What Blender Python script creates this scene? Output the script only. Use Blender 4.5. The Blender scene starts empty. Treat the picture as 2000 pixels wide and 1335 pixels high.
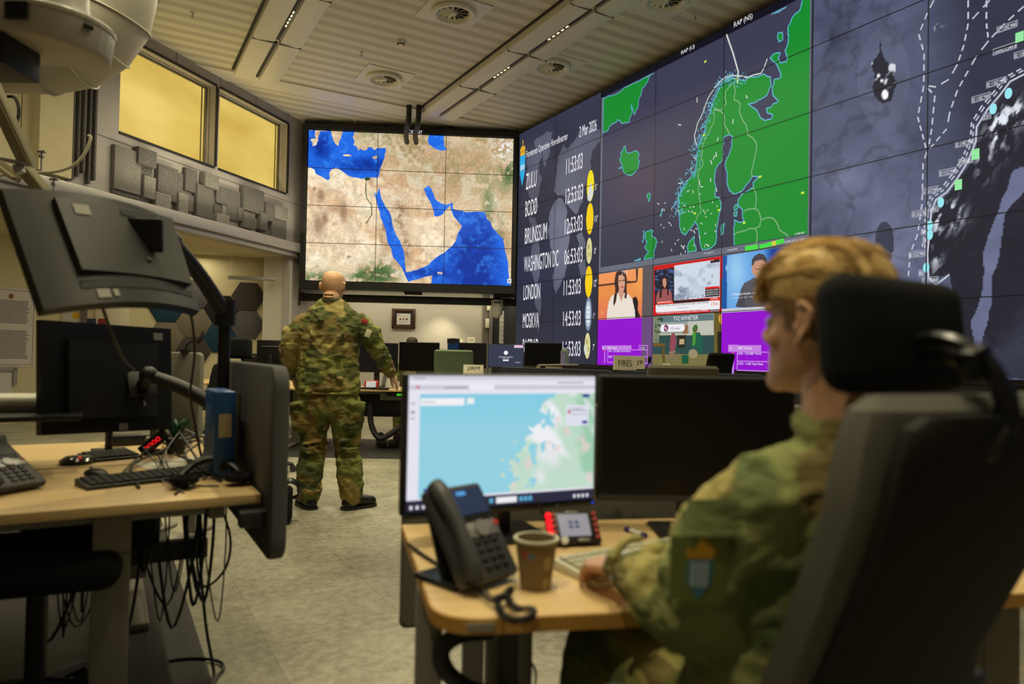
import bpy, bmesh, math, random
import numpy as np
from mathutils import Vector, Matrix, noise as mnoise

# ------------------------------------------------------------------ camera, world, lights, exposure
SC = bpy.context.scene
COL = SC.collection
F_PX, PITCH, ROLL, EYE = 1364.56, 0.01806, 0.01903, 1.2
_fw = np.array([0, math.cos(PITCH), math.sin(PITCH)])
_up = np.array([0, -math.sin(PITCH), math.cos(PITCH)])
_rt = np.array([1.0, 0, 0])
_r = _rt * math.cos(ROLL) + _up * math.sin(ROLL)
_u = -_rt * math.sin(ROLL) + _up * math.cos(ROLL)
cam_data = bpy.data.cameras.new('camera')
cam_data.sensor_width = 36.0
cam_data.lens = F_PX / 2000 * 36
cam_data.clip_start = 0.05
cam_data.clip_end = 60
cam_data.dof.use_dof = True
cam_data.dof.focus_distance = 10.5
cam_data.dof.aperture_fstop = 2.2
cam = bpy.data.objects.new('camera', cam_data)
COL.objects.link(cam)
cam.matrix_world = Matrix(((_r[0], _u[0], -_fw[0], 0), (_r[1], _u[1], -_fw[1], 0), (_r[2], _u[2], -_fw[2], EYE), (0, 0, 0, 1)))
SC.camera = cam
SC.view_settings.view_transform = 'Standard'
SC.view_settings.look = 'None'
SC.view_settings.exposure = 0.0
SC.view_settings.gamma = 1.0
SC.view_settings.use_curve_mapping = False
SC.cycles.max_bounces = 6
SC.cycles.use_denoising = True
world = bpy.data.worlds.new('world')
SC.world = world
world.use_nodes = True
world.node_tree.nodes['Background'].inputs[0].default_value = (0.9, 0.75, 0.45, 1)
world.node_tree.nodes['Background'].inputs[1].default_value = 0.03

ROT = 0.5257                                   # the room's own axes against the view
CR, SR = math.cos(ROT), math.sin(ROT)
def RF(x, y, z=0.0):                           # room axes -> world
    return Vector((x * CR - y * SR, x * SR + y * CR, z))
CEIL = 5.32
WARM = (1.0, 0.89, 0.58)
def area(name, loc, sx, sy, power, color=WARM, rz=0.0, rx=0.0, spread=180):
    l = bpy.data.lights.new(name, 'AREA')
    l.shape = 'RECTANGLE'; l.size = sx; l.size_y = sy; l.energy = power; l.color = color
    l.spread = math.radians(spread)
    o = bpy.data.objects.new(name, l); COL.objects.link(o)
    o.location = loc; o.rotation_euler = (rx, 0, rz)
    return o
for bx, y0, y1, pw in ((1.845, 5.6, 10.8, 115), (4.8, 5.6, 10.8, 125), (1.845, 1.0, 5.0, 44), (4.8, 0.0, 5.0, 24), (-1.12, 3.0, 7.5, 40)):
    area('beam_light', RF(bx, (y0 + y1) / 2, CEIL - 0.13), 0.10, y1 - y0, pw, rz=ROT, spread=150)
def spot(name, loc, target, power, angle, blend=0.6, color=WARM, size=0.06):
    l = bpy.data.lights.new(name, 'SPOT'); l.energy = power; l.spot_size = math.radians(angle); l.spot_blend = blend
    l.color = color; l.shadow_soft_size = size
    o = bpy.data.objects.new(name, l); COL.objects.link(o); o.location = loc
    o.rotation_euler = (Vector(target) - Vector(loc)).to_track_quat('-Z', 'Y').to_euler()
    return o
spot('desk_downlight', (0.1, 1.25, 5.1), (0.1, 1.5, 0.7), 260, 40)
spot('desk_downlight', (-1.0, -0.1, 5.1), (0.35, 1.15, 1.0), 230, 34)
spot('desk_downlight', (-1.3, 2.6, 5.1), (-1.5, 2.7, 0.7), 150, 34)
spot('aisle_downlight', (-0.7, 3.9, 5.1), (-1.35, 5.4, 1.0), 420, 38)
spot('aisle_downlight', RF(3.2, 6.4, 5.1), (-1.2, 6.6, 0.9), 200, 44)
spot('wall_washer', (-1.25, 13.0, 2.05), (-1.4, 13.35, 1.2), 22, 100, 0.9)
area('wall_fill_light', (-1.6, 13.0, 2.25), 3.4, 0.08, 12, rz=0.0789, rx=math.radians(25))  # added fill behind the screen to brighten the back wall, no real fitting
area('ledge_fill_light', (-3.9, 10.9, 3.25), 0.12, 5.0, 20, rz=math.radians(-17.5), rx=math.pi)  # unseen upward fill added over the ledge to lift the ceiling brightness
area('ceiling_fill_light', RF(3.2, -1.0, 2.6), 3.0, 0.3, 60, rz=ROT, rx=math.pi)  # second added upward fill, hanging free in the hall, only to brighten the ceiling
# light in the rooms under and behind the gallery (left), then an added fill by the duct
area('recess_light', (-5.6, 10.9, 2.8), 0.4, 2.5, 20, rz=math.radians(-17.5))
area('duct_fill_light', (-2.9, 4.6, 5.2), 0.5, 1.8, 26, rz=ROT)  # added fill to brighten the dim duct and projector, not a ceiling lamp

# ------------------------------------------------------------------ pixel -> ray helpers (camera calibration)
def ray(x, y):
    return Vector(_fw + _r * (x - 1000) / F_PX - _u * (y - 667.5) / F_PX)
def atY(x, y, Y):
    d = ray(x, y); return Vector((d.x * Y / d.y, Y, EYE + d.z * Y / d.y))
def atZ(x, y, Z):
    d = ray(x, y); t = (Z - EYE) / d.z; return Vector((d.x * t, d.y * t, Z))

# ------------------------------------------------------------------ materials
def lin(c):
    return tuple(((v / 255) / 12.92 if v / 255 <= 0.04045 else ((v / 255 + 0.055) / 1.055) ** 2.4) for v in c)
MATS = {}
def mat(name, rgb, rough=0.6, metal=0.0, var=0.0, vscale=8.0, bump=0.0, bscale=60.0, emit=0.0, trans=0.0, spec=0.5, coat=0.0, detail=4, alpha=1.0):
    if name in MATS: return MATS[name]
    m = bpy.data.materials.new(name); m.use_nodes = True
    nt = m.node_tree; b = nt.nodes['Principled BSDF']
    c = (*lin(rgb), 1)
    b.inputs['Base Color'].default_value = c
    b.inputs['Roughness'].default_value = rough
    b.inputs['Metallic'].default_value = metal
    b.inputs['Specular IOR Level'].default_value = spec
    b.inputs['Coat Weight'].default_value = coat
    if trans: b.inputs['Transmission Weight'].default_value = trans
    if alpha < 1: b.inputs['Alpha'].default_value = alpha
    tc = nt.nodes.new('ShaderNodeTexCoord')
    n = nt.nodes.new('ShaderNodeTexNoise'); n.inputs['Scale'].default_value = vscale; n.inputs['Detail'].default_value = detail
    nt.links.new(tc.outputs['Object'], n.inputs['Vector'])
    r = nt.nodes.new('ShaderNodeValToRGB')
    e = r.color_ramp.elements
    v = max(var, 0.03)
    e[0].position = 0.3; e[1].position = 0.7
    e[0].color = (*[k * (1 - v) for k in c[:3]], 1); e[1].color = (*[min(1, k * (1 + v)) for k in c[:3]], 1)
    nt.links.new(n.outputs['Fac'], r.inputs['Fac'])
    nt.links.new(r.outputs['Color'], b.inputs['Base Color'])
    if bump:
        n2 = nt.nodes.new('ShaderNodeTexNoise'); n2.inputs['Scale'].default_value = bscale; n2.inputs['Detail'].default_value = 3
        nt.links.new(tc.outputs['Object'], n2.inputs['Vector'])
        bp = nt.nodes.new('ShaderNodeBump'); bp.inputs['Strength'].default_value = bump; bp.inputs['Distance'].default_value = 0.01
        nt.links.new(n2.outputs['Fac'], bp.inputs['Height']); nt.links.new(bp.outputs['Normal'], b.inputs['Normal'])
    if emit:
        nt.links.new(r.outputs['Color'], b.inputs['Emission Color'])
        b.inputs['Emission Strength'].default_value = emit
        if emit >= 0.5: b.inputs['Base Color'].default_value = (0, 0, 0, 1); nt.links.remove(b.inputs['Base Color'].links[0])
    MATS[name] = m
    return m
def glow(name, rgb, s=1.0):                    # a lit area of a display
    if name in MATS: return MATS[name]
    m = bpy.data.materials.new(name); m.use_nodes = True
    nt = m.node_tree; b = nt.nodes['Principled BSDF']
    b.inputs['Base Color'].default_value = (0.004, 0.004, 0.005, 1)
    b.inputs['Roughness'].default_value = 0.5; b.inputs['Specular IOR Level'].default_value = 0.2
    b.inputs['Emission Color'].default_value = (*lin(rgb), 1); b.inputs['Emission Strength'].default_value = s
    MATS[name] = m
    return m
def attr_glow(name, s=1.0, grain=0.0, gscale=40.0):
    if name in MATS: return MATS[name]
    m = glow(name, (0, 0, 0), s); nt = m.node_tree; b = nt.nodes['Principled BSDF']
    a = nt.nodes.new('ShaderNodeAttribute'); a.attribute_name = 'pic'
    if grain:
        tc = nt.nodes.new('ShaderNodeTexCoord'); n = nt.nodes.new('ShaderNodeTexNoise')
        n.inputs['Scale'].default_value = gscale; n.inputs['Detail'].default_value = 8
        nt.links.new(tc.outputs['Object'], n.inputs['Vector'])
        mr = nt.nodes.new('ShaderNodeMapRange'); mr.inputs['From Min'].default_value = 0.3; mr.inputs['From Max'].default_value = 0.7
        mr.inputs['To Min'].default_value = 1 - grain; mr.inputs['To Max'].default_value = 1 + grain
        nt.links.new(n.outputs['Fac'], mr.inputs['Value'])
        mx = nt.nodes.new('ShaderNodeVectorMath'); mx.operation = 'MULTIPLY'
        nt.links.new(a.outputs['Color'], mx.inputs[0]); nt.links.new(mr.outputs['Result'], mx.inputs[1])
        nt.links.new(mx.outputs['Vector'], b.inputs['Emission Color'])
    else:
        nt.links.new(a.outputs['Color'], b.inputs['Emission Color'])
    return m
def node_mat(name, fn):
    if name in MATS: return MATS[name]
    m = bpy.data.materials.new(name); m.use_nodes = True
    fn(m.node_tree, m.node_tree.nodes['Principled BSDF']); MATS[name] = m
    return m

# ------------------------------------------------------------------ mesh builder
class MB:
    def __init__(s): s.bm = bmesh.new()
    def _merge(s, t, M):
        me = bpy.data.meshes.new('tmp'); t.to_mesh(me); t.free()
        if M is not None: me.transform(M)
        s.bm.from_mesh(me); bpy.data.meshes.remove(me); return s
    def box(s, c, size, bev=0.0, R=None, seg=2):
        t = bmesh.new(); bmesh.ops.create_cube(t, size=1.0)
        bmesh.ops.scale(t, vec=size, verts=t.verts)
        if bev: bmesh.ops.bevel(t, geom=t.edges[:], offset=min(bev, min(size) * 0.49), segments=seg, profile=0.5, affect='EDGES')
        M = Matrix.Translation(c)
        if R is not None: M = M @ R.to_4x4()
        return s._merge(t, M)
    def span(s, a, b, bev=0.0):                # box between two corners
        a, b = Vector(a), Vector(b)
        return s.box((a + b) / 2, [abs(k) for k in (b - a)], bev)
    def cyl(s, p0, p1, r0, r1=None, n=20, cap=True):
        p0, p1 = Vector(p0), Vector(p1); r1 = r0 if r1 is None else r1
        d = p1 - p0; t = bmesh.new()
        bmesh.ops.create_cone(t, cap_ends=cap, segments=n, radius1=r0, radius2=r1, depth=d.length)
        M = Matrix.Translation((p0 + p1) / 2) @ d.to_track_quat('Z', 'Y').to_matrix().to_4x4()
        return s._merge(t, M)
    def ball(s, c, r, sub=2):
        t = bmesh.new(); bmesh.ops.create_uvsphere(t, u_segments=8 * sub, v_segments=5 * sub, radius=1.0)
        r = (r, r, r) if not hasattr(r, '__len__') else r
        return s._merge(t, Matrix.Translation(c) @ Matrix.Diagonal((*r, 1)))
    def lathe(s, prof, M=None, n=32):          # prof: (radius, z)
        t = bmesh.new(); rings = []
        for r, z in prof:
            if r < 1e-6: rings.append([t.verts.new((0, 0, z))])
            else: rings.append([t.verts.new((r * math.cos(2 * math.pi * i / n), r * math.sin(2 * math.pi * i / n), z)) for i in range(n)])
        for a, b in zip(rings, rings[1:]):
            for i in range(n):
                j = (i + 1) % n
                if len(a) == 1 and len(b) == 1: continue
                if len(a) == 1: t.faces.new((a[0], b[j], b[i]))
                elif len(b) == 1: t.faces.new((a[i], a[j], b[0]))
                else: t.faces.new((a[i], a[j], b[j], b[i]))
        bmesh.ops.recalc_face_normals(t, faces=t.faces)
        return s._merge(t, M)
    def prism(s, poly, z0, z1, M=None, bev=0.0):   # polygon in xy, extruded in z
        t = bmesh.new(); v = [t.verts.new((x, y, z0)) for x, y in poly]; f = t.faces.new(v)
        g = bmesh.ops.extrude_face_region(t, geom=[f])
        bmesh.ops.translate(t, vec=(0, 0, z1 - z0), verts=[e for e in g['geom'] if isinstance(e, bmesh.types.BMVert)])
        bmesh.ops.recalc_face_normals(t, faces=t.faces)
        if bev: bmesh.ops.bevel(t, geom=t.edges[:], offset=bev, segments=2, profile=0.5, affect='EDGES')
        return s._merge(t, M)
    def tube(s, pts, r, n=8, closed=False, smooth=True, squash=None, cap=True):
        P = [Vector(p) for p in pts]; rr = r if hasattr(r, '__len__') else [r] * len(P)
        if smooth and len(P) > 2: P, rr = catmull(P, rr, 5)
        t = s.bm; rings = []; prev = None
        for i, p in enumerate(P):
            d = (P[min(i + 1, len(P) - 1)] - P[max(i - 1, 0)])
            d = d.normalized() if d.length > 1e-9 else Vector((0, 0, 1))
            if prev is None: q = d.orthogonal().normalized()
            else:
                q = prev - d * prev.dot(d); q = q.normalized() if q.length > 1e-6 else d.orthogonal().normalized()
            prev = q; w = d.cross(q); k = squash or 1.0
            rings.append([t.verts.new(p + rr[i] * (q * math.cos(2 * math.pi * j / n) + w * k * math.sin(2 * math.pi * j / n))) for j in range(n)])
        for a, b in zip(rings, rings[1:]):
            for j in range(n): t.faces.new((a[j], a[(j + 1) % n], b[(j + 1) % n], b[j]))
        if cap:
            t.faces.new(rings[0][::-1]); t.faces.new(rings[-1])
        return s
    def loft(s, rings, cap=True):              # rings: list of lists of points
        t = s.bm; R = [[t.verts.new(p) for p in ring] for ring in rings]; n = len(R[0])
        for a, b in zip(R, R[1:]):
            for j in range(n): t.faces.new((a[j], a[(j + 1) % n], b[(j + 1) % n], b[j]))
        if cap: t.faces.new(R[0][::-1]); t.faces.new(R[-1])
        return s
    def mesh(s, name):
        bmesh.ops.recalc_face_normals(s.bm, faces=s.bm.faces)
        me = bpy.data.meshes.new(name); s.bm.to_mesh(me); s.bm.free(); return me
    def build(s, name, m, parent=None, smooth=True, M=None, angle=35):
        me = s.mesh(name)
        if M is not None: me.transform(M)
        return put(name, me, m, parent, smooth, angle)
def put(name, me, m, parent=None, smooth=True, angle=35):
    me.materials.append(m)
    if smooth:
        me.polygons.foreach_set('use_smooth', [True] * len(me.polygons))
        try: me.set_sharp_from_angle(angle=math.radians(angle))
        except Exception: pass
    o = bpy.data.objects.new(name, me); COL.objects.link(o)
    if parent is not None: o.parent = parent
    return o
def catmull(P, rr, k):
    out, ro = [], []
    for i in range(len(P) - 1):
        a, b, c, d = P[max(i - 1, 0)], P[i], P[i + 1], P[min(i + 2, len(P) - 1)]
        for j in range(k):
            t = j / k
            out.append(0.5 * ((2 * b) + (c - a) * t + (2 * a - 5 * b + 4 * c - d) * t * t + (3 * b - a - 3 * c + d) * t ** 3))
            ro.append(rr[i] * (1 - t) + rr[i + 1] * t)
    out.append(P[-1]); ro.append(rr[-1]); return out, ro

def thing(name, label, cat, loc=(0, 0, 0), rz=0.0, group=None):
    o = bpy.data.objects.new(name, None); COL.objects.link(o); o.empty_display_size = 0.1
    o.location = loc; o.rotation_euler = (0, 0, rz); return tag(o, label, cat, group)
def tag(o, label, cat, group=None, kind=None):
    o['label'] = label; o['category'] = cat
    if group: o['group'] = group
    if kind: o['kind'] = kind
    return o
def struct(o, label=None):
    o['kind'] = 'structure'
    if label: o['label'] = label
    return o
def copy_thing(o, loc=None, rz=None, label=None, group=None):
    def rec(a, par):
        c = a.copy(); COL.objects.link(c); c.parent = par
        for ch in a.children: rec(ch, c)
        return c
    c = rec(o, None)
    if loc is not None: c.location = loc
    if rz is not None: c.rotation_euler = (0, 0, rz)
    if label: c['label'] = label
    if group: c['group'] = group
    return c
_tc = {}
def text_mesh(s):                              # unit text: x 0..1, z 0..1
    if s in _tc: return _tc[s]
    cu = bpy.data.curves.new('t', 'FONT'); cu.body = s; cu.resolution_u = 3
    ob = bpy.data.objects.new('t', cu); COL.objects.link(ob)
    dg = bpy.context.evaluated_depsgraph_get()
    me = bpy.data.meshes.new_from_object(ob.evaluated_get(dg))
    v = np.array([p.co[:2] for p in me.vertices]) if len(me.vertices) else np.zeros((0, 2))
    f = [list(p.vertices) for p in me.polygons]
    if len(v):
        mn, mx = v.min(0), v.max(0); v = (v - mn) / np.maximum(mx - mn, 1e-6); asp = (mx[0] - mn[0]) / max(mx[1] - mn[1], 1e-6)
    else: asp = 1
    bpy.data.objects.remove(ob); bpy.data.curves.remove(cu); bpy.data.meshes.remove(me)
    _tc[s] = (v, f, asp); return _tc[s]
def add_text(mb, s, x0, z0, w, h, y=0.0, M=None):   # text lies in the local xz plane facing -y
    v, f, asp = text_mesh(s)
    if w is None: w = h * asp
    vs = []
    for a, b in v:
        p = Vector((x0 + a * w, y, z0 + b * h)); vs.append(mb.bm.verts.new(M @ p if M else p))
    for q in f:
        try: mb.bm.faces.new([vs[i] for i in q])
        except ValueError: pass
    return w
def quad(mb, pts):
    mb.bm.faces.new([mb.bm.verts.new(p) for p in pts])

# ------------------------------------------------------------------ numpy noise
_rng = np.random.RandomState(7); _lat = _rng.rand(256, 256)
def vnoise(x, y):
    x0 = np.floor(x).astype(int); y0 = np.floor(y).astype(int); fx = x - x0; fy = y - y0
    fx = fx * fx * (3 - 2 * fx); fy = fy * fy * (3 - 2 * fy)
    g = lambda i, j: _lat[i % 256, j % 256]
    return (g(x0, y0) * (1 - fx) + g(x0 + 1, y0) * fx) * (1 - fy) + (g(x0, y0 + 1) * (1 - fx) + g(x0 + 1, y0 + 1) * fx) * fy
def fbm(x, y, o=5):
    s = 0; a = 0.5
    for i in range(o): s = s + a * vnoise(x, y); x = x * 2.03 + 17.1; y = y * 2.03 + 5.3; a *= 0.5
    return s
def inside(px, py, poly):
    r = np.zeros(px.shape, bool); n = len(poly)
    for i in range(n):
        x1, y1 = poly[i]; x2, y2 = poly[(i + 1) % n]
        if y1 == y2: continue
        c = ((y1 > py) != (y2 > py)) & (px < (x2 - x1) * (py - y1) / (y2 - y1) + x1)
        r ^= c
    return r
def frac(pts, amp=0.12, it=2, seed=1, closed=True):   # natural looking coast: midpoint displacement
    R = random.Random(seed); P = list(pts)
    for _ in range(it):
        Q = []; n = len(P)
        for i in range(n if closed else n - 1):
            a, b = P[i], P[(i + 1) % n]; dx, dy = b[0] - a[0], b[1] - a[1]; k = R.uniform(-amp, amp)
            Q += [a, ((a[0] + b[0]) / 2 - dy * k, (a[1] + b[1]) / 2 + dx * k)]
        if not closed: Q.append(P[-1])
        P = Q
    return P

# ------------------------------------------------------------------ displays: a plane with its own frame
class Plane:
    """local x along the screen, z up, -y towards the room; content is traced in photo pixels and laid on the real plane"""
    def __init__(s, parent, P0, ax): s.e = parent; s.P0 = Vector(P0); s.ax = Vector(ax); s.n = Vector((0, 0, 1)).cross(s.ax)
    def px(s, x, y):
        d = ray(x, y); o = Vector((0, 0, EYE)); t = (s.P0 - o).dot(s.n) / d.dot(s.n); P = o + d * t
        return ((P - s.P0).dot(s.ax), P.z)
    def topix(s, lx, lz):                      # numpy
        X = s.P0.x + s.ax.x * lx; Y = s.P0.y + s.ax.y * lx; Z = lz - EYE
        d = Y * _fw[1] + Z * _fw[2]; r = X * _r[0] + Y * _r[1] + Z * _r[2]; u = X * _u[0] + Y * _u[1] + Z * _u[2]
        return 1000 + F_PX * r / d, 667.5 - F_PX * u / d
    def poly(s, name, pts, m, lay, parent=None, mb=None, raw=False):
        own = mb is None; mb = mb or MB()
        pp = pts if raw else [s.px(*p) for p in pts]
        f = mb.bm.faces.new([mb.bm.verts.new((a, -0.0012 * lay, b)) for a, b in pp])
        bmesh.ops.triangulate(mb.bm, faces=[f])
        if own: return mb.build(name, m, parent or s.e, smooth=False)
    def line(s, mb, pts, w, lay, closed=False, raw=False, dash=None):
        P = [Vector(p) if raw else Vector(s.px(*p)) for p in pts]
        if closed: P.append(P[0])
        if dash:
            Q = []; 
            for a, b in zip(P, P[1:]):
                L = (b - a).length; n = max(1, int(L / dash))
                for i in range(n): Q.append((a.lerp(b, i / n), a.lerp(b, (i + 0.6) / n)))
        else: Q = list(zip(P, P[1:]))
        for a, b in Q:
            d = b - a
            if d.length < 1e-6: continue
            q = Vector((-d.y, d.x)).normalized() * w / 2; e = d.normalized() * (0 if dash else w * 0.4)
            y = -0.0012 * lay
            quad(mb, [(a.x - e.x + q.x, y, a.y - e.y + q.y), (b.x + e.x + q.x, y, b.y + e.y + q.y), (b.x + e.x - q.x, y, b.y + e.y - q.y), (a.x - e.x - q.x, y, a.y - e.y - q.y)])
    def text(s, mb, st, bl, br, tl, lay):      # bottom-left, bottom-right, top-left pixels
        a = s.px(*bl); b = s.px(*br); c = s.px(*tl)
        sk = Matrix(((b[0] - a[0], 0, 0, a[0]), (0, 1, 0, -0.0012 * lay), ((b[1] - a[1]), 0, c[1] - a[1], a[1]), (0, 0, 0, 1)))
        sk[2][0] = 0                           # baselines are level on the display
        add_text(mb, st, 0, 0, 1, 1, 0, sk)
    def raster(s, name, x0, x1, z0, z1, nx, ny, fn, m, lay, parent=None):
        gx = np.linspace(x0, x1, nx); gz = np.linspace(z0, z1, ny); LX, LZ = np.meshgrid(gx, gz)
        me = bpy.data.meshes.new(name)
        co = np.stack([LX, np.full_like(LX, -0.0012 * lay), LZ], -1).reshape(-1, 3)
        i = np.arange((nx - 1) * (ny - 1)); q = (i // (nx - 1)) * nx + i % (nx - 1)
        faces = np.stack([q, q + 1, q + nx + 1, q + nx], -1)
        me.vertices.add(len(co)); me.vertices.foreach_set('co', co.ravel())
        me.loops.add(faces.size); me.loops.foreach_set('vertex_index', faces.ravel().astype(np.int32))
        me.polygons.add(len(faces)); me.polygons.foreach_set('loop_start', (np.arange(len(faces)) * 4).astype(np.int32))
        me.update(calc_edges=True)
        PX, PY = s.topix(LX, LZ); rgb = fn(PX, PY, LX, LZ)          # sRGB 0..255
        c = np.clip(rgb / 255, 0, 1); c = np.where(c <= 0.04045, c / 12.92, ((c + 0.055) / 1.055) ** 2.4)
        at = me.color_attributes.new('pic', 'FLOAT_COLOR', 'POINT')
        at.data.foreach_set('color', np.concatenate([c, np.ones(c.shape[:2] + (1,))], -1).astype(np.float32).ravel())
        return put(name, me, m, parent or s.e, smooth=False)
def blend(base, col, k):
    return base * (1 - k[..., None]) + np.array(col, float) * k[..., None]
def blob(X, Y, cx, cy, rx, ry=None):
    ry = ry or rx; return np.exp(-(((X - cx) / rx) ** 2 + ((Y - cy) / ry) ** 2))
# ================================================================== THE SETTING
def floor_nodes(nt, b):
    tc = nt.nodes.new('ShaderNodeTexCoord')
    n1 = nt.nodes.new('ShaderNodeTexNoise'); n1.inputs['Scale'].default_value = 1.3; n1.inputs['Detail'].default_value = 6; n1.inputs['Roughness'].default_value = 0.7
    n2 = nt.nodes.new('ShaderNodeTexNoise'); n2.inputs['Scale'].default_value = 22; n2.inputs['Detail'].default_value = 6; n2.inputs['Roughness'].default_value = 0.7
    nt.links.new(tc.outputs['Object'], n1.inputs['Vector']); nt.links.new(tc.outputs['Object'], n2.inputs['Vector'])
    ad = nt.nodes.new('ShaderNodeMath'); ad.operation = 'ADD'; nt.links.new(n1.outputs['Fac'], ad.inputs[0]); nt.links.new(n2.outputs['Fac'], ad.inputs[1])
    r = nt.nodes.new('ShaderNodeValToRGB'); e = r.color_ramp.elements
    hf = nt.nodes.new('ShaderNodeMath'); hf.operation = 'MULTIPLY'; hf.inputs[1].default_value = 0.5; nt.links.new(ad.outputs[0], hf.inputs[0])
    e[0].position = 0.38; e[0].color = (*lin((112, 108, 92)), 1); e[1].position = 0.62; e[1].color = (*lin((176, 172, 150)), 1)
    nt.links.new(hf.outputs[0], r.inputs['Fac'])
    br = nt.nodes.new('ShaderNodeTexBrick'); br.offset = 0; br.inputs['Scale'].default_value = 1.0
    br.inputs['Mortar Size'].default_value = 0.002; br.inputs['Brick Width'].default_value = 0.6; br.inputs['Row Height'].default_value = 0.6
    br.inputs['Color1'].default_value = (1, 1, 1, 1); br.inputs['Color2'].default_value = (.93, .93, .93, 1); br.inputs['Mortar'].default_value = (.6, .6, .6, 1)
    nt.links.new(tc.outputs['Object'], br.inputs['Vector'])
    mx = nt.nodes.new('ShaderNodeMix'); mx.data_type = 'RGBA'; mx.blend_type = 'MULTIPLY'; mx.inputs['Factor'].default_value = 1
    nt.links.new(r.outputs['Color'], mx.inputs['A']); nt.links.new(br.outputs['Color'], mx.inputs['B'])
    nt.links.new(mx.outputs['Result'], b.inputs['Base Color']); b.inputs['Roughness'].default_value = 0.42
def ceil_nodes(nt, b):
    tc = nt.nodes.new('ShaderNodeTexCoord'); sx = nt.nodes.new('ShaderNodeSeparateXYZ'); nt.links.new(tc.outputs['Object'], sx.inputs[0])
    m = nt.nodes.new('ShaderNodeMath'); m.operation = 'MULTIPLY'; m.inputs[1].default_value = 1 / 0.245; nt.links.new(sx.outputs['Y'], m.inputs[0])
    f = nt.nodes.new('ShaderNodeMath'); f.operation = 'FRACT'; nt.links.new(m.outputs[0], f.inputs[0])
    r = nt.nodes.new('ShaderNodeValToRGB'); r.color_ramp.interpolation = 'CONSTANT'
    cs = [(0, (214, 208, 188)), (0.235, (202, 196, 176)), (0.25, (214, 208, 188)), (0.5, (188, 182, 164)), (0.735, (172, 166, 148)), (0.75, (188, 182, 164))]
    el = r.color_ramp.elements
    el[0].position = 0; el[0].color = (*lin(cs[0][1]), 1); el[1].position = cs[1][0]; el[1].color = (*lin(cs[1][1]), 1)
    for p, c in cs[2:]:
        q = el.new(p); q.color = (*lin(c), 1)
    nt.links.new(f.outputs[0], r.inputs['Fac']); nt.links.new(r.outputs['Color'], b.inputs['Base Color']); b.inputs['Roughness'].default_value = 0.5
M_floor = node_mat('vinyl_floor', floor_nodes)
M_ceil = node_mat('slatted_ceiling', ceil_nodes)
M_white = mat('painted_white', (205, 200, 190), 0.7)
M_wall = mat('painted_wall', (200, 194, 186), 0.85, bump=0.1, bscale=300)
M_cream = mat('cream_wall', (205, 194, 158), 0.85)
M_grey_wall = mat('lilac_grey_panel', (168, 163, 162), 0.7)
M_ledge = mat('brushed_aluminium', (168, 166, 164), 0.4, 0.5)
M_black = mat('black_metal', (22, 22, 24), 0.55)
M_blackp = mat('black_plastic', (20, 20, 21), 0.45)
M_dark = mat('charcoal_plastic', (44, 44, 46), 0.5)
M_beam = mat('beam_enamel', (216, 211, 196), 0.35)
M_steel = mat('galvanised_duct', (196, 190, 172), 0.5, 0.15, var=0.05, vscale=3)
M_dkwall = mat('charcoal_wall', (40, 40, 44), 0.8)

def aligned(o): o.rotation_euler = (0, 0, ROT); return o
struct(aligned(MB().span((-12, -6, -0.1), (9, 14, 0)).build('floor', M_floor, smooth=False)))
struct(aligned(MB().span((-6, -4, CEIL), (6.9, 10.98, CEIL + 0.1)).build('ceiling', M_ceil, smooth=False)))
struct(aligned(MB().span((-6, 10.98, CEIL - 0.02), (6.9, 11.42, CEIL + 0.1)).build('trim_ceiling', M_beam, smooth=False)))
struct(aligned(MB().span((-6, 11.42, CEIL), (9, 16, CEIL + 0.1)).build('ceiling', M_ceil, smooth=False)))
struct(aligned(MB().span((6.62, -5, 0), (6.8, 12.6, CEIL)).build('wall_right', M_dkwall, smooth=False)))
struct(MB().span((-12, -3.2, 0), (8, -3.0, CEIL)).build('wall_rear', M_wall, smooth=False))

# left wall: a plane that closes in towards the big screens
LW_AX = Vector((math.sin(math.radians(17.5)), math.cos(math.radians(17.5)), 0)); LW_P = Vector((-3.883, 12.4, 0))
LW_RZ = math.atan2(LW_AX.y, LW_AX.x)
LW = Plane(None, LW_P, LW_AX)
LW2 = Plane(None, LW_P + Vector((0, 0, 1)).cross(LW_AX) * 1.0, LW_AX)
def lw(o): o.location = LW_P; o.rotation_euler = (0, 0, LW_RZ); return o
a1 = LW.px(232, 258)[0]; b1 = LW.px(421, 200)[0]; a2 = LW.px(429, 200)[0]; b2 = LW.px(560, 300)[0]
ZS, ZT = 3.93, 5.13
x_l, x_r = LW.px(186, 300)[0], 0.95
w = MB()
w.span((x_l - .35, 0, 2.84), (x_r, 0.12, ZS)).span((x_l, 0, ZT), (x_r, 0.12, CEIL))
w.span((x_l, 0, ZS), (a1, 0.12, ZT)).span((b1, 0, ZS), (a2, 0.12, ZT)).span((b2, 0, ZS), (x_r, 0.12, ZT))
w.span((LW.px(566, 400)[0], 0.001, 0), (x_r, 0.12, 2.84))
struct(lw(w.build('wall_left', M_grey_wall, smooth=False)))
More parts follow.
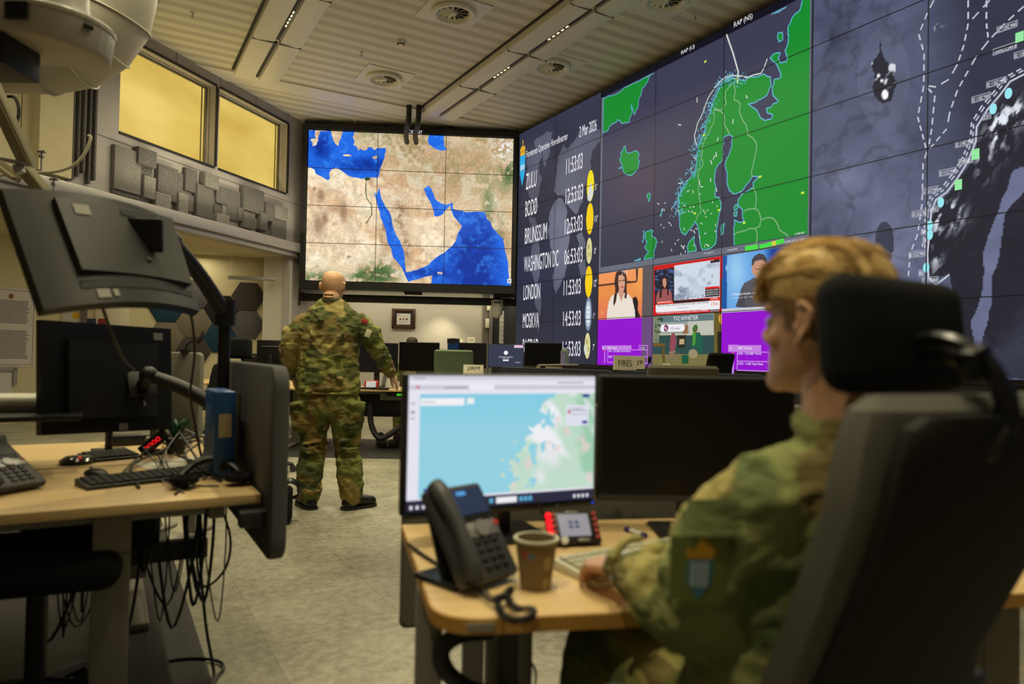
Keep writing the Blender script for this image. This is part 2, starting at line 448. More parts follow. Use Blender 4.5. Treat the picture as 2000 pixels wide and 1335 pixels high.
def blind_nodes(nt, b):
    tc = nt.nodes.new('ShaderNodeTexCoord'); mp = nt.nodes.new('ShaderNodeMapping'); mp.inputs['Scale'].default_value = (.5, 1, 1.2)
    nt.links.new(tc.outputs['Object'], mp.inputs['Vector'])
    n = nt.nodes.new('ShaderNodeTexNoise'); n.inputs['Scale'].default_value = 1.2; n.inputs['Detail'].default_value = 2; nt.links.new(mp.outputs[0], n.inputs['Vector'])
    r = nt.nodes.new('ShaderNodeValToRGB'); e = r.color_ramp.elements
    e[0].position = .35; e[0].color = (*lin((206, 172, 74)), 1); e[1].position = .7; e[1].color = (*lin((236, 208, 110)), 1)
    nt.links.new(n.outputs['Fac'], r.inputs['Fac']); nt.links.new(r.outputs['Color'], b.inputs['Emission Color']); b.inputs['Emission Strength'].default_value = 0.92
    b.inputs['Base Color'].default_value = (0.1, 0.08, 0.03, 1)
M_blind = node_mat('lit_yellow_blind', blind_nodes)
for i, (a, b) in enumerate(((a1, b1), (a2, b2))):
    o = struct(lw(MB().span((a, -0.012, ZS - .03), (b, 0.0, ZS)).span((a, -.03, ZT), (b, 0, ZT + .03)).span((b - .0, -.03, ZS), (b + .03, 0, ZT)).build('window_%d' % (i + 1), M_black, smooth=False)))
    MB().span((a - .02, .10, ZS - .02), (a, .26, ZT)).span((b, .10, ZS), (b + .02, .26, ZT)).span((a, .10, ZT), (b, .26, ZT + .02)).span((a, .10, ZS - .02), (b, .26, ZS)).build('reveal', M_wall, o, False)
    MB().span((a + .01, .18, ZS + .0), (b - .03, .20, ZT - .02)).build('blind', M_blind, o, False)
    MB().span((b - .035, .15, ZS), (b, .2, ZT)).span((a, .15, ZS), (a + .015, .2, ZT)).span((a, .15, ZT - .03), (b, .2, ZT)).span((b - .10, .165, ZS), (b - .085, .178, ZT)).build('window_frame', mat('grey_aluminium', (120, 116, 104), .5, .3), o, False)
# thin joints of the wall boards
j = MB()
for px in (342, 429, 500, 563): 
    X = LW.px(px, 200)[0]; j.span((X - .004, -.003, ZT + .03), (X + .004, 0, CEIL))
j.span((x_l, -.003, ZS - .14), (x_r, 0, ZS - .13))
struct(lw(j.build('trim_1', mat('joint_grey', (110, 106, 104), .8), smooth=False)))
# ledge, soffit of the recess, set-back lower walls, return wall
xl2 = -9.5; LZ = 2.85
struct(lw(MB().span((xl2, -.16, LZ + .07), (x_r, 0.0, LZ + .23), .01).span((xl2, -.10, LZ - .01), (x_r, 0.0, LZ + .07), .005).build('trim_ledge', M_ledge)))
struct(lw(MB().span((xl2, 0, LZ), (x_r - .3, 4.2, LZ + .1)).build('ceiling', M_cream, smooth=False)))
H_AX = Vector((math.sin(math.radians(68)), math.cos(math.radians(68)), 0)); H_P = Vector((-4.19, 12.75, 0)); H_RZ = math.atan2(H_AX.y, H_AX.x)
LW2 = Plane(None, H_P, H_AX)
def hw(o): o.location = H_P; o.rotation_euler = (0, 0, H_RZ); return o
struct(hw(MB().span((-3.5, 0, 0), (.03, .1, LZ)).build('wall_left', M_cream, smooth=False)))
L3_P = H_P - H_AX * 3.5
LW3 = Plane(None, L3_P, LW_AX)
def lw3(o): o.location = L3_P; o.rotation_euler = (0, 0, LW_RZ); return o
struct(lw3(MB().span((-12, 0, 0), (0, .1, LZ)).build('wall_left', M_cream, smooth=False)))
xr = LW.px(566, 560)[0]
struct(lw(MB().span((xr, 0, 0), (xr + .06, .55, LZ)).build('wall_left', M_white, smooth=False)))
# cream bulkhead and pier left of the windows
struct(lw(MB().span((-13, 0.05, LZ), (x_l - .3, .17, CEIL)).build('wall_left', M_cream, smooth=False)))
struct(lw(MB().span((x_l - .75, -.06, LZ + .3), (x_l - .36, .1, CEIL)).span((x_l - .79, -.09, LZ + .3), (x_l - .73, .05, CEIL)).build('trim_pier', M_cream, smooth=False)))
bs = MB()
for k in range(9): X = x_l - .9 - k * .45; bs.span((X, .044, 2.95), (X + .008, .052, CEIL))
struct(lw(bs.build('trim_2', mat('seam_brown', (120, 110, 84), .8), smooth=False)))
# back wall
HI = 0.0789
IW_AX = Vector((math.cos(HI), math.sin(HI), 0)); IW_P = Vector((-3.673, 12.325, 0)); IN = Vector((0, 0, 1)).cross(IW_AX)
def iw(o, back=0.0): o.location = IW_P + IN * back; o.rotation_euler = (0, 0, HI); return o
struct(iw(MB().span((-.8, .95, 0), (5.2, 1.07, CEIL)).build('wall_back', M_wall, smooth=False)))
BW = Plane(None, IW_P + IN * .95, IW_AX)
x0 = BW.px(943, 600)[0]
struct(iw(MB().span((x0, .90, 0), (x0 + .12, .96, 3.0)).build('trim_3', mat('grey_edge', (112, 108, 100), .7), smooth=False)))
struct(iw(MB().span((x0 + .12, .88, 0), (5.2, .96, CEIL)).build('wall_back', M_dkwall, smooth=False)))
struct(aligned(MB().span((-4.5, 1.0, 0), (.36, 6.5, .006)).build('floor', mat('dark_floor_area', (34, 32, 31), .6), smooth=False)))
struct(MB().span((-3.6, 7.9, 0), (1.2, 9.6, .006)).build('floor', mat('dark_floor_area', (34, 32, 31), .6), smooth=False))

# ------------------------------------------------------------------ things on the left wall
def felt(name, rgb): return mat(name, rgb, .95, var=.35, vscale=70, bump=.5, bscale=180, detail=6, spec=.1)
M_felt = felt('grey_felt', (104, 102, 102)); M_felt2 = felt('light_felt', (128, 126, 124))
rel = lw(thing('acoustic_relief', 'relief of overlapping grey felt blocks of uneven depth below the yellow gallery windows', 'wall relief'))
BL = [(215,290,268,375,.07),(258,292,294,325,.11),(270,322,292,352,.05),(270,345,293,388,.10),(215,370,268,384,.04),(300,325,338,392,.08),(292,378,322,412,.11),
(322,388,334,410,.04),(338,338,352,395,.05),(337,378,356,418,.11),(355,330,378,375,.07),(352,380,372,412,.06),(388,340,415,368,.12),(374,363,406,425,.10),(414,365,437,398,.08),
(412,418,437,445,.11),(414,398,428,416,.04),(436,372,462,430,.07),(428,400,464,430,.06),(466,368,506,415,.10),(464,415,486,447,.12),(440,428,462,446,.04),(510,396,525,432,.10),
(498,415,512,450,.12),(526,403,552,430,.11),(522,430,550,475,.10),(502,447,520,470,.06),(486,425,498,445,.04),(406,372,416,400,.05),(456,405,468,432,.09)]
for i, (xa, ya, xb, yb, dp) in enumerate(BL):
    xm = (xa + xb) / 2; p0 = LW.px(xa, (ya + yb) / 2)[0]; p1 = LW.px(xb, (ya + yb) / 2)[0]; z1 = LW.px(xm, ya)[1]; z0 = LW.px(xm, yb)[1]
    MB().span((p0, -dp, z0), (p1, -.001, z1), .008).build('felt_block', M_felt if i % 3 else M_felt2, rel)
rel2 = lw(thing('acoustic_relief', 'upright dark felt strips seen edge-on beside the cream pier', 'wall relief'))
for i in range(6):
    X = x_l - .34 + i * .05; MB().span((X, -.04 - .025 * (i % 3), 3.15 + .05 * (i % 4)), (X + .03, -.002, 4.95 - .22 * (i % 3)), .005).build('felt_strip', M_felt, rel2)
RH = (LW2.px(519, 579)[0] - LW2.px(451, 579)[0]) / 2
M_hb = felt('petrol_felt', (38, 66, 84)); M_hk = felt('charcoal_felt', (42, 40, 42)); M_hg = felt('brown_grey_felt', (72, 68, 66)); M_hbeige = felt('taupe_felt', (120, 112, 98)); M_hmix = felt('mottled_felt', (92, 90, 94))
HX, HZ = LW2.px(485, 579)
def hexcell(i, jj, m, label):                  # column i (leftward), row jj (down)
    dx = RH * 1.5 * i; dz = RH * math.sqrt(3) * (jj + (0.5 if i % 2 else 0))
    X, Z = HX - dx, HZ - dz
    t = MB().prism([((RH - .006) * math.cos(math.radians(60 * k)), (RH - .006) * math.sin(math.radians(60 * k))) for k in range(6)], 0, .025, Matrix.Rotation(math.radians(90), 4, 'X'), .004)
    o = t.build('hexagonal_panel', m, angle=60); o.location = H_P - LW2.n * 0.002 + H_AX * X + Vector((0, 0, Z)); o.rotation_euler = (0, 0, H_RZ)
    tag(o, label, 'wall panel', 'hexagonal felt panels on the cream wall')
hexcell(0, 0, M_hg, 'brown-grey hexagonal wall panel, topmost of the right column under the hanging lamp')
hexcell(0, 1, M_hmix, 'mottled grey hexagonal wall panel at the lower right of the group')
hexcell(1, 0, M_hk, 'black hexagonal wall panel behind the monitor arm joint')
hexcell(1, 1, M_hb, 'petrol blue hexagonal wall panel below the black one')
hexcell(2, 0, M_hmix, 'mottled grey hexagonal wall panel just right of the raised curved monitor')
hexcell(2, 1, M_hbeige, 'taupe hexagonal wall panel between the two blue ones')
hexcell(2, 2, M_hg, 'dark grey hexagonal wall panel low above the grey partition')
hexcell(3, 0, M_hb, 'petrol blue hexagonal wall panel below the raised curved monitor')
hexcell(3, 1, M_hbeige, 'taupe hexagonal wall panel, lowest at the left of the group')
# poster, cupboard door, notices on the lower wall
def on_wall2(name, x0, y0, x1, y1, m, depth=.006, off=0.0, P=None):
    LW2 = P or LW3
    ym = (y0 + y1) / 2; X0 = LW2.px(x0, ym)[0]; X1 = LW2.px(x1, ym)[0]; xm = (x0 + x1) / 2; Z1 = LW2.px(xm, y0)[1]; Z0 = LW2.px(xm, y1)[1]
    return MB().span((X0, -depth - off, Z0), (X1, -off - .0005, Z1)), X0, X1, Z0, Z1
lw2 = lw3
M_paper = mat('paper', (206, 202, 200), .9); M_ink = mat('grey_print', (96, 92, 96), .9); M_red = mat('red_print', (150, 40, 38), .7)
b_, X0, X1, Z0, Z1 = on_wall2('poster', -40, 561, 68, 716, M_paper)
po = lw2(b_.build('poster', M_paper, smooth=False)); tag(po, 'large printed notice with a red border and columns of small text on the cream wall', 'poster')
r = MB(); t_ = MB()
for (a, b, c, d) in ((X0 + .03, Z0 + .03, X1 - .03, Z0 + .036), (X0 + .03, Z1 - .036, X1 - .03, Z1 - .03), (X1 - .036, Z0 + .03, X1 - .03, Z1 - .03)): r.span((a, -.008, b), (c, -.006, d))
r.build('border', M_red, po, False)
R_ = random.Random(3); z = Z1 - .2
while z > Z0 + .08:
    if int((z - Z0) * 9) % 5: t_.span((X0 + .1, -.0075, z), (X1 - .1 - R_.random() * .06, -.006, z + .009))
    z -= .02
t_.build('print', M_ink, po, False)
MB().cyl((X0 + .45, -.009, Z1 - .13), (X0 + .45, -.006, Z1 - .13), .04).build('seal', mat('seal_brown', (140, 80, 30), .7), po)
b_, X0, X1, Z0, Z1 = on_wall2('d', 186, 520, 253, 700, M_cream, .02, 0, LW2)
dr = hw(MB().span((X0, -.025, .0), (X1, -.0005, 2.1), .004).build('door_1', mat('door_cream', (205, 196, 172), .6))); struct(dr)
MB().cyl((X1 - .07, -.05, 1.35), (X1 - .07, -.05, 1.5), .012).build('door_handle', M_ledge, dr)
b_, *_q = on_wall2('n', 122, 597, 158, 632, M_paper, .004, .002, LW2); o = hw(b_.build('notice_sheet', M_paper, smooth=False)); tag(o, 'small white notice with a yellow round sticker on the cream door', 'notice')
X0, X1, Z0, Z1 = _q; MB().cyl((X1 - .07, -.0085, Z0 + .14), (X1 - .07, -.0065, Z0 + .14), .06).build('sticker', mat('yellow_sticker', (226, 178, 40), .6), o)
for xa, xb, cc, nm in ((170, 188, (34, 44, 80), 'dark blue'), (192, 208, (130, 34, 36), 'red')):
    b_, *_q = on_wall2('n', xa, 622, xb, 640, M_paper, .004, .026, LW2); o = hw(b_.build('sticker', mat(nm + '_sticker', cc, .6), smooth=False)); tag(o, nm + ' square sticker on the cream door, just above the lower black monitor', 'sticker')
b_, X0, X1, Z0, Z1 = on_wall2('n', 159, 500, 171, 700, M_paper, .05, 0, LW2); struct(hw(MB().span((X0, -.05, 0), (X1, -.001, 2.4)).build('trim_4', mat('mauve_strip', (112, 98, 100), .8), smooth=False)))
b_, X0, X1, Z0, Z1 = on_wall2('rail', -30, 718, 30, 724, M_ledge, .03, .02)
rl = lw2(b_.span((X1 - .06, -.05, Z0 - .22), (X1, -.02, Z1)).build('whiteboard', M_ledge, smooth=False)); tag(rl, 'grey aluminium frame corner of a wall board below the printed notice', 'frame')
MB().span((X0, -.02, Z0 - .6), (X1 - .04, -.001, Z0)).build('board', M_paper, rl, False)
# hanging linear lamp before the hexagons
lp = thing('linear_lamp', 'slim grey switched-off pendant bar hanging above the hexagonal panels', 'lamp', LW_P + LW_AX * 0, LW_RZ)
LM = Plane(None, H_P - Vector((0, 0, 1)).cross(H_AX) * .5, H_AX)
lp.location = LM.P0; lp.rotation_euler = (0, 0, H_RZ)
A = LM.px(445, 541); B = LM.px(537, 554)
MB().span((A[0], -.03, A[1] - .03), (B[0], .03, A[1] + .03), .006).build('housing', M_ledge, lp)
for q in (.08, .94):
    X = A[0] * (1 - q) + B[0] * q; MB().cyl((X, 0, A[1] + .03), (X, 0, LZ), .004, n=6).build('wire', M_ledge, lp)

# ------------------------------------------------------------------ ceiling fittings
for bx, y0, y1, lab in ((1.52, 4.2, 10.93, 'white ceiling beam unit over the left side, nearer the gallery windows'), (4.48, 4.2, 10.93, 'white ceiling beam unit running alongside the video wall')):
    t = aligned(thing('ceiling_beam', lab, 'ceiling light', RF(bx, 0, CEIL), 0)); W_ = .62
    prof = [(0, -.001), (0, -.10), (.06, -.115), (.27, -.10), (.27, -.06), (.35, -.06), (.35, -.10), (.56, -.115), (.62, -.10), (.62, -.001)]
    me = MB(); me.loft([[(x, y, z) for x, z in prof] for y in (y0, y1)], True).build('housing', M_beam, t, angle=20)
    ss = MB(); dd = MB(); L = 0
    y = y1 - .1; k = 0
    while y > y0 + .5:
        e = y - 1.45; ss.span((.293, e + .1, -.085), (.327, y, -.062)); 
        if k > 0:
            for q in range(5): dd.span((.302, e + .55 + q * .1, -.09), (.318, e + .60 + q * .1, -.084))
        y = e; k += 1
    ss.build('slot', M_black, t, False)
    dd.build('lens_row', glow('lens_glow', (255, 236, 190), 1.6), t, False)
    jn = MB(); y = y1 - 1.5
    while y > y0: jn.span((-.001, y, -.118), (.28, y + .008, -.0)); jn.span((.34, y, -.118), (.621, y + .008, -.0)); y -= 1.45
    jn.build('joint', mat('joint_grey', (110, 106, 104), .8), t, False)
    MB().span((-.035, y0, -.012), (-.002, y1, .0)).build('shadow_gap_trim', M_black, t, False)
def diffuser(x, y, lab):
    t = aligned(thing('ceiling_diffuser', lab, 'ceiling vent', RF(x, y, CEIL), 0, 'round ceiling air diffusers'))
    MB().span((-.36, -.36, -.012), (.36, .36, -.0005), .003).build('plate', M_beam, t, False)
    MB().lathe([(.26, -.012), (.27, -.04), (.25, -.062), (.215, -.06), (.18, -.02), (.17, .0)]).build('rim', M_beam, t)
    MB().cyl((0, 0, -.014), (0, 0, -.013), .185, n=28).build('core', mat('diffuser_dark', (70, 66, 56), .8), t)
    v = MB()
    for k in range(12):
        a = k * math.pi / 6; R = Matrix.Rotation(a, 3, 'Z') @ Matrix.Rotation(.7, 3, 'X')
        v.box((math.cos(a) * .105, math.sin(a) * .105, -.028), (.15, .035, .003), 0, R)
    v.build('vane', M_beam, t, False)
    MB().lathe([(0, -.05), (.035, -.045), (.045, -.02), (.045, -.012)], n=16).build('hub', M_beam, t)
diffuser(3.5, 10.0, 'round ceiling diffuser nearest above the incident screen')
diffuser(3.51, 7.6, 'round ceiling diffuser at the top centre of the photo, left of the long beam')
diffuser(5.37, 8.28, 'round ceiling diffuser between the long beam and the video wall')
diffuser(5.45, 6.03, 'round ceiling diffuser cut by the top edge of the photo')
sd = aligned(thing('smoke_detector', 'small white round smoke detector on the slatted ceiling', 'smoke detector', RF(3.27, 8.72, CEIL)))
MB().lathe([(0, -.055), (.03, -.055), (.035, -.04), (.06, -.035), (.068, -.012), (.07, 0)]).build('body', M_beam, sd)
MB().lathe([(.036, -.046), (.052, -.044), (.052, -.038), (.036, -.038)]).build('vent_ring', mat('diffuser_dark', (70, 66, 56), .8), sd)
for (px, py, lab) in ((706, 103, 'small ceiling sprinkler left of the smoke detector'), (1358, 27, 'small ceiling sprinkler near the top of the video wall'), (693, 236, 'small ceiling sprinkler above the top left of the incident screen'), (376, 25, 'small ceiling sprinkler above the first gallery window')):
    P = atZ(px, py, CEIL); t = thing('sprinkler', lab, 'sprinkler', P, 0, 'ceiling sprinklers')
    MB().cyl((0, 0, 0), (0, 0, -.012), .03).build('rose', M_beam, t); MB().cyl((0, 0, -.012), (0, 0, -.06), .008).cyl((0, 0, -.06), (0, 0, -.064), .02).build('head', M_ledge, t)
for (px, nm) in ((793, 'left'), (812, 'right')):
    A = atZ(px + 6, 206, CEIL); B = atY(px - 12, 232, A.y + .45)
    tag(MB().tube([(A.x, A.y, CEIL), (A.x, A.y, CEIL - .18), (A.x - .03, A.y + .1, CEIL - .3), (A.x - .12, A.y + .5, CEIL - .34), (A.x - .16, A.y + .9, CEIL - .35)], .045, 12).build('cable_conduit', M_black), 'thick black bent conduit coming down above the incident screen, the %s one of two' % nm, 'conduit', 'bent black conduits over the incident screen')

# ------------------------------------------------------------------ duct, projector, steel braces (upper left)
dt = thing('air_duct', 'large segmented sheet-metal elbow duct hanging below the ceiling at upper left', 'duct', atY(100, -20, 5.6))
Rm, rr_ = .56, .275; el = MB(); seams = MB(); tp = MB()
path = [(Rm, 0, 1.1), (Rm, 0, 0)] + [(Rm * math.cos(a), 0, -Rm * math.sin(a)) for a in [math.radians(q) for q in (22.5, 45, 67.5, 90)]] + [(-.5, 0, -Rm), (-1.5, 0, -Rm)]
def ringpts(p, d, r, n=32):
    d = Vector(d).normalized(); s_ = Vector((0, 1, 0)); w_ = d.cross(s_); return [Vector(p) + r * (s_ * math.cos(2 * math.pi * k / n) + w_ * math.sin(2 * math.pi * k / n)) for k in range(n)]
dirs = [(0, 0, -1)] + [(-math.sin(math.radians(q)), 0, -math.cos(math.radians(q))) for q in (0, 22.5, 45, 67.5, 90)] + [(-1, 0, 0), (-1, 0, 0)]
el.loft([ringpts(p, d, rr_) for p, d in zip(path, dirs)]).build('elbow', M_steel, dt, angle=50)
for p, d in list(zip(path, dirs))[1:7]:
    q = ringpts(p, d, rr_ + .008); MB().tube(q + [q[0]], .008, 6, smooth=False).build('seam_ring', M_steel, dt)
seams.bm.free()
M_mesh = mat('flashing_tape', (214, 212, 218), .4)
a_, b2_ = math.radians(27), math.radians(40)
rings = []
for q in (math.radians(28), math.radians(32)):
    pass
MB().loft([[Vector((Rm * math.cos(q), 0, -Rm * math.sin(q))) + (rr_ + .003) * (Vector((0, 1, 0)) * math.cos(t) + Vector((math.cos(q), 0, -math.sin(q))) * math.sin(t)) for t in np.linspace(math.radians(195), math.radians(250), 6)] for q in np.linspace(math.radians(24), math.radians(43), 3)], False).build('tape_patch', M_mesh, dt)
pj_ = thing('projector', 'big pale ceiling projector with rounded housing and black lens box at the top left corner', 'projector', atY(80, 50, 2.4))
S_ = 2.4 / F_PX
def pxl(x, y, dy=0): return Vector(((x - 80) * S_, dy, -(y - 50) * S_))
M_proj = mat('pale_projector_shell', (188, 184, 172), .4)
body = MB(); outl = []
for q in np.linspace(-90, 90, 14): outl.append((.06 + .165 * math.cos(math.radians(q)), .155 * math.sin(math.radians(q)) + .02))
outl += [(-.3, .175), (-.3, -.135)]
body.prism(outl, -.085, .045, Matrix.Rotation(math.radians(7), 4, 'Y'), .022).build('housing', M_proj, pj_, angle=50)
MB().prism([(x * 1.012, y * 1.012) for x, y in outl], .018, .03, Matrix.Rotation(math.radians(7), 4, 'Y')).build('trim_band', mat('pale_band', (205, 200, 186), .3), pj_)
MB().lathe([(.105, .03), (.1, .05), (.088, .08), (.088, .5)], Matrix.Translation((.05, .02, 0))).build('mount_column', M_proj, pj_)
v = MB()
for k in range(6): v.span((-.02, -.152, -.045 + k * .01), (.055, -.138, -.041 + k * .01))
v.build('vent_grille', M_dark, pj_, False)
MB().span((-.3, -.13, -.185), (-.03, .05, -.08), .006).build('lens_box', M_blackp, pj_)
MB().box((.205, -.065, -.03), (.012, .03, .018), .003, Matrix.Rotation(-.6, 3, 'Z')).build('sensor', M_blackp, pj_)
br = thing('steel_frame', 'pale diagonal steel channels and brackets of a ceiling frame beside the duct', 'steel frame', (0, 0, 0))
M_st = mat('cream_steel', (160, 152, 122), .6)
def bar(mb, A, B, w_, h_):
    A, B = Vector(A), Vector(B); d = B - A; q = d.to_track_quat('X', 'Z').to_matrix(); mb.box((A + B) / 2, (d.length, w_, h_), .004, q)
for (p, q, Y1, Y2, ww) in (((-70, 60), (52, 322), 4.2, 4.6, .11), ((38, 322), (100, 400), 4.8, 5.0, .12), ((-40, 300), (30, 350), 4.9, 4.9, .06)):
    m_ = MB(); bar(m_, atY(*p, Y1), atY(*q, Y2), ww, .03); bar(m_, atY(p[0] + 12, p[1], Y1), atY(q[0] + 12, q[1], Y2), .012, .07); m_.build('channel', M_st, br)
m_ = MB(); bar(m_, atY(8, 312, 4.6), atY(60, 322, 4.6), .08, .02); bar(m_, atY(35, 322, 4.6), atY(40, 338, 4.6), .05, .05); m_.build('bracket', M_ledge, br)
tag(MB().tube([atY(*p, 5.4) for p in ((-10, 345), (40, 336), (100, 336), (140, 325), (165, 300), (177, 270), (172, 265))], .012, 8).build('hose', mat('white_hose', (190, 184, 160), .5)), 'thin white hose curving below the duct', 'hose')
for (px, y0, y1, lab) in ((81, 296, 336, 'upper'), (105, 350, 380, 'lower')):
    t = bpy.data.objects.new('rod_clamp', None); COL.objects.link(t); t.parent = br; t.location = atY(px, (y0 + y1) / 2, 6.2)
    h = (y1 - y0) * 6.2 / F_PX / 2
    MB().cyl((0, 0, -h), (0, 0, h), .008, n=8).build('rod', M_ledge, t); MB().box((0, 0, h), (.07, .03, .02), .003).box((0, 0, h - .04), (.035, .03, .03), .003).build('clamp_head', M_ledge, t)
tag(MB().tube([atY(*p, 5.4) for p in ((5, 190), (28, 190), (37, 215), (32, 245), (26, 270))], .012, 8).build('cable', M_black), 'short black cable looping beside the cream steel channel under the projector', 'cable')
# ================================================================== DISPLAY WALLS
M_pan = mat('display_panel_black', (12, 12, 14), .4)
M_seam = mat('panel_seam', (14, 14, 20), .5)
G_white = glow('screen_white', (236, 236, 242)); G_grey = glow('screen_grey', (120, 126, 146)); G_bar = glow('screen_bar', (104, 108, 122))
G_slate = glow('screen_slate', (58, 58, 82)); G_green = glow('map_green', (22, 138, 48)); G_cyan = glow('coast_cyan', (96, 176, 200)); G_head = glow('screen_header', (16, 16, 30))
G_red = glow('screen_red', (206, 20, 24)); G_yel = glow('screen_yellow', (240, 222, 20)); G_black = glow('screen_black', (10, 10, 12))
G_border = glow('map_border', (120, 170, 120)); G_lime = glow('screen_lime', (70, 220, 70)); G_purple = glow('screen_purple', (146, 6, 206)); G_lilac = glow('screen_lilac', (196, 128, 226))
PW, PH = 1.214, 0.6855
# ---- incident wall
inc = thing('incident_video_wall', 'wall display of twelve panels showing a satellite map of the Middle East with an INCIDENT heading', 'video wall', IW_P, HI)
IP = Plane(inc, IW_P, IW_AX); IZ1 = 3.911 + EYE; IPH = PH * .9722; IZ0 = IZ1 - 4 * IPH; IWd = 3 * PW
MB().span((-.09, .012, IZ0 - .14), (IWd + .07, .34, IZ1 + .085), .01).build('cabinet', M_blackp, inc)
fr = MB()
fr.span((-.10, -.05, IZ0 - .15), (IWd + .08, .02, IZ0 - .015)).span((-.10, -.05, IZ1 + .012), (IWd + .08, .02, IZ1 + .10)).span((-.10, -.05, IZ0 - .02), (-.012, .02, IZ1 + .02)).span((IWd + .012, -.05, IZ0 - .02), (IWd + .08, .02, IZ1 + .02))
fr.build('frame', M_blackp, inc, False)
for k in range(3):
    for r in range(4): MB().span((k * PW + .002, .001, IZ1 - (r + 1) * IPH + .002), ((k + 1) * PW - .002, .011, IZ1 - r * IPH - .002)).build('display_panel', M_pan, inc, False)
def c6(pts, seed=1, amp=.1, it=3): return frac([(560 + x / 3.608, 230 + y / 3.608) for x, y in pts], amp, it, seed)
SEAS = [c6([(150,345),(195,365),(205,395),(255,420),(290,440),(305,425),(300,390),(315,365),(345,350),(385,372),(420,400),(470,418),(530,430),(570,415),(640,425),(655,390),(670,330),(690,270),(698,210),(670,215),(640,212),(620,228),(600,208),(575,205),(565,225),(545,230),(520,215),(505,235),(495,205),(470,190),(478,160),(465,140),(475,90),(400,90),(385,130),(375,160),(365,200),(345,185),(325,140),(310,85),(150,85)], 3, .08),
 c6([(598,475),(610,510),(633,543),(640,520),(655,485),(662,545),(690,615),(735,690),(745,745),(770,820),(800,870),(822,930),(832,1015),(840,1085),(870,1085),(940,1060),(1000,1035),(1050,985),(1110,950),(1150,915),(1190,870),(1200,830),(1235,765),(1205,730),(1170,680),(1155,640),(1155,612),(1130,640),(1100,680),(1060,697),(1040,690),(1030,640),(1010,590),(985,550),(965,500),(1000,478),(1020,500),(1045,570),(1085,600),(1120,612),(1150,605),(1168,593),(1172,640),(1200,650),(1270,665),(1395,665),(1410,710),(1440,740),(1450,775),(1490,820),(1525,850),(1535,920),(1560,1020),(1580,1185),(1590,1260),(1000,1260),(1025,1110),(960,1125),(905,1140),(860,1155),(835,1110),(810,1055),(750,985),(740,930),(710,880),(700,800),(670,720),(655,660),(635,590),(622,545),(600,490)], 5, .05),
 c6([(1005,120),(1110,120),(1110,195),(1130,225),(1100,232),(1065,225),(1040,215),(1000,185),(995,150)], 8, .05)]
ISLES = [c6([(605,270),(645,262),(635,285),(610,290)], 2), c6([(395,258),(450,262),(460,270),(400,268)], 3), c6([(168,150),(205,145),(200,90),(235,90),(225,125),(210,190),(185,200)], 4), c6([(345,90),(380,88),(370,150),(360,200),(340,170),(355,150)], 6), c6([(1062,1085),(1100,1090),(1090,1102),(1065,1098)], 7)]
